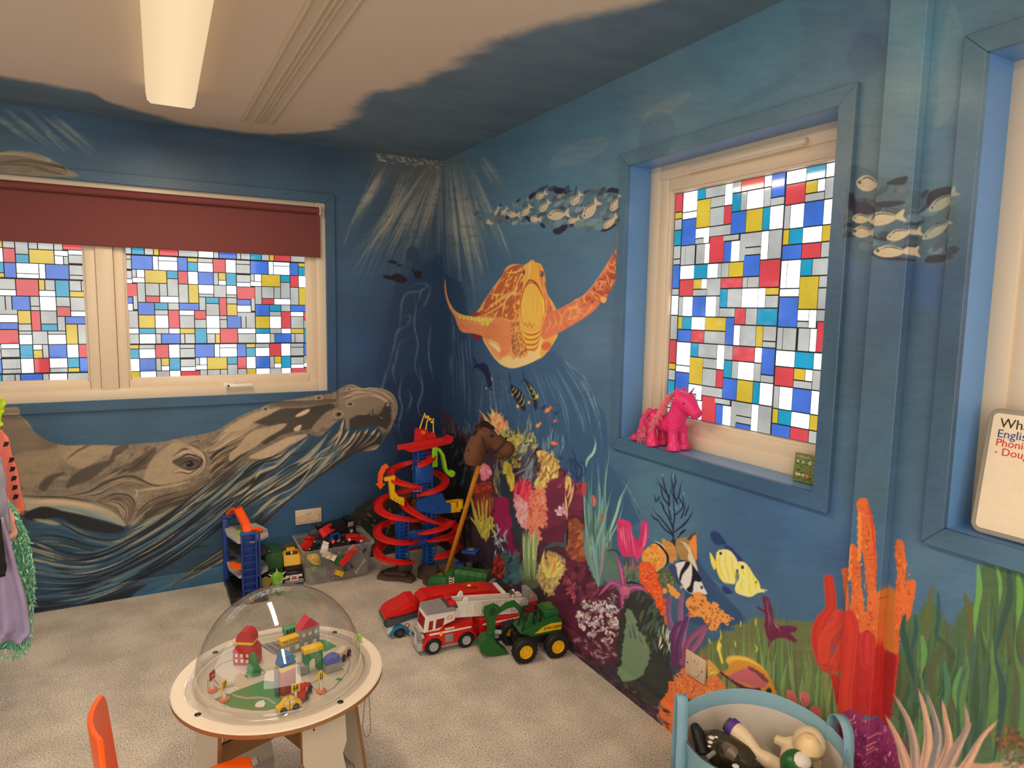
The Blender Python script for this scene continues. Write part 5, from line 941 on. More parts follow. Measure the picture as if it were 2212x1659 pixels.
o = struct('trim_1', bm, CREAM); o.location = (-1.108,-5.2,2.4)
# skirtings, painted over with the mural
def skirt(name, axis, segs, m_):
    bm = BM()
    for a, b_ in segs:
        pr = [(0,0),(.016,0),(.016,.078),(.012,.086),(.0,.09)]
        if axis == 'y': prism(bm, [(-q, z) for q, z in pr], b_-a, 'YZ', a)
        else: prism(bm, [(-q, z) for q, z in pr], b_-a, 'XZ', a)
    return struct(name, bm, m_)
skirt('baseboard_back', 'y', [(X0,0)], M_back); skirt('baseboard_right', 'x', [(Y0,-2.79),(-2.79,0)], M_right)
# pilaster board between the windows
bm = BM(); box(bm, (-.030,-2.893,0.0),(0,-2.803,2.4),.0015,1); struct('trim_2', bm, M_right)

# ------------------------------------------------------------------ windows
PVC = mat('window_pvc', (224,204,178), rough=.35, noise=.02); PVCD = mat('window_gasket', (40,38,36), rough=.6)
def pane_mat(name, rgb, st, var=.12):
    m = bpy.data.materials.new(name); m.use_nodes = True; nt = m.node_tree; N = nt.nodes; L = nt.links; N.remove(N['Principled BSDF'])
    e = N.new('ShaderNodeEmission'); g = N.new('ShaderNodeNewGeometry'); nz = N.new('ShaderNodeTexNoise'); nz.inputs['Scale'].default_value = 7; nz.inputs['Detail'].default_value = 4; L.new(g.outputs['Position'], nz.inputs[0])
    mp = N.new('ShaderNodeMapRange'); mp.inputs[1].default_value = .3; mp.inputs[2].default_value = .7; mp.inputs[3].default_value = st*(1-var); mp.inputs[4].default_value = st*(1+var); L.new(nz.outputs['Fac'], mp.inputs[0]); L.new(mp.outputs[0], e.inputs[1])
    e.inputs[0].default_value = lin(rgb)+(1,)
    gl = N.new('ShaderNodeBsdfGlossy'); gl.inputs[0].default_value = (1,1,1,1); gl.inputs['Roughness'].default_value = .05; fr = N.new('ShaderNodeFresnel'); ad = N.new('ShaderNodeMixShader'); L.new(fr.outputs[0], ad.inputs[0]); L.new(e.outputs[0], ad.inputs[1]); L.new(gl.outputs[0], ad.inputs[2])
    L.new(ad.outputs[0], N['Material Output'].inputs[0]); return m
PM = {'W': pane_mat('pane_white_film', (236,242,252),2.3,.05), 'G': pane_mat('pane_clear_film', (192,193,188),1.0,.20), 'B': pane_mat('pane_blue_film', (72,120,216),1.0,.18), 'R': pane_mat('pane_red_film', (222,78,84),1.0,.10),
      'Y': pane_mat('pane_yellow_film', (222,190,62),1.0,.12), 'T': pane_mat('pane_teal_film', (42,160,196),1.0,.15)}
PME = {}
for k, m_ in PM.items():
    bm = BM(); box(bm, (-.5,-.5,-.5),(.5,.5,.5)); me = bpy.data.meshes.new('pane_'+k); bm.to_mesh(me); bm.free(); me.materials.append(m_); PME[k] = me
S_ = 10.0545; ZZ = {1: (255,520),2: (255,670),3: (450,530),4: (450,670)}; GP = 0.062
def pc(z, a, b, c, d, k, za=None):
    o = ZZ[z]; o2 = ZZ[za or z]; ym = (o[1]+b/S_+o2[1]+d/S_)/2; xm = (o[0]+a/S_+o2[0]+c/S_)/2
    return [hit(o[0]+a/S_, ym, 1, GP).x, hit(o2[0]+c/S_, ym, 1, GP).x, hit(xm, o2[1]+d/S_, 1, GP).z, hit(xm, o[1]+b/S_, 1, GP).z, k]
def px3(z, a, z2, b): return b if z == z2 else (ZZ[z2][0]-ZZ[z][0])*S_+b
CELLS = [(1,290,310,762,600, 'B'),(1,762,322,880,620, 'W'),(1,880,330,1300,425, 'W'),(1,882,425,1300,640, 'W'),(1,1302,355,1505,655, 'B'),(1,1507,375,1728,460, 'Y'),(1,1507,460,1732,672, 'T'),(1,1732,385,2062,480, 'G'),(1,1734,480,2066,690, 'W'),(3,105,308,380,600, 'R'),(3,380,328,606,618, 'W'),(3,606,342,908,430, 'G'),(3,608,430,912,640, 'G'),
    (1,150,595,302,780, 'G'),(1,153,780,307,885, 'W'),(1,302,605,408,785, 'G'),(1,408,612,580,793, 'W'),(1,306,785,582,900, 'W'),(1,580,625,1064,918, 'Y'),(1,1066,648,1308,830, 'T'),(1,1070,830,1314,1202, 'G'),(1,1308,660,1518,940, 'R'),(1,1518,672,1742,950, 'W'),(1,1740,690,2072,968, 'B'),(3,112,605,224,870, 'G'),(3,224,612,388,783, 'Y'),(3,226,783,390,878, 'W'),(3,388,620,612,892, 'T'),
    (1,160,888,420,1172, 'R'),(1,422,895,592,1322, 'G'),(1,590,910,902,1190, 'G'),(1,902,918,1078,1195, 'G'),(1,598,1190,908,1330, 'R'),(1,906,1200,1318,1350, 'W'),(1,1315,942,1530,1358, 'G'),(1,1526,950,1750,1362, 'Y'),(1,1748,965,2082,1152, 'W'),(1,1752,1152,2086,1232, 'G'),(3,122,875,394,1140, 'G'),(3,392,885,618,1075, 'W'),(3,394,1075,620,1156, 'G'),
    (1,170,1172,322,1318, 'B'),(1,322,1178,432,1480, 'G'),(1,172,1318,324,1475, 'W'),(1,180,1475,434,1582, 'G'),(1,436,1325,796,1588, 'B'),(1,796,1338,1086,1500, 'T'),(1,798,1500,1088,1602, 'G'),(1,1084,1348,1326,1506, 'G'),(1,1326,1355,1754,1522, 'B'),(1,1752,1232,1908,1525, 'G'),(1,1908,1236,2202,1380, 'T'),(1,1914,1380,2206,1625, 'G'),(3,238,1150,398,1545, 'R'),(3,398,1156,622,1292, 'G'),(3,400,1292,626,1545, 'Y'),
    (4,404,140,714,406, 'B'),(4,714,146,822,408, 'G'),(4,822,150,1026,412, 'G'),(4,246,130,402,208, 'G'),(4,248,208,406,402, 'G'),(2,440,85,803,378, 'Y'),(2,803,92,1095,382, 'W'),(2,1090,8,1332,384, 'R'),(2,1332,18,1662,106, 'W'),(2,1336,106,1666,388, 'G'),(2,1662,20,1916,196, 'R'),(2,1664,196,1920,392, 'G'),(2,1918,118,2208,402, 'W'),
    (2,448,376,806,498, 'T'),(2,452,498,814,716, 'W'),(2,806,380,1096,500, 'G'),(2,1096,383,1338,503, 'W'),(2,812,500,930,716, 'G'),(2,930,503,1342,718, 'B'),(2,1336,387,1668,512, 'Y'),(2,1342,512,1450,720, 'G'),(2,1450,512,1670,720, 'G'),(2,1666,392,1924,722, 'T'),(2,1922,400,2210,518, 'W'),(2,1926,518,2100,722, 'G'),(4,138,522,252,727, 'Y'),(4,250,408,632,732, 'R'),(4,632,412,1030,533, 'W'),(4,634,533,1032,740, 'G')]
_c = [pc(*q) for q in CELLS]
_a = pc(1,290,310,762,600, 'B'); _b = pc(3,912,362,1312,655, 'B'); PX = _b[0]-_a[0]
_y2 = pc(2,1935,1015, px3(2,0,4,405),1275, 'Y'); _y1 = pc(1,580,625,1064,918, 'Y'); SX, SZ = _y2[0]-_y1[0],(_y2[3]-_y1[3]+_y2[2]-_y1[2])/2
def snap(vals, tol):
    v = sorted(vals); gr = [[v[0]]]
    for x in v[1:]:
        (gr[-1].append(x) if x-gr[-1][-1] < tol else gr.append([x]))
    mp = {}
    for g_ in gr:
        mu = sum(g_)/len(g_)
        for x in g_: mp[x] = mu
    return mp
x00 = min(c[0] for c in _c); _w = lambda x: x00+(x-x00) % PX
for c in _c:                                           # lines that meet across the repeat share one place
    for i in (0,1): pass
mz = snap([v for c in _c for v in c[2:4]],.0045); mxs = snap([v for c in _c for v in c[0:2]],.0042)
_c += [pc(3,610,640,918,808, 'G'), pc(3,615,808,920,900, 'W'), pc(3,620,900,1016,1172, 'R'), pc(3,622,1172,926,1302, 'B'), pc(3,626,1302,928,1452, 'W'), pc(3,626,1452,1020,1550, 'G')]
for c in _c[-6:]:
    for v in c[:4]: mz.setdefault(v, v); mxs.setdefault(v, v)
FILM = [(mxs[c[0]], mxs[c[1]], mz[c[2]], mz[c[3]], c[4]) for c in _c]
Y0C = ((_y1[0]+_y1[1])/2,(_y1[2]+_y1[3])/2)
def film(parent, to, rect, place, thick=.003):
    """lay the film's panes on a glass: `to` maps film coordinates to the glass (s, z), rect clips, place gives loc and scale"""
    n = 0; done = []; lead = 0.0022
    for j in range(-6,7):
        for i in range(-7,8):
            for c in FILM:
                p = to(c[0]+i*PX+j*SX, c[2]+j*SZ); q = to(c[1]+i*PX+j*SX, c[3]+j*SZ)
                a, b_ = sorted((p[0], q[0])); d, e = sorted((p[1], q[1]))
                a += lead; b_ -= lead; d += lead; e -= lead
                a = max(a, rect[0]); b_ = min(b_, rect[1]); d = max(d, rect[2]); e = min(e, rect[3])
                if b_-a < .004 or e-d < .004: continue
                mid = ((a+b_)/2,(d+e)/2)
                if any(x0 < mid[0] < x1 and y0 < mid[1] < y1 for x0, x1, y0, y1 in done): continue
                done.append((a, b_, d, e))
                o = bpy.data.objects.new('pane', PME[c[4]]); COL.objects.link(o); o.parent = parent
                o.location, o.scale = place((a+b_)/2,(d+e)/2, b_-a, e-d, thick); n += 1
    return n
def frame_bars(bm, rect, w, place, d0, d1, bev=.004):
    """four mitre-like bars round rect (s0,s1,z0,z1); place maps (s, depth, z)"""
    s0, s1, z0, z1 = rect
    for a, b_, c, d in ((s0, s0+w, z0, z1),(s1-w, s1, z0, z1),(s0+w, s1-w, z0, z0+w),(s0+w, s1-w, z1-w, z1)):
        p, q = place(a, d0, c), place(b_, d1, d); box(bm, [min(i, j) for i, j in zip(p, q)],[max(i, j) for i, j in zip(p, q)], bev, 2)
def handle(parent, loc, rz, flip=1):
    bm = BM(); box(bm, (-.03,-.012,-.012),(.03,0,.012),.005,2); cyl(bm, (-.008,-.006,0),(-.008,-.035,0),.010, n=16); 
    box(bm, (-.02,-.046,-.010),(.118,-.030,.009),.006,2); o = obj('handle', bm, mat('handle_white', (232,226,216), rough=.25), parent, loc=loc); o.rotation_euler = (0,0, rz); o.scale = (flip, 1,1)
    bm = BM(); cyl(bm, (-.008,-.046,0),(-.008,-.0475,0),.006, n=14); k = obj('lock', bm, mat('lock_brass', (70,60,50), metal=.8), o)
    return o
pb = lambda s, d, z: (s, d, z)             # back wall: s is x
pr_ = lambda s, d, z: (d, -s, z)           # right wall: s is -y
# window 1 (back wall)
W1 = thing('window_1', '', 'window'); del W1['label'], W1['category']; W1['kind'] = 'structure'
bm = BM(); frame_bars(bm, (-3.02,-.705,1.028,2.094),.058, pb, .012,.075); bx = (-1.822,-1.747)
box(bm, (bx[0],.010,1.08),(bx[1],.075,2.04),.004); obj('frame', bm, PVC, W1)
for i, (a, b_) in enumerate(((-2.965,-1.822),(-1.747,-.762))):
    bm = BM(); frame_bars(bm, (a, b_, 1.080,2.040),.046, pb, .022,.080,.006); frame_bars(bm, (a+.034, b_-.034,1.114,2.006),.022, pb, .036,.080,.006); s = obj('sash', bm, PVC, W1)
    bm = BM(); frame_bars(bm, (a-.003, b_+.003,1.077,2.043),.003, pb, .0235,.06,0); obj('seam', bm, mat('window_seam', (120,104,84)), s)
    g0, g1 = a+.050, b_-.050
    bm = BM(); box(bm, (g0, GP+.003,1.122),(g1, GP+.010,2.0)); obj('lead_came', bm, PVCD, W1)
    if i == 1: to = lambda x, z: (x, z)
    else:
        yl = pc(1,0,0,1,1, 'Y'); qa = hit(185/2.962,360+580/2.962,1, GP); qb = hit(345/2.962,360+580/2.962,1, GP); qt = hit(265/2.962,360+533/2.962,1, GP); qd = hit(265/2.962,360+625/2.962,1, GP)
        CY_ = ((qa.x+qb.x)/2,(qt.z+qd.z)/2); to = lambda x, z: (CY_[0]-(x-Y0C[0]), CY_[1]-(z-Y0C[1]))
    n_ = film(W1, to, (g0+.004, g1-.004,1.126,1.84), lambda s, z, w_, h_, t: ((s, GP+.0015, z),(w_, t, h_)))
    bm = BM(); box(bm, (g0, GP+.001,1.84),(g1, GP+.003,2.0)); obj('glass', bm, PM['G'], W1)
handle(W1,(-1.235,.022,1.083),0)
# window 2 and 3 (right wall)
def right_window(name, s0, s1, z0, z1, depth, anchor, hs=None):
    W = thing(name, '', 'window'); del W['label'], W['category']; W['kind'] = 'structure'
    bm = BM(); frame_bars(bm, (s0, s1, z0, z1),.056, pr_, depth, depth+.07); obj('frame', bm, PVC, W)
    a, b_, c, d = s0+.052, s1-.052, z0+.050, z1-.050
    bm = BM(); frame_bars(bm, (a, b_, c, d),.048, pr_, depth+.006, depth+.07,.006); frame_bars(bm, (a+.036, b_-.036, c+.034, d-.034),.024, pr_, depth+.014, depth+.07,.006); s = obj('sash', bm, PVC, W)
    bm = BM(); frame_bars(bm, (a-.003, b_+.003, c-.003, d+.003),.003, pr_, depth+.002, depth+.05,0); obj('seam', bm, mat('window_seam_dark', (60,50,42)), s)
    g = (a+.054, b_-.054, c+.052, d-.052); gd = depth+.030
    bm = BM(); frame_bars(bm, (g[0], g[1], g[2], g[3]),.009, pr_, gd-.002, gd+.01,0); obj('glazing_bead', bm, mat('bead_grey', (120,118,112), rough=.4), W)
    bm = BM(); p, q = pr_(g[0], gd+.003, g[2]), pr_(g[1], gd+.010, g[3]); box(bm, [min(i, j) for i, j in zip(p, q)],[max(i, j) for i, j in zip(p, q)]); obj('lead_came', bm, PVCD, W)
    film(W, anchor, (g[0]+.009, g[1]-.004, g[2]+.004, g[3]-.004), lambda s, z, w_, h_, t: ((gd+.0015,-s, z),(t, w_, h_)))
    bm = BM(); box(bm, (depth-.016,-(s0+.70), z1-.052),(depth+.006,-(s0+.20), z1-.030),.006,2); box(bm, (depth-.02,-(s0+.695), z1-.056),(depth-.006,-(s0+.205), z1-.050),.002,1); obj('trickle_vent', bm, PVC, W)
    return W, gd
GD = .130
ya, yb = hit(1504.3,460,0, GD), hit(1531.5,460,0, GD); yt, yd = hit(1518,429,0, GD), hit(1518,492.4,0, GD)
C2 = (-(ya.y+yb.y)/2,(yt.z+yd.z)/2)
print('FILM check: back Y', _y1[1]-_y1[0], _y1[3]-_y1[2], 'right Y', yt.z-yd.z, -(yb.y-ya.y), 'PX', PX, 'S', SX, SZ)
to2 = lambda x, z: (C2[0]-(z-Y0C[1]), C2[1]+(x-Y0C[0]))
W2, gd = right_window('window_2', 1.797,2.735,1.015,2.060,.10, to2)
handle(W2,(.106,-2.262,1.052), PI/2,-1)
W3, _g = right_window('window_3', 3.015,3.98,1.015,2.088,.10, lambda x, z: (C2[0]+1.31-(z-Y0C[1]), C2[1]+(x-Y0C[0])))
# linings and architraves, painted with the wall
def archi(name, par, s0, s1, z0, z1, w, plc, paint, lin_d, sill=False):
    """flat boards round an opening (inner edges s0,s1,z0,z1), mitred, and the lining behind them"""
    T = .018
    def quad(pts):
        vs = [bm.verts.new(plc(s, -T, z)) for s, z in pts]; vb = [bm.verts.new(plc(s, 0.0005, z)) for s, z in pts]
        bm.faces.new(vs); bm.faces.new(vb[::-1])
        for i in range(4): bm.faces.new((vs[i], vb[i], vb[(i+1) % 4], vs[(i+1) % 4]))
    e = .0006
    for nm, pts in (('architrave', [(s0-w, z0-w),(s0, z0),(s0, z1),(s0-w, z1+w)]),('architrave', [(s0-w+e, z1+w),(s0+e, z1),(s1-e, z1),(s1+w-e, z1+w)]),('architrave', [(s1, z0),(s1+w, z0-w),(s1+w, z1+w),(s1, z1)]),('architrave', [(s0-w+e, z0-w),(s1+w-e, z0-w),(s1-e, z0),(s0+e, z0)])):
        bm = BM(); quad(pts); o = obj(nm, bm, paint, par, smooth=0)
        md = o.modifiers.new('bevel', 'BEVEL'); md.width = .0015; md.segments = 1
    bm = BM(); th = .008
    for a, b_, c, d in ((s0-th, s0, z0-th, z1+th),(s1, s1+th, z0-th, z1+th),(s0, s1, z0-th, z0),(s0, s1, z1, z1+th)):
        p, q = plc(a, -.0005, c), plc(b_, lin_d, d); box(bm, [min(i, j) for i, j in zip(p, q)],[max(i, j) for i, j in zip(p, q)])
    obj('lining', bm, mat('lining_blue_gloss', (100,146,196), rough=.3, noise=.04), par)
archi('a', W1,-3.012,-.713,1.032,2.087,.050, pb, M_back, .012)
archi('a', W2,1.800,2.673,1.020,2.057,.048, pr_, M_trim, .100)
archi('a', W3,3.022,3.95,1.020,2.083,.048, pr_, M_trim, .100)
# ------------------------------------------------------------------ roller blind
BL_ = thing('roller_blind', 'maroon roller blind drawn a third of the way down the wide back window', 'blind', (-1.88,-.012,2.06))
MA = mat('blind_maroon', (116,56,54), rough=.75, noise=.05, nscale=20, bump=.2, bscale=900)
bm = BM(); box(bm, (-1.14,-.0015,-.262),(1.135,.0,.0)); obj('fabric', bm, MA, BL_)
bm = BM(); tube(bm, [(-1.14,.001,-.268),(1.135,.001,-.268)],.008, n=10, flat=(.5,1)); obj('bottom_bar', bm, mat('blind_hem', (112,56,52), rough=.7), BL_)
bm = BM(); cyl(bm, (-1.13,-.014,-.022),(1.125,-.014,-.022),.019, n=20); obj('roller', bm, MA, BL_)
bm = BM(); box(bm, (1.127,-.035,-.045),(1.133,.006,.012),.002); obj('bracket', bm, PVC, BL_)
# ------------------------------------------------------------------ ceiling light fittings
def fitting(loc, rz, label):
    t = thing('ceiling_light', label, 'light', loc, rz)
    bm = BM(); box(bm, (-.060,-.80,-.022),(.060,.80,0),.003); obj('tray', bm, mat('tray_white', (230,220,200), rough=.4), t)
    md = bpy.data.materials.new('ribbed_diffuser'); md.use_nodes = True; nt = md.node_tree; N = nt.nodes; L = nt.links; N.remove(N['Principled BSDF']); e = N.new('ShaderNodeEmission')
    tc = N.new('ShaderNodeTexCoord'); wv = N.new('ShaderNodeTexWave'); wv.inputs['Scale'].default_value = 75; wv.wave_profile = 'SIN'; L.new(tc.outputs['Object'], wv.inputs[0])
    sp = N.new('ShaderNodeSeparateXYZ'); L.new(tc.outputs['Object'], sp.inputs[0]); ab = N.new('ShaderNodeMath'); ab.operation = 'ABSOLUTE'; L.new(sp.outputs[0], ab.inputs[0])
    m1 = N.new('ShaderNodeMapRange'); m1.inputs[1].default_value = .02; m1.inputs[2].default_value = .09; m1.inputs[3].default_value = 1.0; m1.inputs[4].default_value = .86; L.new(ab.outputs[0], m1.inputs[0])
    m2 = N.new('ShaderNodeMapRange'); m2.inputs[3].default_value = .93; m2.inputs[4].default_value = 1.05; L.new(wv.outputs['Fac'], m2.inputs[0]); mu = N.new('ShaderNodeMath'); mu.operation = 'MULTIPLY'; L.new(m1.outputs[0], mu.inputs[0]); L.new(m2.outputs[0], mu.inputs[1])
    L.new(mu.outputs[0], e.inputs[1]); e.inputs[0].default_value = (1.0,.74,.44,1); L.new(e.outputs[0], N['Material Output'].inputs[0])
    bm = BM(); prof = [(-.088,-.020),(-.092,-.030),(-.088,-.060),(-.074,-.072),(.074,-.072),(.088,-.060),(.092,-.030),(.088,-.020)]
    prism(bm, prof, 1.62, 'XZ', -.81, bev=.003); obj('diffuser', bm, md, t)
    return t
fitting((-1.51,-1.45,2.4),-.02, 'long lit ceiling light with a ribbed cream diffuser, over the play table')
# ------------------------------------------------------------------ toys: shared pieces
PC = {'red': (206,34,30), 'dred': (150,26,28), 'blue': (28,84,168), 'dblue': (34,62,140), 'navy': (30,40,92), 'yel': (238,186,20), 'org': (248,96,22), 'lime': (150,206,40), 'grn': (34,96,44), 'dgrn': (22,66,34), 'blk': (26,25,27), 'dgry': (74,70,68), 'gry': (140,138,138),
      'lgry': (188,184,178), 'wht': (232,224,214), 'crm': (214,196,170), 'brn': (84,66,54), 'lblue': (90,150,196), 'teal': (30,120,160), 'pink': (222,70,110), 'slate': (70,76,84), 'silv': (176,174,172), 'wood': (206,172,128), 'torg': (222,120,84)}
def P_(k, rough=.35): return mat('plastic_'+k+('' if rough == .35 else '_'+str(int(rough*100))), PC[k], rough=rough, noise=.04, nscale=30)
def wheel(par, loc, r, w_, hub='gry', tyre='blk', axis='Y', side=-1, name='wheel', hr=.58, tread=True):
    """tyre with shoulders and grooves; the hub a sub-part"""
    bm = BM(); h = w_/2; lathe(bm, [(r*.55,-h),(r*.9,-h),(r, -h*.6),(r, h*.6),(r*.9, h),(r*.55, h),(r*.55,-h)],24, axis=axis)
    if tread and r > .03:
        for k in range(18):
            a = 2*PI*k/18; c, s = math.cos(a)*r, math.sin(a)*r; d = (c*.985,0, s*.985) if axis == 'Y' else (0, c*.985, s*.985)
            q = box(bm, (-r*.05,-h*.75,-r*.04),(r*.05, h*.75, r*.04)) if axis == 'Y' else box(bm, (-h*.75,-r*.05,-r*.04),(h*.75, r*.05, r*.04))
            bmesh.ops.transform(bm, matrix=Matrix.Translation(d) @ (Matrix.Rotation(-a, 4, 'Y') if axis == 'Y' else Matrix.Rotation(a, 4, 'X')), verts=q)
    o = obj(name, bm, P_(tyre, .6), par, loc=loc)
    bm = BM(); e = h*.86*side; f = h*1.02*side; lathe(bm, [(r*hr, -h*.5),(r*hr, e),(r*hr*.86, f),(r*hr*.7, e*.7),(r*.25, e*.7),(r*.2, f),(r*.001, f)],24, axis=axis)
    for k in range(5):
        a = 2*PI*k/5; c, s = math.cos(a)*r*hr*.48, math.sin(a)*r*hr*.48; cyl(bm, (c, e*.5, s) if axis == 'Y' else (e*.5, c, s),(c, e*.95, s) if axis == 'Y' else (e*.95, c, s), r*.07, n=6)
    obj('hub', bm, P_(hub), o); return o
def blob(name, bm, m, par, vox=.004, it=6, **k):
    o = obj(name, bm, m, par, smooth=180, **k); md = o.modifiers.new('remesh', 'REMESH'); md.mode = 'VOXEL'; md.voxel_size = vox; md.use_smooth_shade = True
    ms = o.modifiers.new('smooth', 'SMOOTH'); ms.iterations = it; ms.factor = .5; return o
def loft(bm, secs, n=14, mi=0):
    """secs: (x, z, half width y, half height) ellipses along x"""
    rings = [[bm.verts.new((x, hw*math.cos(2*PI*k/n), z+hh*math.sin(2*PI*k/n))) for k in range(n)] for x, z, hw, hh in secs]
    for a, b in zip(rings[:-1], rings[1:]):
        for k in range(n): bm.faces.new((a[k], a[(k+1) % n], b[(k+1) % n], b[k])).material_index = mi
    bm.faces.new(rings[0][::-1]); bm.faces.new(rings[-1])
def part_box(par, name, lo, hi, m, bev=.002, **k):
    bm = BM(); box(bm, lo, hi, bev); return obj(name, bm, m, par, **k)
RA = math.radians

# ------------------------------------------------------------------ play table with clear dome
TX, TY, TH = -1.312,-1.885,.43
T = thing('play_table', 'round white play table with splayed plywood legs, covered by a clear dome', 'table', (TX, TY, 0))
TOPW = mat('table_laminate', (226,212,194), rough=.28, noise=.03, nscale=6); PLY = mat('plywood_edge', (150,104,62), rough=.6, noise=.2, nscale=40); LEGW = mat('leg_laminate', (206,190,166), rough=.4, noise=.05, nscale=8)
bm = BM(); lathe(bm, [(0, TH),(.292, TH),(.296, TH-.003)],72); lathe(bm, [(.296, TH-.003),(.296, TH-.015),(.290, TH-.018),(0, TH-.018)],72, mi=1); obj('tabletop', bm, [TOPW, PLY], T)
for k, a in enumerate((RA(199), RA(290), RA(19), RA(110))):
    bm = BM(); w0, w1 = .068,.096; pr = [(-w0, TH-.018),(w0, TH-.018),(w0+.002,.28),(w0-.012,.25),(w1,0),(w1-.05,0),(w1-.06,.03),(-w1+.06,.03),(-w1+.05,0),(-w1,0),(-w0+.012,.25),(-w0-.002,.28)]
    prism(bm, pr, .012, 'XZ', -.006, bev=.0006)
    for f in bm.faces:
        f.material_index = 0 if abs(f.normal.y) > .8 else 1
    o = obj('leg', bm, [LEGW, PLY], T); tilt = Matrix.Translation((math.cos(a)*.236, math.sin(a)*.236,0)) @ Matrix.Rotation(a+PI/2,4, 'Z') @ Matrix.Rotation(RA(-3),4, 'X')
    o.matrix_local = tilt
    bm = BM()
    for dx, dz in ((-.035,.37),(-.033,.362),(.035,.372)): cyl(bm, (dx, .007, dz),(dx, -.0075, dz),.0028, n=8)
    s = obj('screw', bm, P_('blk'), o); s['kind'] = 'stuff'
for a in (RA(19), RA(110)):
    bm = BM(); box(bm, (-.226,-.006,.235),(.226,.006,.290),.001); o = obj('crossbar', bm, [PLY], T); o.rotation_euler = (0,0, a)
for a in (RA(207), RA(296), RA(40), RA(128)):
    bm = BM(); c = (math.cos(a)*.262, math.sin(a)*.262); lathe(bm, [(.0075, TH),(.0085, TH+.0015),(.006, TH+.003),(.003, TH+.0022),(0, TH+.0022)],14, center=(c[0], c[1],0)); obj('bolt', bm, mat('bolt_dark', (60,50,44), metal=.7, rough=.35), T)
dm = bpy.data.materials.new('clear_acrylic'); dm.use_nodes = True; nt = dm.node_tree; N = nt.nodes; L = nt.links; N.remove(N['Principled BSDF'])
tr = N.new('ShaderNodeBsdfTransparent'); tr.inputs[0].default_value = (.93,.93,.925,1); gl = N.new('ShaderNodeBsdfGlossy'); gl.inputs['Roughness'].default_value = .02; lw = N.new('ShaderNodeLayerWeight'); lw.inputs[0].default_value = .5; pw = N.new('ShaderNodeMath'); pw.operation = 'POWER'; pw.inputs[1].default_value = 3.2; L.new(lw.outputs['Facing'], pw.inputs[0]); fr = N.new('ShaderNodeMapRange'); fr.inputs[3].default_value = .08; fr.inputs[4].default_value = .8; L.new(pw.outputs[0], fr.inputs[0]); ms = N.new('ShaderNodeMixShader')
L.new(fr.outputs[0], ms.inputs[0]); L.new(tr.outputs[0], ms.inputs[1]); L.new(gl.outputs[0], ms.inputs[2]); L.new(ms.outputs[0], N['Material Output'].inputs[0]); CLEAR = dm
bm = BM(); pr = [(.262, TH+.0015),(.244, TH+.0015)]+[(.236*math.cos(RA(t_)), TH+.004+.250*math.sin(RA(t_))) for t_ in range(0,90,4)]+[(.0005, TH+.254)]
lathe(bm, pr, 96); obj('dome', bm, CLEAR, T, smooth=180)
# printed town plan on the table: thin coloured shapes
def flat(name, pts, m, z, par=T):
    bm = BM(); prism(bm, [(x-TX, y-TY) for x, y in pts],.0006, 'XY', z); return obj(name, bm, m, par, smooth=0)
tp = lambda *q: [(lambda v: (v.x, v.y))(hit(340+q[i]/4.096,1240+q[i+1]/4.096,2, TH)) for i in range(0, len(q),2)]
GRN = mat('print_green', (86,142,92), rough=.4); ROAD = mat('print_grey', (170,160,148), rough=.4); COURT = mat('print_slate', (104,104,112), rough=.4); PBLK = mat('print_line', (50,48,46), rough=.5); PWH = mat('print_white', (226,218,206), rough=.4)
bm = BM(); lathe(bm, [(0, TH+.0004),(.232, TH+.0004)],72); obj('printed_ground', bm, mat('print_ground', (200,190,174), rough=.35), T)
flat('printed_lawn', tp(500,1110,940,945,1060,960,1090,1090,1130,1110,1050,1190,960,1210,830,1208,650,1180), GRN, TH+.0005); flat('printed_lawn', tp(1410,590,1470,580,1590,640,1480,690,1420,640), GRN, TH+.0005); flat('printed_lawn', tp(1170,700,1230,730,1190,770), GRN, TH+.0005); flat('printed_lawn', tp(1290,1120,1320,1125,1280,1150), GRN, TH+.0005)
for q in ((1575,935,1600,920,1640,930,1620,950),(1640,810,1655,795,1650,820)): flat('printed_bush', tp(*q), GRN, TH+.0005)
flat('printed_path', tp(640,1060,700,1075,790,1095,900,1085,980,1100,1050,1150,1040,1165,975,1115,900,1105,790,1115,690,1095), ROAD, TH+.0012); flat('printed_pond', tp(870,1150,900,1130,940,1120,955,1150,940,1180,890,1185,862,1175), PWH, TH+.0012)
flat('printed_court', tp(905,632,1060,595,1120,620,1110,680,1060,720,1030,712), COURT, TH+.0005)
bm = BM()
def pline(q, wd=.0012, z=TH+.0013):
    for a, b_ in zip(q[:-1], q[1:]):
        d = Vector((b_[0]-a[0], b_[1]-a[1])); n = Vector((-d.y, d.x)).normalized()*wd/2
        vs = [bm.verts.new((p[0]-TX+s*n.x, p[1]-TY+s*n.y, z)) for p, s in ((a, -1),(b_, -1),(b_, 1),(a, 1))]; bm.faces.new(vs)
for q in ((445,950,450,1050,475,1060,540,1020,590,1010,675,975,650,960),(445,950,500,935,545,985),(500,850,560,800,690,750),(765,890,805,930,960,880,920,840),(1360,985,1440,1075,1560,1010,1680,870,1705,790,1680,720),(1360,975,1420,940),(600,1010,690,990)): pline(tp(*q))
o = obj('printed_outline', bm, PBLK, T, smooth=0, kind='stuff')
bm = BM()
for i in range(4): pline(tp(605+i*22,1040+(-1)**0*i*-2-i*10,650+i*22,1060-i*13),.006)
for q in ((940,625,1050,715),(990,612,1085,680),(1045,600,1110,655),(925,640,1085,605)): pline(tp(*q),.0014)
obj('printed_marking', bm, PWH, T, smooth=0, kind='stuff')
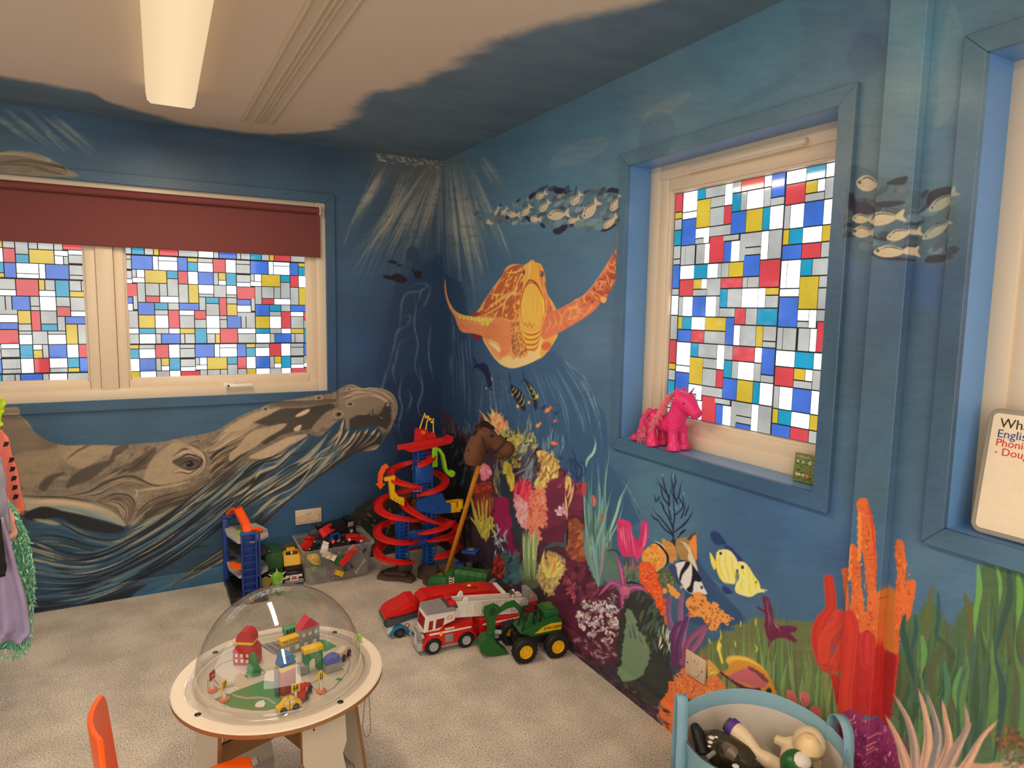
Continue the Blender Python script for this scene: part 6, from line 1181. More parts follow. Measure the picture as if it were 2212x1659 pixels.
# ---- wooden blocks of the town, standing on the table
def at(x, y): v = hit(340+x/4.096,1240+y/4.096,2, TH); return (v.x, v.y, TH+.0012)
WB = lambda rgb, n: mat('paint_'+n, rgb, rough=.45, noise=.05)
RED, YEL, GR_, BLU, STN, BRK = WB((190,36,40), 'red'), WB((236,190,40), 'yellow'), WB((60,132,70), 'green'), WB((50,116,176), 'blue'), WB((150,148,140), 'stone'), WB((176,80,50), 'brick'); VIO = WB((88,100,176), 'violet'); PNK = WB((206,60,76), 'crimson'); DK_ = P_('blk')
def windows(par, n, m_, x0, x1, z0, z1, y, rows, w_=.006, h_=.008, mt=None):
    for j in range(rows):
        for i in range(n):
            cx = x0+(x1-x0)*(i+.5)/n; cz = z0+(z1-z0)*(j+.5)/rows; part_box(par, 'window', (cx-w_/2, y-.0004, cz-h_/2),(cx+w_/2, y+.0002, cz+h_/2), mt or PWH, 0)
def arch_prism(bm, hw, z0, r, y0, y1):
    prism(bm, [(hw*math.cos(t_*PI/12), z0+r*math.sin(t_*PI/12)) for t_ in range(13)], y1-y0, 'XZ', y0)
b = thing('toy_barn', 'toy barn of stacked red blocks with arched roofs and yellow band, under the dome', 'toy block', at(800,780), RA(-32))
part_box(b, 'lower_wall', (-.028,-.016,0),(.028,.016,.030), RED); bm = BM(); arch_prism(bm, .028,.030,.020,-.016,.016); obj('lower_arch', bm, RED, b)
part_box(b, 'yellow_band', (-.020,-.016,.048),(.020,.016,.056), YEL); bm = BM(); arch_prism(bm, .020,.056,.026,-.016,.016); obj('arched_roof', bm, RED, b); windows(b, 4,0,-.026,.026,.004,.030,-.016,2)
b = thing('toy_tree', 'flat green fir tree block in front of the toy barn', 'toy tree', at(850,880), RA(-20))
bm = BM(); prism(bm, [(-.004,.0),(.004,0),(.005,.010),(.016,.010),(.007,.022),(.013,.022),(.006,.034),(.010,.034),(.004,.048),(-.004,.048),(-.010,.034),(-.006,.034),(-.013,.022),(-.007,.022),(-.016,.010),(-.005,.010)],.006, 'XZ', -.003); obj('foliage', bm, GR_, b); part_box(b, 'foot', (-.016,-.014,-.0006),(.016,.014,.003), GR_)
b = thing('toy_fire_station', 'grey fire station block with a yellow lettered top', 'toy block', at(1180,690), RA(14))
part_box(b, 'wall', (-.027,-.010,0),(.027,.010,.026), STN); s = part_box(b, 'sign_block', (-.028,-.011,.026),(.028,.011,.040), YEL); text('lettering', 'FIRE STATION', .0078, P_('blk'), s, (0,-.0112,.033),(PI/2,0,0),.0002); windows(b, 2,0,-.026,.026,.004,.022,-.010,1,.012,.012)
b = thing('toy_town_house', 'grey two-storey house block with a crimson pitched roof', 'toy block', at(1330,640), RA(16))
part_box(b, 'wall', (-.026,-.013,0),(.026,.013,.052), STN); bm = BM(); prism(bm, [(-.027,.052),(.027,.052),(0,.078)],.027, 'XZ', -.0135); obj('pitched_roof', bm, PNK, b); windows(b, 3,0,-.024,.024,.026,.050,-.013,1,.007,.009); windows(b, 2,0,-.024,.024,.002,.022,-.013,1,.010,.014)
part_box(b, 'ledge', (-.027,-.0145,.024),(.027,.0,.027), STN)
b = thing('toy_shelter', 'small green roofed block behind the fire station', 'toy block', at(1180,575), RA(12)); part_box(b, 'wall', (-.016,-.010,0),(.016,.010,.018), STN); part_box(b, 'roof', (-.018,-.011,.018),(.018,.011,.034), WB((80,160,110), 'mint')); windows(b, 4,0,-.016,.016,.020,.032,-.011,1,.004,.009, DK_)
b = thing('toy_arch_block', 'green arch block with yellow cap standing on a grey block', 'toy block', at(1370,850), RA(8))
part_box(b, 'base_block', (-.032,-.011,0),(-.012,.011,.022), STN); bm = BM(); prism(bm, [(-.020,0),(-.010,0)]+[(-.010*math.cos(t_*PI/8),.022+.010*math.sin(t_*PI/8)) for t_ in range(9)]+[(.010,0),(.022,0),(.022,.046),(-.020,.046)],.020, 'XZ', -.010); obj('arch', bm, GR_, b); part_box(b, 'cap', (-.022,-.011,.046),(.024,.011,.058), YEL)
b = thing('toy_round_roof_block', 'grey block with a violet-blue barrel roof, beside the toy truck', 'toy block', at(1550,850), RA(8)); part_box(b, 'wall', (-.020,-.011,0),(.020,.011,.020), STN); bm = BM(); arch_prism(bm, .020,.020,.017,-.011,.011); obj('barrel_roof', bm, VIO, b)
b = thing('toy_school', 'tall brick-red block house with yellow band and blue sloping roof', 'toy block', at(1140,1040), RA(20))
part_box(b, 'wall', (-.017,-.013,0),(.017,.013,.052), BRK); part_box(b, 'yellow_band', (-.0175,-.0135,.052),(.0175,.0135,.064), YEL); bm = BM(); prism(bm, [(-.0175,.064),(.0175,.064),(.010,.086),(-.010,.086)],.027, 'XZ', -.0135); obj('blue_roof', bm, BLU, b); part_box(b, 'chimney', (-.026,-.004,0),(-.018,.004,.060), WB((120,118,112), 'flint'))
def sign(px, plate, rz, label, m_, kind):
    b = thing('toy_road_sign', label, 'toy sign', at(*px), rz); bm = BM(); lathe(bm, [(0,0),(.010,0),(.010,.004),(.0035,.005),(.0025,.028),(0,.028)],16); obj('post', bm, [PWH], b); bm = BM(); lathe(bm, [(.0101,0),(.0106,.001),(.0106,.0038),(.0095,.0048),(.004,.0052)],16); obj('round_foot', bm, P_('torg'), b)
    bm = BM(); pr = [(-.009,.026),(.009,.026),(.009,.044),(-.009,.044)] if kind == 'sq' else [(0,.024),(.012,.036),(0,.048),(-.012,.036)]; prism(bm, pr, .003, 'XZ', -.0015); s = obj('plate', bm, m_, b)
    bm = BM()
    if plate == 'kids':
        for dx in (-.003,.003): cyl(bm, (dx, -.0018,.0405),(dx, -.0014,.0405),.0016, n=8); prism(bm, [(dx-.002,.033),(dx+.002,.033),(dx+.0012,.039),(dx-.0012,.039)],.0004, 'XZ', -.0018); box(bm, (dx-.002,-.0018,.029),(dx-.0008,-.0014,.033)); box(bm, (dx+.0008,-.0018,.029),(dx+.002,-.0014,.033))
        box(bm, (-.007,-.0018,.0345),(.007,-.0014,.0352))
    elif plate == 'lights':
        box(bm, (-.0028,-.0018,.028),(.0028,-.0014,.044))
    elif plate == 'rail': prism(bm, [(-.005,.030),(-.003,.029),(.005,.040),(.003,.041)],.0004, 'XZ', -.0018)
    else: box(bm, (-.006,-.0018,.034),(.006,-.0014,.0365))
    o = obj('pictogram', bm, DK_ if plate != 'stop' else PWH, s)
    if plate == 'lights':
        for i in range(3): bm = BM(); cyl(bm, (0,-.0021,.0415-i*.0055),(0,-.0018,.0415-i*.0055),.0017, n=10); obj('lamp', bm, PWH, s)
sign((490,1035), 'stop', RA(55), 'red plate toy road sign nearest the left edge of the dome', RED, 'sq'); sign((595,1120), 'rail', RA(58), 'yellow toy sign on orange foot beside the printed crossing', YEL, 'sq')
sign((1225,1150), 'kids', RA(8), 'square yellow toy sign showing two walking children', YEL, 'sq'); sign((1450,1045), 'lights', RA(12), 'diamond yellow toy sign showing traffic lights', YEL, 'di')
def minicar(name, label, px, rz, m_, prof, win, wr=.0075, ln=(-.014,.014), **k):
    b = thing(name, label, 'toy car', at(*px), rz); bm = BM(); prism(bm, prof, .018, 'XZ', -.009, bev=.001); obj('body', bm, m_, b)
    for x0, x1, z0, z1 in win: part_box(b, 'window', (x0,-.0094, z0),(x1,.0094, z1), PWH, 0)
    for x in ln:
        for y in (-.0105,.0105): wheel(b, (x, y, wr), wr, .005, 'dgry', side=-1 if y < 0 else 1, tread=False)
    return b
c = minicar('toy_taxi', 'yellow wooden toy taxi at the front edge under the dome', (1160,1205), RA(8), YEL, [(-.026,.005),(.026,.005),(.027,.015),(.018,.019),(.010,.028),(-.008,.028),(-.017,.018),(-.027,.014)],[(-.010,-.001,.0185,.0255),(.001,.010,.0185,.0255)]); part_box(c, 'roof_sign', (-.003,-.003,.028),(.003,.003,.032), WB((200,160,40), 'ochre')); part_box(c, 'door_line', (-.0005,-.0096,.006),(.0005,-.0090,.026), DK_, 0)
minicar('toy_jeep', 'red wooden toy jeep between the brick tower and the traffic light sign', (1300,1080), RA(62), RED, [(-.026,.006),(.026,.006),(.026,.018),(.006,.020),(-.002,.032),(-.022,.032),(-.026,.018)],[(-.018,-.006,.021,.029)], wr=.0085)
minicar('toy_delivery_truck', 'cream wooden toy truck at the right edge under the dome', (1640,745), RA(48), WB((214,200,176), 'cream'),[(-.024,.005),(.024,.005),(.024,.016),(.014,.026),(-.024,.026)],[(.004,.012,.018,.024)], wr=.0085)
for o in list(COL.objects):
    if o.type == 'EMPTY' and o.name.startswith('toy_'): o.scale = (1.3,1.3,1.3) if o.get('category') != 'toy car' else (1.2,1.2,1.2)
# little lime figure and cord hung over the rim
v = fl(777,1387, TH); b = thing('lime_toy_figure', 'tiny lime green toy figure on the right edge of the table', 'toy figure', (v.x, v.y, TH)); bm = BM(); sph(bm, (0,0,.010),.007,(1,.8,1.3)); sph(bm, (0,0,.023),.005); cyl(bm, (-.003,0,0),(-.003,0,.006),.0025, n=8); cyl(bm, (.003,0,0),(.003,0,.006),.0025, n=8); cyl(bm, (-.009,0,.014),(.009,0,.014),.002, n=8); blob('body', bm, P_('lime'), b, .0012,3)
bm = BM(); pts = [hit(x, y, 1,-1.76) for x, y in ((793,1395),(794,1440),(790,1490),(786,1540),(783,1575),(790,1592),(800,1582),(800,1555),(797,1500),(795,1450))]; tube(bm, [Vector(crp) for crp in crom([tuple(p) for p in pts])],.0014, n=6); o = obj('cord', bm, mat('cord_grey', (150,140,128), rough=.8)); tag(o, 'thin grey cord hanging in a loop from the right edge of the table', 'cord')
# ------------------------------------------------------------------ orange children's chairs
def chair(loc, rz, label):
    c = thing('child_chair', label, 'chair', loc, rz); OG_ = mat('chair_orange', (244,92,16), rough=.38, noise=.03)
    bm = BM(); n = 16; rows = []
    for j in range(17):                                  # one bent shell: seat front, seat, bend, back
        t_ = j/16
        if t_ < .45: x, z = .16-.62*t_, .340-.012*math.sin(t_/.45*PI)
        elif t_ < .62: u_ = (t_-.45)/.17*PI/2*.9; x, z = -.119-.034*math.sin(u_),.340+.045*(1-math.cos(u_))
        else: u_ = (t_-.62)/.38; x, z = -.153-.022*u_, .385+.255*u_
        hw = (.155 if t_ < .5 else .150-.02*max(0,(t_-.62)/.38))*(1 if .06 < t_ < .94 else .86+.14*math.sin(t_/.06*PI/2) if t_ <= .06 else .90-.22*(t_-.94)/.06); 
        rows.append([bm.verts.new((x+(.020*(abs(i/(n/2)-1)**2) if t_ > .5 else 0), hw*(i/(n/2)-1), z+(.010*(abs(i/(n/2)-1)**3) if t_ < .5 else 0))) for i in range(n+1)])
    for a, b_ in zip(rows[:-1], rows[1:]):
        for i in range(n): bm.faces.new((a[i], a[i+1], b_[i+1], b_[i]))
    o = obj('shell', bm, OG_, c, smooth=60); md = o.modifiers.new('thick', 'SOLIDIFY'); md.thickness = .012; md.offset = 0; md = o.modifiers.new('round', 'BEVEL'); md.width = .004; md.segments = 3; md = o.modifiers.new('sub', 'SUBSURF'); md.levels = 1; md.render_levels = 1
    for sx, sy in ((1,1),(1,-1),(-1,1),(-1,-1)):
        bm = BM(); tube(bm, [(.10*sx, .11*sy, .33),(.12*sx+(-.01 if sx < 0 else 0),.125*sy, .15),(.14*sx-(.02 if sx < 0 else 0),.14*sy, .0)],.011, n=10); obj('leg', bm, mat('chair_leg_grey', (150,148,146), metal=.7, rough=.35), c)
    return c
chair((-1.588,-2.268,0), RA(2), 'orange plastic child chair in front of the play table, its backrest seen edge-on')
v = fl(726,1655); b = thing('grey_slipper', 'fluffy grey slipper lying on the carpet under the play table', 'slipper', (v.x, v.y, 0), RA(60)); bm = BM(); loft(bm, [(-.05,.015,.022,.012),(-.03,.018,.03,.018),(.0,.024,.034,.024),(.03,.022,.034,.022),(.05,.014,.022,.012)]); blob('upper', bm, mat('fluff_grey', (120,112,110), rough=1, noise=.35, nscale=200, bump=1, bscale=300), b, .005,2)
# ------------------------------------------------------------------ spiral car tower
W_ = lambda x, y, z: (x+.31, y+.38, z)
T = thing('spiral_tower', 'tall toy car tower of red spiral tracks on blue columns, in the room corner', 'toy', (-.31,-.38,0))
def track(name, c, r0, r1, z0, z1, a0, turns, w_=.046, seg=30, m_='red'):
    n = max(6, int(seg*abs(turns))); pts = []
    for i in range(n+1):
        t_ = i/n; a = a0+2*PI*turns*t_; r = r0+(r1-r0)*t_; pts.append((c[0]+r*math.cos(a), c[1]+r*math.sin(a), z0+(z1-z0)*t_))
    h = w_/2; bm = BM(); sweep(bm, pts, [(-h, .010),(-h, -.006),(h, -.006),(h, .010),(h-.0025,.010),(h-.0035,-.002),(.008,-.002),(.007,.001),(-.007,.001),(-.008,-.002),(-h+.0035,-.002),(-h+.0025,.010)])
    o = obj(name, bm, P_(m_, .3), T)
    for i in range(2, n-2,3):
        p, q = Vector(pts[i]), Vector(pts[i+1]); d = (q-p); bm = BM(); box(bm, (-.004,-.007,-.0009),(.004,.007,.0006)); s = obj('slot', bm, P_('dred'), o); s.location = p+Vector((0,0,.0016)); s.rotation_euler = (0,0, math.atan2(d.y, d.x))
        if i > 12: break
    return pts
A_, B_, D_ = W_(-.435,-.385,0), W_(-.165,-.375,0), W_(-.335,-.38,0)
track('spiral_track', A_, .105,.105,.115,.325, RA(-55),-1.9); track('spiral_track', B_, .095,.095,.105,.300, RA(-130),1.9)
track('spiral_track', W_(-.42,-.38,0),.118,.105,.345,.50, RA(-40),-.95); track('spiral_track', W_(-.27,-.375,0),.125,.120,.44,.285, RA(170),.42); track('spiral_track', W_(-.22,-.42,0),.10,.10,.265,.315, RA(200),.35)
track('spiral_track', W_(-.365,-.38,0),.105,.085,.535,.665, RA(-70),-.85); track('spiral_track', W_(-.235,-.38,0),.095,.085,.475,.60, RA(-150),.80); track('spiral_track', W_(-.29,-.38,0),.080,.05,.645,.74, RA(-120),.55)
BLM = P_('blue')
for nm, x0, x1, z0, z1, dy in (('column', -.424,-.372,.09,.36,.030),('column', -.262,-.208,.03,.46,.030),('upper_column', -.318,-.232,.44,.765,.034)):
    cx = (x0+x1)/2; ww = (x1-x0)/2; bm = BM()
    for sx in (-1,1):
        for sy in (-1,1): box(bm, (cx+.31+sx*ww-.004, sy*dy-.004, z0),(cx+.31+sx*ww+.004, sy*dy+.004, z1),.001,1)
    box(bm, (cx+.31-ww, dy-.003, z0),(cx+.31+ww, dy, z1))
    o = obj(nm, bm, BLM, T)
    nr = int((z1-z0)/.022)
    for k in range(nr):
        z = z0+(k+.5)*(z1-z0)/nr; bm = BM(); box(bm, (cx+.31-ww, -dy, z-.002),(cx+.31+ww, -dy+.012, z+.002)); obj('rung', bm, BLM, o)
part_box(T, 'front_panel', (W_(-.333,0,0)[0],-.040,.535),(W_(-.228,0,0)[0],-.032,.640), BLM); part_box(T, 'cross_beam', (W_(-.372,0,0)[0],-.034,.178),(W_(-.208,0,0)[0],.020,.205), BLM); part_box(T, 'arch_panel', (W_(-.372,0,0)[0],-.02,.205),(W_(-.262,0,0)[0],-.012,.265), BLM)
bm = BM(); prism(bm, [(W_(x, 0,0)[0], z) for x, z in ((-.33,.44),(-.33,.39),(-.245,.36),(-.245,.305),(-.235,.305),(-.235,.355),(-.122,.345),(-.122,.395),(-.15,.405),(-.175,.47),(-.26,.47))],.012, 'XZ', -.050, bev=.0015); o = obj('side_bracket', bm, BLM, T)
for x, z in ((-.31,.425),(-.26,.41),(-.2,.385),(-.14,.37),(-.24,.33),(-.31,.555),(-.24,.625),(-.25,.55)):
    bm = BM(); cyl(bm, (W_(x, 0,0)[0],-.0505 if z < .5 else -.0405, z),(W_(x, 0,0)[0],-.0515 if z < .5 else -.0415, z),.004, n=8); obj('screw_hole', bm, P_('navy'), T)
bm = BM(); prism(bm, [(W_(x, 0,0)[0], z) for x, z in ((-.395,.735),(-.390,.752),(-.13,.778),(-.112,.790),(-.108,.770),(-.125,.752),(-.36,.722))],.10, 'XZ', -.055, bev=.003); obj('top_platform', bm, P_('red'), T)
bm = BM(); box(bm, (W_(-.392,0,0)[0],-.058,.745),(W_(-.115,0,0)[0],-.053,.775),.001,1); o = obj('platform_rim', bm, P_('red'), T); o.rotation_euler = (0, RA(-4),0); o.location = (.0,0,.004)
bm = BM(); prism(bm, [(W_(x, 0,0)[0], z) for x, z in ((-.322,.765),(-.318,.840),(-.300,.845),(-.285,.835),(-.255,.838),(-.25,.818),(-.235,.805),(-.222,.818),(-.204,.80),(-.204,.775))],.045, 'XZ', -.025, bev=.003); obj('turret', bm, P_('red'), T)
bm = BM(); cyl(bm, (W_(-.288,0,0)[0],-.03,.825),(W_(-.288,0,0)[0],-.045,.825),.012, n=8); obj('turret_knob', bm, P_('org'), T)
for x0, x1, z0, z1 in ((-.298,-.268,.84,.925),(-.262,-.246,.835,.910),(-.214,-.216,.80,.893)):
    bm = BM(); tube(bm, [(W_(x0,0,0)[0],-.01, z0),(W_((x0+x1)/2-.002,0,0)[0],-.01,(z0+z1)/2),(W_(x1,0,0)[0],-.01, z1)],[.0045,.0035,.003], n=8); sph(bm, (W_(x1,0,0)[0],-.01, z1),.005, n=10, m=8); s_ = 1 if x0 < -.22 else -1
    prism(bm, [(W_(x1,0,0)[0], z1-.004),(W_(x1,0,0)[0]+s_*.020, z1-.014),(W_(x1,0,0)[0]+s_*.015, z1-.022),(W_(x1,0,0)[0], z1-.026)],.003, 'XZ', -.012); obj('flag', bm, P_('yel'), T)
bm = BM(); box(bm, (W_(-.236,0,0)[0],-.05,.625),(W_(-.206,0,0)[0],-.035,.74),.002)
for k in range(7): box(bm, (W_(-.232,0,0)[0],-.053,.632+k*.015),(W_(-.210,0,0)[0],-.049,.636+k*.015))
obj('lime_ladder', bm, P_('lime'), T)
bm = BM(); pts = [W_(x, -.42, z) for x, z in ((-.207,.728),(-.195,.72),(-.175,.69),(-.165,.65),(-.158,.61),(-.145,.585),(-.135,.575))]; sweep(bm, pts, [(-.016,.008),(-.016,-.008),(.016,-.008),(.016,.008),(.012,.008),(.012,-.004),(-.012,-.004),(-.012,.008)], ups=[(1,0,.3)]*7); obj('lime_chute', bm, P_('lime'), T)
bm = BM(); cyl(bm, W_(-.121,-.44,.578), W_(-.121,-.41,.578),.020, n=20); cyl(bm, W_(-.121,-.445,.578), W_(-.121,-.44,.578),.014, n=20); obj('lime_wheel', bm, P_('lime'), T)
bm = BM(); pts = [W_(x, -.40, z) for x, z in ((-.49,.655),(-.51,.645),(-.528,.61),(-.532,.575),(-.530,.555))]; sweep(bm, pts, [(-.016,-.009),(.016,-.009),(.016,.009),(-.016,.009)], ups=[(1,0,0)]*5); prism(bm, [(W_(-.556,0,0)[0],.560),(W_(-.504,0,0)[0],.556),(W_(-.532,0,0)[0],.528)],.016, 'XZ', -.028); obj('orange_arrow', bm, P_('org'), T)
bm = BM(); prism(bm, [(W_(x, 0,0)[0], z) for x, z in ((-.512,.592),(-.512,.575),(-.488,.572),(-.475,.468),(-.402,.420),(-.400,.468),(-.43,.475),(-.456,.510),(-.452,.596))],.030, 'XZ', -.045, bev=.002); o = obj('yellow_bracket', bm, P_('yel'), T)
for k in range(3): bm = BM(); prism(bm, [(W_(-.465+k*.02,0,0)[0],.476-k*.012),(W_(-.452+k*.02,0,0)[0],.474-k*.012),(W_(-.46+k*.02,0,0)[0],.460-k*.012)],.002, 'XZ', -.0465); obj('rib', bm, mat('plastic_mustard', (196,146,20)), o)
bm = BM(); box(bm, W_(-.120,-.43,.345), W_(-.085,-.39,.405),.003); box(bm, W_(-.085,-.43,.345), W_(-.060,-.39,.372),.002); box(bm, W_(-.140,-.40,.398), W_(-.05,-.385,.412),.002); cyl(bm, W_(-.055,-.41,.360), W_(-.055,-.41,.410),.018, n=18); obj('yellow_launcher', bm, P_('yel'), T)
FT = P_('brn', .55)
for pts, h in (([(-.54,-.36),(-.50,-.41),(-.44,-.44),(-.39,-.50),(-.35,-.47),(-.35,-.34),(-.42,-.30),(-.50,-.30)],.026),([(-.33,-.44),(-.31,-.50),(-.335,-.53),(-.33,-.57),(-.27,-.585),(-.22,-.56),(-.225,-.51),(-.18,-.48),(-.18,-.34),(-.29,-.34)],.026)):
    bm = BM(); prism(bm, [W_(x, y, 0)[:2] for x, y in pts], h, 'XY', 0, bev=.005); o = obj('rock_foot', bm, FT, T)
    cx, cy = sum(p[0] for p in pts)/len(pts), sum(p[1] for p in pts)/len(pts); bm = BM(); prism(bm, [W_(cx+(x-cx)*.62, cy+(y-cy)*.62,0)[:2] for x, y in pts],.022, 'XY', h-.002, bev=.004); obj('rock_step', bm, FT, o)
part_box(T, 'pedestal', W_(-.43,-.42,.04), W_(-.35,-.35,.095), FT, .006); part_box(T, 'pedestal', W_(-.28,-.42,.0), W_(-.19,-.35,.045), FT, .006)
# ------------------------------------------------------------------ hobby horse
p0 = fl(963,1243); p1 = hit(1036,1000,0,-.185); HD = Vector((.875,-.485,0)); rz = math.atan2(HD.y, HD.x)
T = thing('hobby_horse', 'brown plush hobby horse head on a yellow-brown stick, leaning by the mural corner', 'toy', (p1.x, p1.y, p1.z), rz)
bm = BM(); d = Matrix.Rotation(-rz, 3, 'Z') @ (p0-p1); tube(bm, [Vector((0,0,.05)), d*.02, d*.5, d],.0125, n=14); obj('stick', bm, mat('stick_varnish', (206,134,34), rough=.4, noise=.15, nscale=14), T)
PL = mat('plush_brown', (104,66,46), rough=1, noise=.22, nscale=60, bump=.8, bscale=500); PD = mat('plush_black', (34,26,24), rough=1, noise=.3, nscale=80, bump=1, bscale=300)
bm = BM()
tube(bm, [(-.030,0,-.006),(-.028,0,.03),(-.018,0,.08),(-.002,0,.125),(.02,0,.165)],[.056,.066,.060,.050,.042], n=18, flat=(1,.8))
tube(bm, [(.000,0,.160),(.035,0,.150),(.075,0,.115),(.115,0,.080),(.150,0,.058)],[.046,.052,.042,.040,.034], n=18, flat=(.9,1)); sph(bm, (.130,0,.072),.044,(1.05,.95,.95)); sph(bm, (.105,0,.040),.026,(1.2,.9,.7)); sph(bm, (0,0,.1),.055,(1,.8,1.1))
blob('head', bm, PL, T, .005,8)
for s_ in (-1,1):
    bm = BM(); loft(bm, [(-.012,0,.012,.006),(.0,0,.018,.009),(.022,0,.015,.007),(.045,0,.004,.003)], n=12); o = obj('ear', bm, PL, T); o.location = (.000, s_*.030,.196); o.rotation_euler = (0, RA(-82), s_*RA(25))
    bm = BM(); sph(bm, (.062, s_*.042,.148),.0065, n=14, m=10); sph(bm, (.058, s_*.040,.147),.010,(1,.5,.8), n=14, m=10); obj('eye', bm, P_('blk'), T)
    bm = BM(); sph(bm, (.164, s_*.016,.088),.006,(.6,1,.8), n=12, m=8); obj('nostril', bm, PD, T)
rr = np.random.default_rng(9); bm = BM()
for k in range(60):
    t_ = rr.random(); bx, bz = -.086+.095*t_**.8,-.02+.215*t_; a = rr.normal(0,.012); tube(bm, [(bx+.02, a, bz),(bx-.005, a*1.5, bz+.015),(bx-.018-rr.random()*.012, a*2, bz-.004)],[.007,.006,.002], n=5)
for k in range(22): a = rr.normal(0,.014); tube(bm, [(.01, a, .205),(.035, a*1.2,.200),(.055+rr.random()*.02, a*1.5,.180)],[.007,.006,.002], n=5)
obj('mane', bm, PD, T, kind='stuff')
bm = BM(); prism(bm, [(.052,.195),(.066,.203),(.098,.166),(.090,.148),(.078,.158)],.016, 'XZ', -.030, bev=.003); o = obj('blaze', bm, mat('plush_cream', (206,180,140), rough=1), T, loc=(0,.008,-.016)); 
bm = BM()
def ring(c, r, tilt, sy=.9):
    pts = [(c[0]+r*math.cos(t_)*math.cos(tilt), r*sy*math.sin(t_), c[2]+r*math.cos(t_)*math.sin(tilt)) for t_ in np.linspace(0,2*PI, 25)]; tube(bm, pts, .004, n=6)
ring((.104,0,.094),.046, RA(50)); ring((.022,0,.110),.060, RA(108),.9); obj('bridle', bm, mat('bridle_dark', (52,36,28), rough=.7), T)
bm = BM(); tube(bm, [(.09,-.04,.055),(.075,-.045,-.02),(.065,-.04,-.09),(.07,-.03,-.14),(.06,-.02,-.17)],.003, n=6); obj('rein', bm, mat('bridle_dark', (52,36,28)), T)
bm = BM(); tube(bm, [(.100,-.022,.030),(.125,-.028,.026),(.150,-.014,.034)],.0022, n=6); obj('mouth_line', bm, PD, T)
# ------------------------------------------------------------------ farm tractor and recycling lorry in the corner
T = thing('toy_tractor', 'blue toy tractor with a black cab frame, behind the green recycling lorry', 'toy tractor', (-.108,-.600,0), RA(-50)); T.scale = (.9,.9,1.14)
part_box(T, 'bonnet', (-.075,-.030,.048),(.0,.030,.088), P_('dblue'),.008); part_box(T, 'chassis', (-.08,-.022,.022),(.09,.022,.050), P_('blk'),.003); part_box(T, 'seat', (.01,-.018,.05),(.05,.018,.10), P_('dgry'),.004)
bm = BM()
for x in (.004,.072):
    for y in (-.032,.032): tube(bm, [(x*.9+.01, y*.95,.06),(x, y, .150)],.0028, n=6)
obj('cab_frame', bm, P_('blk'), T); bm = BM(); box(bm, (-.010,-.042,.148),(.086,.042,.166),.007); obj('cab_roof', bm, P_('dblue'), T); part_box(T, 'roof_hatch', (.02,-.02,.166),(.055,.02,.168), P_('gry'))
for x, r in ((-.05,.028),(.055,.042)):
    for y in (-.052,.052): wheel(T, (x, y, r), r, .026, 'lgry', side=-1 if y < 0 else 1)
T = thing('toy_recycling_lorry', 'green toy recycling lorry with a ridged tank body and striped panel', 'toy truck', (-.232,-.718,0), RA(-46)); T.scale = (1.2,1.1,1.32)
DG = P_('grn'); part_box(T, 'chassis', (-.09,-.040,.018),(.17,.040,.034), P_('dgry'),.003)
bm = BM(); loft(bm, [(-.118,.030,.020,.012),(-.11,.036,.034,.024),(-.07,.042,.042,.032),(-.02,.044,.042,.034)], n=18); obj('cab', bm, DG, T); part_box(T, 'badge', (-.072,-.012,.072),(-.05,.012,.0765), mat('badge_brown', (110,96,50)),.001)
bm = BM(); prism(bm, [(-.045,.03),(.045,.03),(.047,.07),(.040,.098),(.022,.110),(-.022,.110),(-.040,.098),(-.047,.07)],.15, 'YZ', .015, bev=.003)
for x in (.04,.075,.11,.145): prism(bm, [(-.047,.03),(.047,.03),(.049,.07),(.042,.100),(.022,.1125),(-.022,.1125),(-.042,.100),(-.049,.07)],.005, 'YZ', x)
o = obj('tank', bm, DG, T); bm = BM(); box(bm, (-.022,-.044,.03),(.012,.044,.10),.004); obj('hopper', bm, DG, T)
s = part_box(T, 'striped_panel', (-.004,-.0475,.028),(.020,-.044,.085), P_('wht'),.001)
for k in range(5):
    bm = BM(); prism(bm, [(-.002,.034+k*.011),(.008,.040+k*.011),(.008,.045+k*.011),(-.002,.039+k*.011)],.001, 'XZ', -.0485); obj('stripe', bm, P_('dred'), s); bm = BM(); prism(bm, [(.018,.034+k*.011),(.008,.040+k*.011),(.008,.045+k*.011),(.018,.039+k*.011)],.001, 'XZ', -.0485); obj('stripe', bm, P_('dred'), s)
text('lettering', 'RECYCLE', .018, P_('crm'), o, (.080,-.0492,.052),(PI/2,0,0),.0004, sx=.9)
bm = BM()
for k in range(3): a = RA(90+120*k); prism(bm, [(.132+.011*math.cos(a+u_)*k2,.052+.011*math.sin(a+u_)*k2) for u_, k2 in ((0,1),(.5,1),(1.0,1),(1.5,1.05),(1.3,.5),(.7,.6),(0,.62))],.001, 'XZ', -.0495)
obj('recycling_emblem', bm, P_('crm'), o, kind='stuff'); part_box(T, 'tail_lift', (.165,-.04,.04),(.19,.04,.075), P_('gry'),.004)
for x in (-.07,.06,.11):
    for y in (-.040,.040): wheel(T, (x, y, .020),.020,.014, 'dgry', side=-1 if y < 0 else 1, tread=False)
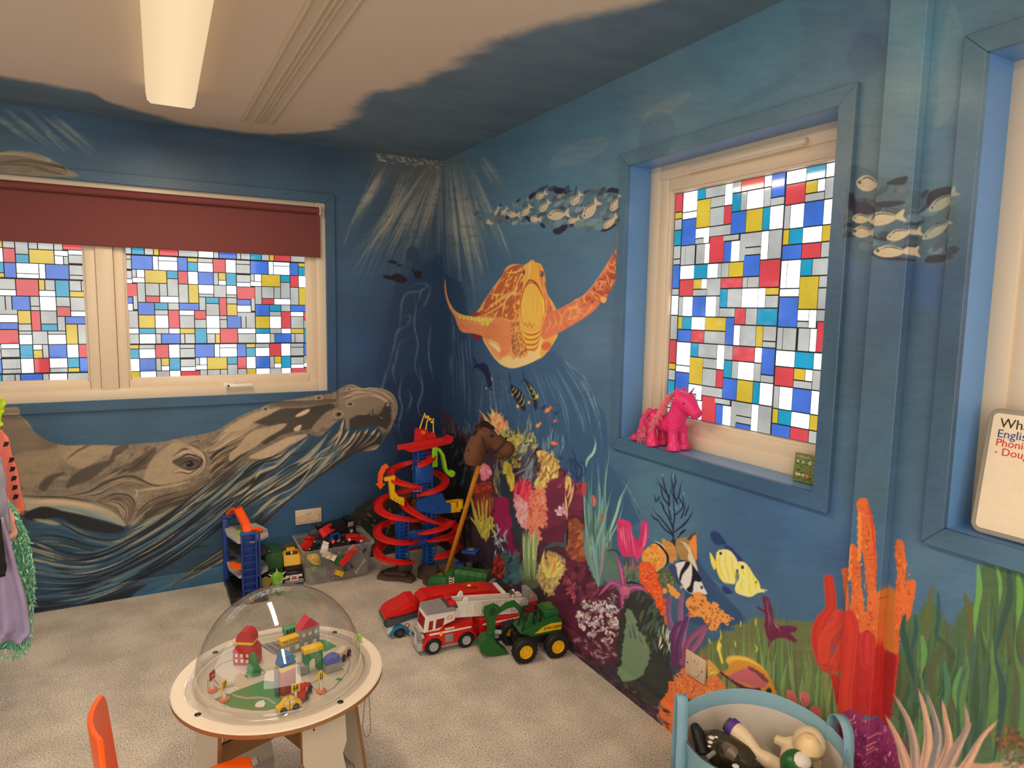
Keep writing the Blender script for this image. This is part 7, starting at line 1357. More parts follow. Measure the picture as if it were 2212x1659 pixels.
# ------------------------------------------------------------------ long red and white rescue transporter
T = thing('toy_transporter', 'long low toy transporter bus, red top, white sides and blue wheel arches', 'toy truck', (-.392,-1.000,0), RA(-6)); T.scale = (1,.95,.88)
bm = BM(); prism(bm, [(-.305,.020),(.27,.020),(.27,.105),(-.10,.105),(-.20,.085),(-.300,.060)],.15, 'XZ', -.075, bev=.010); obj('lower_body', bm, P_('wht'), T)
bm = BM(); prism(bm, [(-.315,.062),(-.300,.060),(-.20,.085),(-.10,.105),(-.10,.130),(-.20,.112),(-.305,.105),(-.318,.085)],.156, 'XZ', -.078, bev=.005); obj('windscreen_band', bm, P_('slate', .2), T)
bm = BM(); prism(bm, [(-.314,.098),(-.200,.112),(-.155,.125),(-.165,.178),(-.20,.180),(-.235,.160),(-.285,.140),(-.308,.118)],.150, 'XZ', -.075, bev=.014); obj('cab_roof', bm, P_('red'), T)
bm = BM(); prism(bm, [(-.155,.105),(.265,.105),(.255,.150),(.20,.172),(-.05,.188),(-.12,.185),(-.148,.160)],.158, 'XZ', -.079, bev=.016); o = obj('rear_roof', bm, P_('red'), T)
part_box(o, 'roof_panel', (-.08,-.045,.178),(.06,.045,.193), P_('red'),.008); bm = BM(); sph(bm, (.12,.02,.172),.013, n=16, m=10); obj('beacon', bm, P_('yel'), o); part_box(o, 'roof_recess', (.09,-.02,.172),(.15,.0,.182), P_('dred'),.003)
part_box(T, 'blue_panel', (-.165,-.0785,.075),(-.13,-.072,.125), P_('dblue'),.002); part_box(T, 'rear_frame', (.262,-.072,.05),(.285,.072,.150), P_('wht'),.006)
bm = BM(); cyl(bm, (-.215,-.0755,.058),(-.215,-.0765,.058),.012, n=20); o = obj('emblem', bm, P_('red'), T); bm = BM(); cyl(bm, (-.215,-.0765,.058),(-.215,-.0772,.058),.008, n=6); obj('emblem_centre', bm, P_('wht'), o)
for x in (-.25,.0,.19):
    bm = BM(); arch = [(x+.048*math.cos(t_),.022+.052*math.sin(t_)) for t_ in np.linspace(0, PI, 12)]; prism(bm, arch+[(x-.060,.020),(x-.060,.004),(x-.040,.004),(x-.038,.02),(x+.038,.02),(x+.040,.004),(x+.085,.004),(x+.085,.028)],.020, 'XZ', -.088, bev=.003) if False else prism(bm, [(x+.046*math.cos(t_),.018+.050*math.sin(t_)) for t_ in np.linspace(0, PI, 12)]+[(x+.034*math.cos(t_),.018+.036*math.sin(t_)) for t_ in np.linspace(PI, 0,12)],.020, 'XZ', -.088); obj('wheel_arch', bm, P_('teal'), T)
    bm = BM(); box(bm, (x+.040,-.088,.006),(x+.085,-.07,.030),.003); obj('side_step', bm, P_('teal'), T)
    for y in (-.076,.076): wheel(T, (x, y, .026),.026,.022, 'dgry', side=-1 if y < 0 else 1)
for z in (.085,.06): bm = BM(); tube(bm, [(-.316,-.06, z+.02),(-.324,-.075, z+.01),(-.318,-.078, z-.01)],.004, n=6); obj('mirror', bm, P_('dgry'), T); break
# ------------------------------------------------------------------ fire engine
T = thing('toy_fire_engine', 'red and white toy fire engine with a long white ladder, numbered 03', 'toy truck', (-.36,-1.215,0), RA(-4)); RD_ = P_('red', .25)
SD = -.056
bm = BM(); prism(bm, [(-.252,.022),(-.238,.092),(-.232,.110),(-.015,.112),(-.012,.022)],-2*SD, 'XZ', SD, bev=.006); obj('front_body', bm, RD_, T)
bm = BM(); prism(bm, [(-.247,.102),(-.236,.178),(-.226,.188),(-.105,.185),(-.103,.135),(-.150,.122),(-.176,.100)],-2*SD-.004, 'XZ', SD+.002, bev=.004); cab = obj('cab', bm, P_('wht'), T)
for q in (((-.195,.112),(-.160,.118),(-.152,.156),(-.190,.154)),((-.228,.112),(-.208,.112),(-.204,.152),(-.222,.152))):
    for y in (SD+.001,-SD-.003): bm = BM(); prism(bm, q, .002, 'XZ', y); obj('window', bm, P_('dred', .2), cab)
bm = BM(); prism(bm, [(-.045,.115),(.045,.115),(.042,.165),(-.042,.165)],.004, 'YZ', 0); o = obj('windscreen', bm, P_('dred', .2), cab); o.matrix_local = Matrix.Translation((-.2452,0,0)) @ Matrix.Shear('XY', 4,(0,0)) ; o.rotation_euler = (0, RA(8),0); o.location = (-.262,0,.001)
bm = BM(); prism(bm, [(-.236,.183),(-.228,.196),(-.112,.200),(-.098,.190),(-.098,.180)],-2*SD+.008, 'XZ', SD-.004, bev=.004)
for x in (-.20,-.17,-.14): box(bm, (x, SD+.01,.195),(x+.002,-SD-.01,.2015))
obj('cab_roof', bm, P_('gry'), T); part_box(T, 'siren', (-.125,-.050,.196),(-.095,-.012,.216), P_('red'),.003); part_box(T, 'siren_base', (-.14,-.055,.190),(-.09,.05,.202), P_('dgry'),.003); part_box(T, 'siren', (-.125,.012,.196),(-.095,.050,.216), P_('red'),.003)
text('number', '03', .030, P_('torg'), cab, (-.128, SD+.0008,.152),(PI/2,0,0),.0004)
part_box(T, 'side_stripe', (-.222, SD-.002,.086),(-.025, SD+.004,.095), P_('wht'),.0015); part_box(T, 'side_stripe', (-.150, SD-.0015,.100),(-.106, SD+.004,.106), P_('wht'),.001)
bm = BM(); prism(bm, [(-.178,.094),(-.170,.098),(-.162,.094),(-.163,.082),(-.170,.074),(-.177,.082)],.002, 'XZ', SD-.004); obj('badge', bm, P_('yel'), T); part_box(T, 'locker_door', (-.150, SD-.001,.040),(-.112, SD+.003,.078), P_('gry'),.001); part_box(T, 'sill', (-.18, SD-.001,.018),(-.06,-SD+.001,.032), P_('gry'),.003)
part_box(T, 'bumper', (-.275, SD+.002,.018),(-.245,-SD-.002,.050), P_('silv'),.008)
bm = BM()
for k in range(5): box(bm, (-.262,-.034,.052+k*.011),(-.244,.034,.059+k*.011),.001,1)
obj('grille', bm, P_('silv'), T, kind='stuff'); bm = BM(); tube(bm, [(-.265,-.05,.045),(-.280,-.045,.060),(-.276,-.025,.095),(-.276,.025,.095),(-.280,.045,.060),(-.265,.05,.045)],.005, n=8); obj('bull_bar', bm, P_('silv'), T)
for y in (-.044,.044): bm = BM(); cyl(bm, (-.245, y, .082),(-.256, y, .082),.010, n=14); obj('headlamp', bm, P_('silv'), T)
part_box(T, 'coupling', (-.02,-.03,.03),(.03,.03,.08), P_('dred'),.004)
bm = BM(); prism(bm, [(.018,.028),(.018,.110),(.10,.105),(.26,.095),(.30,.085),(.30,.028)],-2*SD, 'XZ', SD, bev=.005); rear = obj('rear_body', bm, RD_, T); part_box(rear, 'side_stripe', (.03, SD-.002,.086),(.27, SD+.004,.094), P_('wht'),.0015); part_box(rear, 'rear_sill', (.02, SD-.002,.018),(.28,-SD+.002,.036), P_('gry'),.004)
for x in (-.205,-.052,.10,.22):
    bm = BM(); prism(bm, [(x+.050*math.cos(t_),.034+.050*math.sin(t_)) for t_ in np.linspace(0, PI, 12)]+[(x+.042*math.cos(t_),.034+.042*math.sin(t_)) for t_ in np.linspace(PI, 0,12)],.012, 'XZ', SD-.008); obj('wheel_arch', bm, RD_, T)
    for y in (SD+.002,-SD-.002): wheel(T, (x, y, .037),.037,.024, 'silv', side=-1 if y < 0 else 1, hr=.64)
bm = BM(); L0, L1 = Vector((-.10,0,.190)), Vector((.235,0,.150))
for s_ in (-1,1):
    a = L0+Vector((0, s_*.032,0)); b_ = L1+Vector((0, s_*.032,0)); sweep(bm, [a, b_],[(-.003,-.052),(.003,-.052),(.003,-.046),(.0012,-.046),(.0012,.014),(.003,.014),(.003,.020),(-.003,.020),(-.003,.014),(-.0012,.014),(-.0012,-.046),(-.003,-.046)])
    for k in range(9):
        p = a+(b_-a)*(k+.5)/9; box(bm, (p.x-.002, p.y-.003, p.z-.050),(p.x+.002, p.y+.003, p.z+.016))
ldr = obj('ladder', bm, P_('wht'), T)
for k in range(12): p = L0+(L1-L0)*(k+.5)/12; bm = BM(); cyl(bm, (p.x, -.032, p.z-.02),(p.x, .032, p.z-.02),.003, n=8); obj('rung', bm, P_('wht'), ldr)
for s_ in (-1,1): bm = BM(); prism(bm, [(-.07,.19),(-.03,.185),(-.035,.222),(-.045,.228),(-.055,.220)],.006, 'XZ', s_*.034-.003, bev=.001); obj('ladder_post', bm, P_('wht'), ldr)
for s_ in (-1,1): bm = BM(); cyl(bm, (.245, s_*.030,.150),(.245, s_*.042,.150),.022, n=24); cyl(bm, (.245, s_*.042,.150),(.245, s_*.046,.150),.012, n=18); obj('pivot', bm, P_('silv' if s_ < 0 else 'wht'), ldr)
bm = BM(); cyl(bm, (.215,.02,.175),(.190,-.01,.200),.010, n=16); obj('hose_nozzle', bm, P_('blk'), T); bm = BM(); cyl(bm, (.205,0,.155),(.205,0,.195),.006, n=12); sph(bm, (.205,0,.198),.009, n=12, m=8); obj('nozzle_post', bm, P_('wht'), ldr)
part_box(T, 'bucket_floor', (.262,-.034,.098),(.322,.034,.145), RD_, .004); bm = BM(); prism(bm, [(.268,.14),(.262,.205),(.285,.205),(.32,.165),(.325,.14)],.060, 'XZ', -.030, bev=.003); bk = obj('bucket', bm, P_('gry'), T); bm = BM(); cyl(bm, (.290,-.030,.170),(.290,-.0315,.170),.011, n=16); obj('emblem', bm, P_('torg'), bk); part_box(T, 'tail_arm', (.225,-.02,.10),(.27,.02,.15), P_('gry'),.004)
# ------------------------------------------------------------------ green excavator
T = thing('toy_excavator', 'green toy excavator on four chunky black tyres with yellow hubs', 'toy digger', (-.158,-1.428,0), RA(-9)); T.scale = (.96,.96,.96); EG = P_('grn', .3)
for x in (-.078,.078):
    for y in (-.088,.088): wheel(T, (x, y, .057),.057,.046, 'yel', side=-1 if y < 0 else 1, hr=.60)
part_box(T, 'chassis', (-.10,-.045,.050),(.10,.045,.092), P_('blk'),.006); bm = BM(); cyl(bm, (-.078,-.08,.057),(-.078,.08,.057),.006, n=10); obj('axle', bm, P_('gry'), T); bm = BM(); cyl(bm, (.078,-.08,.057),(.078,.08,.057),.006, n=10); obj('axle', bm, P_('gry'), T)
bm = BM(); prism(bm, [(-.085,.118),(-.035,.098),(.110,.098),(.120,.112),(.118,.155),(.10,.170),(.02,.165),(-.03,.148),(-.075,.130)],.120, 'XZ', -.062, bev=.006); bod = obj('upper_body', bm, EG, T)
bm = BM(); prism(bm, [(-.02,.112),(.112,.116),(.112,.148),(.06,.150),(.02,.138)],.0012, 'XZ', -.0632); s = obj('side_decal', bm, P_('yel'), bod); text('lettering', 'JOHN DEERE', .019, P_('blk'), s, (.068,-.0644,.131),(PI/2, RA(-1),0),.0003, sx=.82)
part_box(bod, 'engine_cover', (.035,-.040,.165),(.108,.050,.200), EG, .006); part_box(bod, 'counterweight', (.045,-.030,.198),(.10,.045,.206), EG, .003)
bm = BM()
for a, b_ in (((-.078,-.050,.120),(-.050,-.048,.215)),((-.078,.010,.120),(-.050,.008,.215)),((.015,-.050,.150),(.012,-.048,.215)),((.015,.010,.150),(.012,.008,.215)),((-.050,-.048,.215),(.012,-.048,.215)),((-.050,.008,.215),(.012,.008,.215)),((-.050,-.048,.215),(-.050,.008,.215)),((.012,-.048,.215),(.012,.008,.215)),((-.02,-.048,.215),(-.02,.008,.215)),((-.078,-.050,.120),(.015,-.050,.150)),((-.022,-.050,.138),(-.02,-.048,.215)),((.0,-.05,.143),(.012,-.048,.180))): tube(bm, [a, b_],.0042, n=6)
obj('cab_frame', bm, P_('blk'), T); part_box(T, 'seat', (-.035,-.035,.145),(-.005,.0,.178), EG, .004)
bm = BM(); B0 = [(-.03,.155),(-.045,.20),(-.085,.238),(-.125,.232),(-.165,.205),(-.178,.200),(-.170,.185),(-.125,.208),(-.09,.212),(-.065,.185),(-.052,.150)]; prism(bm, B0,.026, 'XZ', .020, bev=.004); obj('boom', bm, EG, T, loc=(0,.0,0))
bm = BM(); prism(bm, [(-.160,.222),(-.185,.238),(-.232,.228),(-.238,.205),(-.222,.165),(-.205,.075),(-.180,.075),(-.178,.165),(-.165,.195)],.022, 'XZ', .022, bev=.004); o = obj('dipper_arm', bm, EG, T); bm = BM(); cyl(bm, (-.195,.020,.205),(-.195,.046,.205),.018, n=18); obj('arm_hole', bm, P_('dgrn'), o)
bm = BM(); cyl(bm, (-.205,.033,.11),(-.150,.033,.095),.010, n=12); obj('ram', bm, P_('silv'), T)
bm = BM(); prism(bm, [(-.262,.055),(-.235,.092),(-.200,.092),(-.178,.060),(-.120,.004),(-.185,.001),(-.225,.012),(-.255,.030)],.074, 'XZ', -.005, bev=.003); obj('bucket', bm, EG, T)
part_box(T, 'bucket_bracket', (-.215,.020,.085),(-.185,.046,.112), EG, .003)
# ------------------------------------------------------------------ blue toy garage with grey decks
T = thing('toy_garage', 'blue toy car park tower with grey decks and an orange ramp on top', 'toy', (-1.20,-.22,0))
def pos(x, y, z): return (x+1.20, y+.22, z)
part_box(T, 'base', pos(-1.295,-.375,0), pos(-1.12,-.06,.045), P_('blk', .5),.004)
bm = BM(); box(bm, pos(-1.30,-.10,.02), pos(-1.27,-.06,.385),.003); box(bm, pos(-1.30,-.10,.375), pos(-1.215,-.07,.392),.003); obj('rear_post', bm, P_('dblue'), T)
for z, sc_, c in ((.325,1, 'lgry'),(.235,.9, 'dgry'),(.140,.95, 'lgry')):
    bm = BM(); q = [(-1.29,-.07),(-1.29,-.20),(-1.255,-.34),(-1.165,-.36),(-1.10,-.30),(-1.09,-.20),(-1.13,-.07)]; prism(bm, [pos(-1.2+(x+1.2)*sc_, -.2+(y+.2)*sc_, 0)[:2] for x, y in q],.014, 'XY', z-.012, bev=.002); o = obj('deck', bm, P_(c), T)
    if z != .235:
        for k in range(4): part_box(o, 'deck_groove', pos(-1.128+k*.009,-.26, z+.0015), pos(-1.1255+k*.009,-.20, z+.003), P_('dgry'),0)
lift = part_box(T, 'lift_back', pos(-1.232,-.352,.03), pos(-1.172,-.347,.36), P_('dblue'),.001)
for x in (-1.242,-1.176,-1.160): part_box(lift, 'rail', pos(x, -.375,0), pos(x+.010,-.350,.37 if x > -1.2 else .365), P_('dblue'),.002)
for k in range(9): part_box(lift, 'rung', pos(-1.235,-.372,.03+k*.037), pos(-1.172,-.362,.036+k*.037), P_('dblue'),.001)
part_box(lift, 'lift_head', pos(-1.246,-.377,.362), pos(-1.172,-.350,.374), P_('blue'),.003)
bm = BM(); pts = [pos(*p) for p in ((-1.21,-.350,.372),(-1.21,-.330,.400),(-1.222,-.27,.425),(-1.235,-.20,.455),(-1.245,-.15,.440),(-1.262,-.11,.405))]; sweep(bm, pts, [(-.020,.012),(-.022,-.004),(.022,-.004),(.020,.012),(.017,.012),(.017,0),(-.017,0),(-.017,.012)]); obj('orange_ramp', bm, P_('org'), T)
bm = BM(); lathe(bm, [(.022,0),(.045,0),(.047,.012),(.044,.012),(.042,.004),(.022,.004)],20, center=pos(-1.165,-.235,.329), a0=-1.2, a1=1.9); obj('orange_turn', bm, P_('org'), T); bm = BM(); sweep(bm, [pos(*p) for p in ((-1.285,-.30,.195),(-1.25,-.335,.19),(-1.21,-.34,.19))],[(-.012,.015),(-.012,-.012),(.012,-.012),(.012,.015)]); obj('orange_bay', bm, P_('org'), T)
bm = BM(); cyl(bm, pos(-1.232,-.25,.327), pos(-1.232,-.25,.355),.011, n=14); obj('lime_pump', bm, P_('lime'), T); bm = BM(); lathe(bm, [(.001,0),(.028,0),(.028,.004),(.001,.004)],20, center=(0,0,0), axis='Y'); obj('yellow_sign', bm, mat('olive_yellow', (140,126,40)), T, loc=pos(-1.125,-.33,.085))
v = fl(549,1300); T = thing('yellow_toy_loader', 'small yellow toy loader on the carpet beside the blue toy garage', 'toy car', (v.x, v.y, 0), RA(20)); bm = BM(); prism(bm, [(-.03,.012),(.03,.012),(.034,.035),(.012,.045),(-.01,.045),(-.03,.03)],.03, 'XZ', -.015, bev=.002); obj('body', bm, P_('yel'), T)
for x in (-.018,.018):
    for y in (-.017,.017): wheel(T, (x, y, .012),.012,.008, tread=False)
# ------------------------------------------------------------------ green box van, horned dinosaur, pick-up
T = thing('toy_box_van', 'large dark green toy box van, standing between the garage and the pick-up', 'toy truck', (-1.058,-.125,0))
bm = BM(); box(bm, (-.045,-.075,.03),(.045,.085,.185),.006); o = obj('box_body', bm, mat('van_green', (50,92,50), rough=.5), T); part_box(o, 'label_strip', (-.022,-.045,.185),(-.012,-.005,.1858), P_('crm')); part_box(T, 'cab', (-.040,-.12,.03),(.040,-.07,.10), P_('dgrn'),.008); part_box(T, 'chassis', (-.040,-.11,.015),(.040,.08,.035), P_('blk'))
for y in (-.085,.05):
    for x in (-.04,.04): wheel(T, (x, y, .02),.020,.014, axis='X', side=-1 if x < 0 else 1, tread=False)
T = thing('toy_dinosaur', 'lime green toy dinosaur with cream horns round its frill, in front of the green van', 'toy dinosaur', (-1.062,-.285,0), RA(-90))
bm = BM(); loft(bm, [(-.05,.035,.012,.012),(-.03,.045,.026,.028),(.0,.055,.032,.034),(.02,.062,.028,.030)]); sph(bm, (.012,0,.080),.034,(.5,1.05,1.1)); sph(bm, (.035,0,.050),.022,(1.1,.95,1)); sph(bm, (.055,0,.032),.015,(1,.8,.9))
for x in (-.022,.018):
    for y in (-.02,.02): cyl(bm, (x, y, 0),(x, y, .045),.011, n=12)
blob('body', bm, mat('dino_green', (120,186,40), rough=.35), T, .0028,4)
for y, z, dy, dz, r in ((0,.112,0,.026,.007),(-.028,.10,-.018,.014,.006),(.028,.10,.018,.014,.006),(-.033,.075,-.020,.0,.006),(.033,.075,.020,.0,.006),(0,.058,0,.022,.006),(-.015,.068,-.006,.028,.0055),(.015,.068,.006,.028,.0055)):
    bm = BM(); x = .015 if z > .07 else .045; cyl(bm, (x, y, z),(x+(.0 if z > .09 else .012), y+dy, z+dz), r, .0008, n=12); obj('horn', bm, P_('crm'), T)
for y in (-.014,.014): bm = BM(); sph(bm, (.052, y*1.2,.054),.0045, n=10, m=8); obj('eye', bm, P_('blk'), T)
T = thing('toy_pickup', 'yellow and black toy pick-up with a roof light bar, in front of the clear box', 'toy truck', (-.958,-.135,0), RA(-4))
bm = BM(); box(bm, (-.048,-.11,.022),(.048,.10,.085),.012); obj('lower_body', bm, P_('blk', .25), T); bm = BM(); prism(bm, [(-.105,.085),(-.055,.098),(-.050,.085)],.086, 'YZ', -.043); obj('bonnet', bm, P_('blk', .25), T)
bm = BM(); prism(bm, [(-.060,.088),(-.035,.150),(.015,.160),(.05,.150),(.07,.088)],.088, 'YZ', -.044, bev=.006); o = obj('cab', bm, P_('yel'), T); part_box(o, 'roof_vent', (-.025,.0,.155),(.025,.04,.172), P_('yel'),.006); part_box(o, 'light_bar', (-.030,-.034,.150),(.030,-.018,.166), P_('blk', .2),.004); part_box(o, 'red_lens', (.005,-.0355,.153),(.026,-.020,.1665), P_('dred', .2),.003); part_box(o, 'white_lens', (-.006,-.0358,.153),(.004,-.02,.1668), P_('wht', .2),.001)
bm = BM(); prism(bm, [(-.040,.095),(.040,.095),(.034,.138),(-.034,.138)],.002, 'XZ', 0); w_ = obj('windscreen', bm, P_('slate', .15), o, loc=(0,-.058,0)); w_.rotation_euler = (RA(-22),0,0); w_.location = (0,-.0225,.006); w_.location = (0,-.024,-.009)
part_box(T, 'rear_frame', (-.040,.06,.085),(.040,.10,.150), P_('dgry'),.004); part_box(T, 'bumper', (-.050,-.120,.018),(.050,-.104,.040), P_('gry', .25),.005); s = part_box(T, 'number_plate', (-.022,-.1215,.034),(.022,-.1095,.064), P_('wht'),.001); part_box(s, 'marking', (-.015,-.1222,.044),(.015,-.1214,.050), P_('dred'),0); part_box(s, 'marking', (-.012,-.1222,.053),(.012,-.1214,.059), P_('dred'),0)
for x in (-.034,.034): part_box(T, 'headlamp', (x-.010,-.112,.050),(x+.010,-.108,.064), P_('wht', .15),.001)
for y in (-.065,.065):
    for x in (-.046,.046): wheel(T, (x, y, .026),.026,.018, axis='X', side=-1 if x < 0 else 1)
# ------------------------------------------------------------------ clear storage box heaped with toy vehicles
T = thing('storage_box', 'clear plastic storage box heaped with toy vehicles, under the wall socket', 'box', (-.735,-.18,0))
fz = bpy.data.materials.new('frosted_clear_plastic'); fz.use_nodes = True; nt = fz.node_tree; N = nt.nodes; L = nt.links; pb_ = N['Principled BSDF']; pb_.inputs['Base Color'].default_value = (.62,.60,.56,1); pb_.inputs['Roughness'].default_value = .25; tr = N.new('ShaderNodeBsdfTransparent'); tr.inputs[0].default_value = (.90,.90,.90,1); ms = N.new('ShaderNodeMixShader'); lw = N.new('ShaderNodeLayerWeight'); mr = N.new('ShaderNodeMapRange'); mr.inputs[3].default_value = .16; mr.inputs[4].default_value = .6; L.new(lw.outputs['Facing'], mr.inputs[0]); L.new(mr.outputs[0], ms.inputs[0]); L.new(tr.outputs[0], ms.inputs[1]); L.new(pb_.outputs[0], ms.inputs[2]); L.new(ms.outputs[0], N['Material Output'].inputs[0])
def rr_(hx, hy, cx, cy, r=.03): return [(cx+sx*(hx-r)+r*math.cos(a), cy+sy*(hy-r)+r*math.sin(a)) for sx, sy, a0 in ((1,1,0),(-1,1,90),(-1,-1,180),(1,-1,270)) for a in (RA(a0), RA(a0+30), RA(a0+60), RA(a0+90))]
bm = BM(); rings = []
for hx, hy, z in ((.165,.095,.004),(.172,.110,.02),(.188,.150,.195),(.197,.158,.197),(.199,.160,.212),(.192,.153,.2135)): rings.append([bm.verts.new((x, y, z)) for x, y in rr_(hx, hy, 0,0)])
for a, b_ in zip(rings[:-1], rings[1:]):
    for k in range(16): bm.faces.new((a[k], a[(k+1) % 16], b_[(k+1) % 16], b_[k]))
bm.faces.new(rings[0]); obj('tub', bm, fz, T)
GRP = 'toys heaped in the clear box'
def car(name, label, loc, rot, body, L_=.06, W2=.028, H=.022, kind='car', cab='slate', wh='blk'):
    c = thing(name, label, 'toy car' if kind != 'truck' else 'toy truck', loc, group=GRP, rot=rot); a, b_ = -L_/2, L_/2; bm = BM()
    if kind == 'car': prism(bm, [(a, H*.3),(b_, H*.3),(b_, H*.75),(b_*.5, H*.85),(b_*.2, H*1.35),(a*.6, H*1.35),(a*.9, H*.85),(a, H*.75)], W2, 'XZ', -W2/2, bev=.002)
    else: prism(bm, [(a, H*.3),(b_, H*.3),(b_, H*1.1),(b_*.8, H*1.9),(b_*.35, H*1.9),(b_*.3, H*1.1),(b_*.25, H*1.7),(a, H*1.7)], W2, 'XZ', -W2/2, bev=.002)
    obj('body', bm, P_(body), c); part_box(c, 'windows', (a*.5 if kind == 'car' else b_*.4,-W2*.51, H*.95),(b_*.25 if kind == 'car' else b_*.82, W2*.51, H*1.22 if kind == 'car' else H*1.6), P_(cab, .2),.001)
    for x in (a*.6, b_*.6):
        for y in (-W2*.5, W2*.5): wheel(c, (x, y, H*.4), H*.42, W2*.2, 'lgry', wh, side=-1 if y < 0 else 1, tread=False)
    return c
bx0, by0 = -.735,-.18
car('toy_car', 'red and black toy buggy perched highest at the left of the heap', (bx0-.045, by0-.01,.262),(RA(55), RA(-15), RA(25)), 'red', .085,.05,.030, cab='blk')
car('toy_truck', 'big black toy truck lying across the back of the heap', (bx0+.05, by0+.03,.225),(RA(8), RA(-6), RA(8)), 'blk', .16,.07,.045, 'truck', cab='gry'); car('toy_truck', 'black toy vehicle leaning behind the big truck', (bx0-.02, by0+.07,.205),(0, RA(8), RA(4)), 'blk', .13,.06,.04, 'truck', cab='silv')
car('toy_car', 'white toy police car tipped up at the front left of the heap', (bx0-.075, by0-.085,.190),(RA(30), RA(-35), RA(60)), 'wht', .075,.036,.024); car('toy_car', 'cream toy car at the front of the heap against the box wall', (bx0-.05, by0-.115,.155),(RA(60), RA(20), RA(-35)), 'crm', .08,.036,.026)
car('toy_wagon', 'blue toy wagon on a red base in the middle of the heap', (bx0-.005, by0-.05,.205),(0, RA(4), RA(5)), 'blue', .052,.036,.028, 'truck', 'dblue', 'red'); car('toy_car', 'red toy block truck at the left rim of the heap', (bx0-.13, by0-.02,.195),(RA(-10), RA(-40), RA(30)), 'red', .08,.04,.026, 'truck', 'dred')
car('toy_racing_car', 'black, red and white toy racing car at the right of the heap', (bx0+.11, by0-.06,.205),(RA(10), RA(10), RA(-18)), 'red', .11,.045,.020, cab='blk', wh='wht'); car('toy_car', 'black toy car nose down beside the racing car', (bx0+.055, by0-.05,.190),(RA(20), RA(14), RA(-20)), 'blk', .11,.045,.022, cab='wht')
car('toy_truck', 'green toy truck seen through the front of the box', (bx0+.0, by0-.112,.130),(RA(70), RA(-30), RA(20)), 'grn', .07,.032,.024, 'truck'); car('toy_fire_truck', 'long red toy fire truck standing on end inside the box', (bx0+.045, by0-.110,.145),(RA(75), RA(-40), RA(14)), 'red', .13,.036,.024, 'truck', 'wht')
car('toy_digger', 'small yellow toy digger at the bottom front of the box', (bx0+.0, by0-.085,.045),(RA(80), RA(30), RA(0)), 'yel', .05,.03,.022, 'truck'); car('toy_car', 'red toy car on the bottom of the box beside the yellow digger', (bx0-.045, by0-.075,.035),(RA(10), RA(60), RA(0)), 'dred', .07,.036,.022)
for x, y, z, rx, ry, rz_, c, lb in ((-.10,.03,.17,20,-12,30, 'slate', 'dark grey toy car at the back left corner of the heap'),(.11,.05,.20,-14,18,-30, 'blk', 'black toy car at the back right corner of the heap'),(.02,-.10,.175,12,-8,14, 'blk', 'black toy car low at the front rim of the heap'),(.13,-.10,.15,40,30,60, 'navy', 'navy toy car pressed to the right front of the clear box'),(-.07,.06,.215,8,-20,-12, 'dgry', 'grey and black toy car leaning on the big black truck'),(.075,-.02,.175,24,8,75, 'blk', 'black toy car under the racing car in the heap'),(-.10,-.06,.11,50,20,10, 'dgrn', 'dark green toy car inside the left of the clear box'),(.05,-.09,.08,70,10,40, 'slate', 'slate toy car in the lower middle of the clear box'),(-.02,.0,.11,10,40,80, 'blk', 'black toy car buried in the middle of the clear box'),(.10,.02,.07,30,-30,20, 'brn', 'brown toy car buried at the right of the clear box')):
    car('toy_car', lb, (bx0+x, by0+y, z),(RA(rx), RA(ry), RA(rz_)), c, .10,.05,.030)
v = (bx0-.125, by0-.072,.085); T = thing('lime_ball', 'small lime green ball against the left front of the clear box', 'ball', v, group=GRP); bm = BM(); sph(bm, (0,0,0),.020); obj('ball', bm, P_('lime'), T)
T = thing('yellow_toy_helmet', 'yellow toy hard hat pressed against the inside left of the clear box', 'toy helmet', (bx0-.130, by0-.105,.150), group=GRP, rot=(RA(20), RA(30),0)); bm = BM(); lathe(bm, [(.001,.028),(.018,.025),(.028,.014),(.030,0),(.042,-.002),(.042,-.005),(.028,-.004)],20); obj('shell', bm, P_('yel'), T)
T = thing('toy_bone', 'pale green toy bone shape seen at the right through the clear box', 'toy', (bx0+.125, by0-.103,.065), group=GRP, rot=(0, RA(-52),0)); bm = BM(); tube(bm, [(-.045,0,0),(-.035,0,0),(0,0,0),(.035,0,0),(.045,0,0)],[.014,.008,.005,.008,.014], n=12); obj('bone', bm, mat('pale_green', (176,184,140)), T)
# ------------------------------------------------------------------ sockets
def socket(name, loc, rz, label, w_=.148):
    T = thing(name, label, 'socket', loc, rz); IV = mat('socket_ivory', (216,190,164), rough=.35); pl = part_box(T, 'plate', (-w_/2,-.009,-.043),(w_/2,0,.043), IV, .003)
    for x in ((-.036,.036) if w_ > .1 else (0,)): bm = BM(); cyl(bm, (x, -.009,-.008),(x, -.0125,-.008),.0235, n=28); obj('safety_cover', bm, IV, T)
    for x in (-.008,.008): bm = BM(); box(bm, (x-.006,-.013,.014),(x+.006,-.008,.030),.002); obj('switch', bm, IV, T)
    for x in (-w_/2+.012, w_/2-.012): bm = BM(); cyl(bm, (x, -.009,.0),(x, -.0098,0),.003, n=8); obj('screw', bm, P_('dgry'), T)
socket('wall_socket', (-.833,0,.304),0, 'cream double wall socket above the clear storage box'); socket('wall_socket', (0,-2.258,.296),-PI/2, 'cream wall socket among the painted coral, above the blue bag', .094)
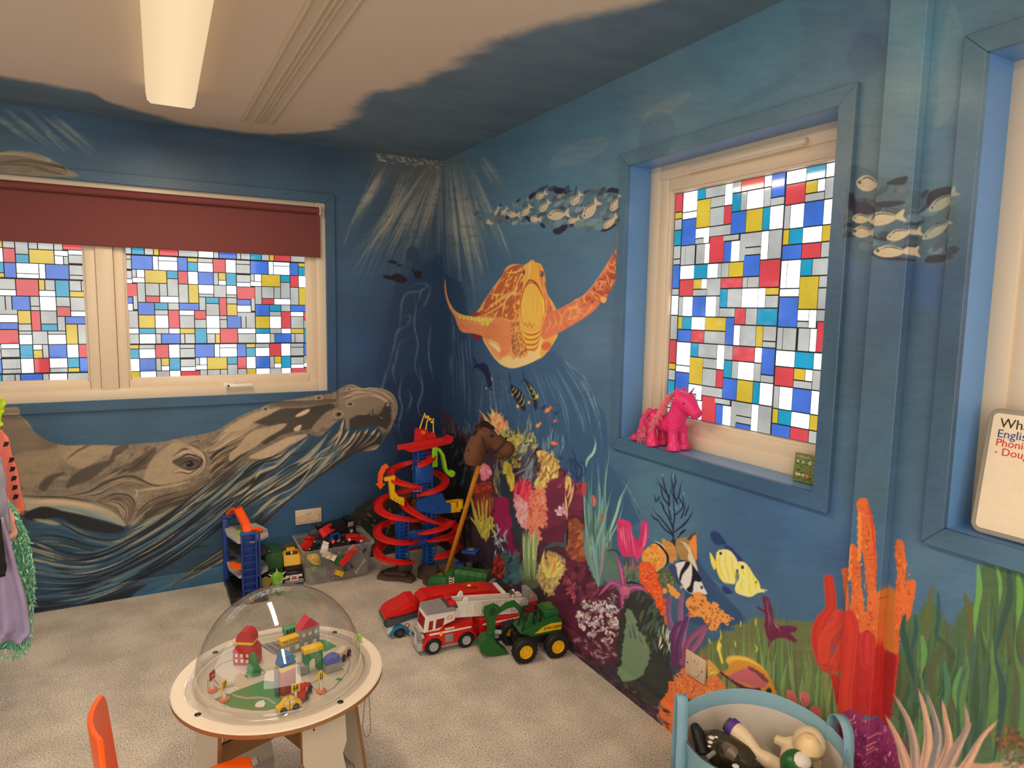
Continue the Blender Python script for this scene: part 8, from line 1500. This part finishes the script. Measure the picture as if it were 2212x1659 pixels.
# ------------------------------------------------------------------ pink unicorn on the sill
T = thing('toy_unicorn', 'bright pink toy unicorn with curly pale pink mane, on the window sill', 'toy unicorn', (.030,-2.030,1.0205),-PI/2+RA(6)); PK_ = mat('unicorn_pink', (226,46,112), rough=.4, sss=.1)
bm = BM(); loft(bm, [(-.075,.095,.018,.022),(-.06,.100,.034,.038),(-.02,.092,.034,.034),(.03,.090,.034,.038),(.055,.098,.024,.032)], n=18); tube(bm, [(.03,0,.10),(.048,0,.135),(.058,0,.17)],[.038,.034,.034], n=16); tube(bm, [(.048,0,.184),(.082,0,.176),(.116,0,.148),(.134,0,.136)],[.036,.037,.023,.020], n=16)
for x, y in ((.045,-.024),(.045,.026),(-.055,-.026),(-.05,.026)): tube(bm, [(x, y*.9,.09),(x, y, .06),(x+.004, y, .030),(x+.007, y, .016),(x+.008, y, .0)],[.023,.018,.019,.025,.026], n=14)
for y in (-.016,.016): loft(bm, [(.044,.205,.010,.006),(.046,.215,.011,.008),(.048,.232,.004,.003)], n=8) if 0 else tube(bm, [(.052, y, .195),(.050, y*1.25,.215),(.052, y*1.3,.232)],[.010,.010,.002], n=8)
blob('body', bm, PK_, T, .0026,5)
bm = BM(); tube(bm, [(.088,0,.200),(.112,0,.232)],[.006,.0015], n=10); obj('horn', bm, mat('horn_pink', (196,40,74), rough=.3), T)
for y in (-.027,.027): bm = BM(); sph(bm, (.092, y*1.12,.176),.0065,(1,.45,.75), n=12, m=8); obj('eye', bm, P_('navy', .2), T)
HR = mat('hair_pink', (240,130,150), rough=.7, noise=.2, nscale=90); HR2 = mat('hair_rose', (236,84,140), rough=.7, noise=.2, nscale=90)
rr = np.random.default_rng(21)
def hair(path, n, spread, r, m_, name, curl=.004):
    bm = BM(); P = crom([tuple(p) for p in path],8)
    for k in range(n):
        ph = rr.uniform(0,6.28); off = rr.normal(0, spread, 3); s_ = rr.uniform(.5,1); q = [Vector(p)+Vector(off)*(.3+.9*i/len(P))+Vector((math.cos(ph+i*1.1), math.sin(ph+i*1.1), math.cos(ph+i))) * curl for i, p in enumerate(P[:max(4, int(len(P)*s_))])]; tube(bm, q, r, n=4)
    return obj(name, bm, m_, T, kind='stuff')
hair([(.045,0,.208),(.015,-.012,.195),(.0,-.025,.16),(-.005,-.034,.135),(-.015,-.040,.11),(-.035,-.044,.080),(-.045,-.044,.050)],60,.006,.0012, HR, 'mane'); hair([(.045,0,.21),(.01,.01,.20),(-.01,.01,.17),(-.01,.015,.15)],40,.006,.0012, mat('hair_pale', (236,190,196), rough=.7), 'mane_top')
hair([(-.075,0,.115),(-.095,0,.12),(-.11,-.005,.09),(-.115,-.012,.05),(-.12,-.02,.008)],90,.009,.0013, HR2, 'tail', .005); hair([(-.08,0,.10),(-.10,-.01,.07),(-.10,-.018,.03),(-.095,-.022,.008)],60,.009,.0013, HR, 'tail_lock'); bm = BM(); tube(bm, [(-.14,-.01,.012),(-.155,-.012,.014),(-.168,-.014,.010)],[.012,.015,.008], n=10); obj('tail_tip', bm, mat('hair_deep', (214,60,110), rough=.8, bump=1), T)
# ------------------------------------------------------------------ green game booklet on the sill, whiteboard in the next window
T = thing('green_game_box', 'small green printed box leaning in the corner of the window sill', 'box', (.052,-2.598,1.021),-PI/2+RA(3), rot=(RA(-6),0,-PI/2+RA(4)))
mg = bpy.data.materials.new('printed_green_card'); mg.use_nodes = True; nt = mg.node_tree; N = nt.nodes; L = nt.links; b_ = N['Principled BSDF']; tc = N.new('ShaderNodeTexCoord'); nz = N.new('ShaderNodeTexNoise'); nz.inputs['Scale'].default_value = 160; L.new(tc.outputs['Object'], nz.inputs[0]); cr = N.new('ShaderNodeValToRGB'); cr.color_ramp.elements[0].position = .38; cr.color_ramp.elements[0].color = lin((52,70,30))+(1,); cr.color_ramp.elements[1].position = .5; cr.color_ramp.elements[1].color = lin((118,130,54))+(1,); L.new(nz.outputs[0], cr.inputs[0]); L.new(cr.outputs[0], b_.inputs['Base Color'])
c = part_box(T, 'card', (-.040,-.006,0),(.040,.006,.084), mg, .001); text('lettering', 'STRONA', .010, P_('crm'), c, (-.014,-.0064,.074),(PI/2,0,0),.0002)
for x, r in ((-.028,.0045),(-.012,.0045),(.010,.006)): bm = BM(); cyl(bm, (x, -.006,.060),(x, -.0066,.060), r, n=14); obj('pictogram', bm, P_('lgry'), c)
part_box(c, 'label_strip', (-.032,-.0066,.018),(-.014,-.006,.025), P_('crm'),0); part_box(c, 'label_strip', (-.010,-.0066,.018),(-.003,-.006,.025), P_('crm'),0); bm = BM(); cyl(bm, (.006,-.006,.021),(.006,-.0066,.021),.0055, n=14); obj('label_dot', bm, P_('torg'), c)
p = hit(2097,1140,0,.020); T = thing('whiteboard', 'white dry-wipe board with grey frame and handwriting, propped in the nearest window', 'whiteboard', (.020, p.y, 1.026)); T.rotation_euler = (0, RA(8),0); T.rotation_euler = Matrix(((0,.14,.99),(-1,0,0),(0,-.99,.14))).transposed().to_euler() if False else (RA(-8),0,-PI/2)
def rrect(w_, h_, r, inset=0): return [(cx+(r-inset)*math.cos(RA(a)), cz+(r-inset)*math.sin(RA(a))) for cx, cz, a0 in ((w_-r, h_-r, 0),(r, h_-r, 90),(r, r, 180),(w_-r, r, 270)) for a in range(a0, a0+91,15)]
bm = BM(); prism(bm, rrect(.60,.285,.022),.012, 'XZ', -.006, bev=.002); obj('frame', bm, mat('board_frame', (150,142,128), rough=.5), T); bm = BM(); prism(bm, [(x, z) for x, z in rrect(.60,.285,.022,.011)],.002, 'XZ', -.0078); s = obj('writing_surface', bm, mat('board_white', (232,214,186), rough=.25), T)
for body, sz, col, x, z in (('What', .030, 'blk', .026,.252),('English', .026, 'dblue', .024,.228),('Phonics', .024, 'red', .024,.208),('- Doug', .024, 'red', .024,.188)): text('handwriting', body, sz, P_(col), s, (x, -.0082, z),(PI/2,0,0),.0002, 'LEFT', 1.0)
# ------------------------------------------------------------------ blue fabric bag of toys
BX, BY = -.262,-2.750
T = thing('fabric_bag', 'pale blue fabric toy bag with looped handles, standing by the coral wall', 'bag', (BX, BY, 0)); FB = mat('bag_blue', (128,166,182), rough=.9, noise=.08, nscale=30, bump=.4, bscale=700); FI = mat('bag_lining', (206,196,184), rough=.9, noise=.06, nscale=14, bump=.2)
def oval(z, k, off=0): return [((.205*k+.008*math.sin(3*a+z*9))*math.cos(a)-off, (.212*k+.008*math.sin(2*a+1+z*7))*math.sin(a), z+(.012*math.sin(2*a+.6) if z > .3 else 0)) for a in np.linspace(0,2*PI, 41)[:-1]]
def skin(name, rows, m_):
    bm = BM(); R_ = [[bm.verts.new(p) for p in r] for r in rows]
    for a, b_ in zip(R_[:-1], R_[1:]):
        for k in range(40): bm.faces.new((a[k], a[(k+1) % 40], b_[(k+1) % 40], b_[k]))
    if rows[0][0][2] < .05: bm.faces.new(R_[0])
    return obj(name, bm, m_, T, smooth=60)
skin('outer', [oval(0,.86), oval(.12,.93), oval(.25,.96), oval(.38,.99), oval(.415,1)], FB); skin('lining', [oval(.01,.82), oval(.2,.92), oval(.375,.975)], FI); skin('hem', [oval(.375,.975), oval(.416,.985), oval(.418,1.0)], FB)
for a, zt, dw in ((RA(152),.525,.5),(RA(-25),.468,1)):
    c, s = math.cos(a), math.sin(a); t_ = (-s, c); P2 = [(c*.205+t_[0]*d, s*.212+t_[1]*d, z) for d, z in ((-.045*dw, .30),(-.045*dw, .41),(-.030*dw, zt-.013),(.0, zt),(.030*dw, zt-.013),(.045*dw, .41),(.045*dw, .30))]
    bm = BM(); sweep(bm, [Vector(p)+Vector((c, s, 0))*.006 for p in crom(P2)],[(-.002,-.014),(.002,-.014),(.002,.014),(-.002,.014)], ups=[(c, s, .0)]*len(crom(P2))); bm.free(); bm = BM(); Q2 = crom(P2)
    vs = [[bm.verts.new(Vector(p)+Vector((c*(.006+o_), s*(.006+o_),0))) for o_ in (-.014,.014)] for p in Q2]
    for u_, v_ in zip(vs[:-1], vs[1:]): bm.faces.new((u_[0], u_[1], v_[1], v_[0]))
    o = obj('handle', bm, FB, T); md = o.modifiers.new('thick', 'SOLIDIFY'); md.thickness = .003
def at3(x, y, z): p = fl(1420+x/5.027,1440+y/5.027, z); return (p.x, p.y, p.z)
WF = mat('figure_white', (226,204,168), rough=.4)
def figure(name, label, path, rads, m_, extra=(), loc=None):
    pts = [Vector(at3(*p)) for p in path]; c = thing(name, label, 'toy figure', pts[0]); bm = BM(); tube(bm, [p-pts[0] for p in pts], rads, n=14)
    for q, r, s_ in extra: sph(bm, Vector(at3(*q))-pts[0], r, s_)
    blob('body', bm, m_, c, .0035,4); return c, pts[0]
c, o0 = figure('toy_figure', 'hooded cream toy figure lying uppermost at the right of the bag', ((1280,790,.33),(1360,830,.33),(1480,860,.33),(1560,960,.31),(1600,1080,.30)),[.014,.016,.034,.046,.046], WF, (((1650,830,.36),.042,(1,1,1.05)),((1500,1000,.31),.04,(1,1,.8))))
bm = BM(); d = Vector(at3(1640,850,.375))-o0; lathe(bm, [(.001,.030),(.018,.026),(.030,.010),(.034,-.012),(.031,-.014)],24, center=d); obj('hood', bm, mat('figure_hood', (232,200,150), rough=.5), c)
c, o0 = figure('action_figure', 'cream toy arm with a purple cuff poking up from the bag', ((830,680,.37),(900,740,.365),(980,820,.355),(1080,940,.34),(1180,1010,.33),(1340,1100,.31)),[.024,.026,.022,.017,.021,.022], WF)
d = Vector(at3(800,715,.372))-o0; d2 = Vector(at3(860,660,.378))-o0; bm = BM(); n_ = (Vector(at3(900,740,.365))-Vector(at3(830,680,.37))).normalized(); cyl(bm, -n_*.012, n_*.004,.026, n=20); obj('cuff', bm, mat('cuff_purple', (84,44,140)), c); bm = BM(); cyl(bm, -n_*.022,-n_*.012,.020, n=16); obj('fist', bm, P_('dgry'), c)
c, o0 = figure('toy_vehicle', 'dark olive toy craft with white markings at the left of the bag', ((500,780,.33),(600,830,.34),(720,930,.33),(900,1030,.31),(1000,1100,.30)),[.022,.040,.050,.052,.045], mat('olive_dark', (58,54,38), rough=.35),(((780,960,.375),.030,(1,1,.5)),))
for x, y, r in ((590,770,.008),(575,820,.007),(565,865,.005),(640,765,.005),(850,1080,.009)): bm = BM(); sph(bm, Vector(at3(x, y, .385))-o0, r, (1,1,.3), n=12, m=8); obj('marking', bm, P_('wht'), c)
bm = BM(); tube(bm, [Vector(at3(*q))-o0 for q in ((740,860,.40),(800,940,.40),(850,980,.395))],[.012,.020,.014], n=12); obj('canopy', bm, mat('canopy_brown', (110,96,80), rough=.35), c); bm = BM(); tube(bm, [Vector(at3(*q))-o0 for q in ((620,930,.38),(540,990,.375))],.006, n=8); obj('lever', bm, P_('gry'), c)
c, o0 = figure('toy_boot', 'black toy boot sticking up at the left edge of the bag', ((400,640,.37),(440,720,.365),(470,840,.35),(500,960,.33)),[.013,.018,.017,.022], P_('blk', .5))
p = Vector(at3(1510,1085,.33)); T = thing('green_toy_ball', 'green and white toy ball at the near edge of the bag', 'ball', p); bm = BM(); sph(bm, (0,0,0),.042); obj('ball', bm, P_('grn'), T); bm = BM(); sph(bm, (0,-.01,.018),.030,(1,.9,.85)); obj('white_patch', bm, P_('wht'), T)
p = Vector(at3(1000,1000,.22)); T = thing('toy_heap', 'dark jumble of toys deep inside the fabric bag', 'toys', p); T['kind'] = 'stuff'; bm = BM()
for k in range(26): sph(bm, (rr.uniform(-.12,.12), rr.uniform(-.12,.12), rr.uniform(-.06,.04)),.04,(1,.7,.6),(rr.random(), rr.random(), rr.random()),10,8)
obj('lump', bm, P_('slate', .5), T, kind='stuff')
# ------------------------------------------------------------------ dressing-up clothes on a rack at the left edge
T = thing('clothes_rack', 'metal clothes rack at the left edge holding the dressing-up clothes', 'rack', (-2.34,-.80,0)); MT = mat('rack_steel', (150,150,152), metal=.8, rough=.3)
bm = BM(); cyl(bm, (0,-.45,1.25),(0,.45,1.25),.012, n=12); obj('rail', bm, MT, T)
for y in (-.45,.45): bm = BM(); cyl(bm, (0, y, .03),(0, y, 1.25),.012, n=12); obj('upright', bm, MT, T); bm = BM(); box(bm, (-.20, y-.012,0),(.20, y+.012,.03),.004); obj('foot', bm, MT, T)
def cloth(name, label, cat, y, rows, m_, fold=.010, nf=5, thick=.012, parts=()):
    top = hit(rows[0][1], rows[0][0],1, y); c = thing(name, label, cat, (-2.34, y, 1.235)); o0 = Vector((-2.34, y, 1.235)); bm = BM(); R_ = []
    Y = np.linspace(0,1,26); ry = [r[0] for r in rows]; yy = np.interp(Y, np.linspace(0,1, len(rows)), ry); ls = np.interp(Y, np.linspace(0,1, len(rows)),[r[1] for r in rows]); rs = np.interp(Y, np.linspace(0,1, len(rows)),[r[2] for r in rows])
    for j in range(26):
        row = []
        for i in range(25):
            x = ls[j]+(rs[j]-ls[j])*i/24; p = hit(x, yy[j],1, y); row.append(bm.verts.new(p-o0+Vector((0, fold*(.3+j/26)*math.sin(i/24*PI*nf+j*.12)+.003*math.sin(j*.9+i),0))))
        R_.append(row)
    for a, b_ in zip(R_[:-1], R_[1:]):
        for i in range(24): bm.faces.new((a[i], a[i+1], b_[i+1], b_[i]))
    o = obj('fabric', bm, m_, c, smooth=80); md = o.modifiers.new('thick', 'SOLIDIFY'); md.thickness = thick
    bm = BM(); zt = (top-o0).z; tube(bm, [(.0,0,.02),(.012,0,.03),(.02,0,.012),(.0,0,-.01),(0,0, min(-.02, zt+.02)),(min(.15,(hit(rows[0][2], rows[0][0],1, y)-o0).x),0, min(-.04, zt))],.003, n=6); obj('hanger', bm, MT, c); return c
c = cloth('coral_jacket', 'coral pink jacket with dark lettering down its sleeve, hanging at the left edge', 'jacket', -.80,[(930,-120,4),(947,-130,15),(1000,-130,32),(1060,-130,46),(1100,-130,54),(1112,-120,52)], mat('coral_cloth', (232,120,104), rough=.9, bump=.3),.006,3)
for k, (x, y_) in enumerate(((10,966),(22,1000),(24,1020),(27,1040),(29,1060),(31,1080))): p = hit(x-4, y_, 1,-.83)-Vector((-2.34,-.80,1.235)); bm = BM(); prism(bm, [(0,0),(.016,.004),(.020,.018),(.006,.020)],.002, 'XZ', 0); obj('print', bm, P_('blk'), c, loc=p)
cloth('lilac_dress', 'long pale lilac fancy dress with gathered hem, nearest at the left edge', 'dress', -1.06,[(1120,-110,2),(1180,-120,18),(1250,-130,38),(1320,-140,60),(1366,-150,68),(1388,-150,52)], mat('lilac_satin', (164,150,184), rough=.5, noise=.1, nscale=12),.016,9)
cloth('grey_shirt', 'grey-lilac long sleeved top in front of the coral jacket', 'shirt', -1.02,[(985,-110,0),(1010,-115,8),(1060,-115,14),(1110,-115,20),(1152,-115,24)], mat('grey_cotton', (150,148,164), rough=.9, bump=.3),.006,4)
cloth('peach_top', 'pale peach sleeve between the coral jacket and the lilac dress', 'shirt', -.95,[(1060,-90,8),(1090,-90,18),(1120,-90,30),(1150,-90,38),(1166,-90,34)], mat('peach_cloth', (232,172,156), rough=.8, bump=.3),.006,3)
cloth('black_cape', 'black fabric cape over the lilac dress at the left edge', 'cape', -1.10,[(1110,-110,0),(1150,-110,5),(1200,-110,12),(1232,-110,15),(1240,-110,8)], P_('blk', .9),.004,3)
cloth('lime_costume', 'lime green costume piece at the very left edge, top of the clothes', 'costume', -.98,[(860,-90,4),(868,-90,9),(880,-90,11),(888,-90,6),(910,-90,3),(918,-90,9),(924,-90,3)], mat('lime_cloth', (170,196,30), rough=.6),.006,3)
c = cloth('tinsel_skirt', 'shimmering sea-green tinsel skirt hanging behind the lilac dress', 'skirt', -.88,[(1078,-60,14),(1100,-60,34),(1150,-60,56),(1220,-60,70),(1300,-60,72),(1380,-60,62),(1400,-40,48)], mat('tinsel_base', (90,160,124), rough=.4),.008,6)
bm = BM(); o0 = Vector((-2.34,-.88,1.235))
for k in range(1500):
    yp = 1080+340*rr.random(); xr = np.interp(yp, [1080,1100,1150,1220,1300,1390,1430],[18,36,60,74,76,66,36]); xp = xr-abs(rr.normal(0,24)); p = hit(xp, yp, 1,-.885-.025*rr.random())-o0; a, b_ = rr.uniform(0,6.28), rr.normal(0,.5); d = Vector((math.cos(a)*.5, math.sin(a)*.6,-1+b_)).normalized()*rr.uniform(.012,.028); n_ = Vector((rr.normal(), rr.normal(), rr.normal())).normalized()*.0022
    vs = [bm.verts.new(q) for q in (p-n_, p+n_, p+d*.5+n_*1.5+Vector((0,-.004,0)), p+d*.5-n_*.5, p+d)]; bm.faces.new(vs[:4]); bm.faces.new((vs[3], vs[2], vs[4]))
obj('tinsel', bm, [mat('tinsel_green', (170,232,200), rough=.2, metal=.3)], c, kind='stuff', smooth=0)
# ------------------------------------------------------------------ the painted creatures as parts of their walls (same paint, hair-thin build-up)
def painted(name, wall, pts, axis, label, M_):
    from mathutils.geometry import tessellate_polygon
    P = crom(pts, closed=True)[::2]; q = [hit(x, y, axis, -.0004) for x, y in P]; me = bpy.data.meshes.new(name); T3 = []
    for t in tessellate_polygon([q]):
        n = (q[t[1]]-q[t[0]]).cross(q[t[2]]-q[t[0]]); T3.append(tuple(t) if n[axis] < 0 else tuple(t)[::-1])
    me.from_pydata([tuple(p) for p in q],[], T3); me.materials.append(M_); o = bpy.data.objects.new(name, me); COL.objects.link(o); o.parent = wall; o['label'] = label; return o
painted('painted_whale', wall_back, A3(178,305,280,430,540,560,1120,552,1540,495,1850,430,2050,310)+B3(470,245,700,190,1130,190,1160,90,1270,45,1540,85,1640,180,1655,270,1560,480,1450,600,1200,690,900,900,620,1140,380,1330)+[(480,1215),(330,1240),(90,1275)],1, 'grey humpback whale painted rising from the water', M_back)
for nm, q, lb in (('painted_turtle', C3(878,1015,935,1230,1060,1270,1200,1100,1320,930,1450,912,1508,876,1590,960,1600,1080,1680,1240,1880,1130,2050,900,2142,680,2145,850,2040,1180,1880,1300,1690,1410,1600,1560,1380,1660,1220,1570,1130,1430,1000,1400,945,1290,880,1130), 'orange sea turtle painted swimming upward'),('painted_striped_fish', BF, 'black and white striped fish painted on the reef'),('painted_yellow_fish', YB, 'left one of two overlapping yellow striped fish'),('painted_yellow_fish', YC[:11], 'right one of two overlapping yellow striped fish'),('painted_wrasse', WR, 'yellow and purple fish painted low on the wall'),
        ('painted_shoal', K3(300,500,440,340,790,200,980,130,1210,145,1620,175,1885,180,1885,600,1690,655,1230,650,940,600,500,560), 'shoal of small pale fish painted above the turtle')): painted(nm, wall_right, q, 0, lb, M_right)
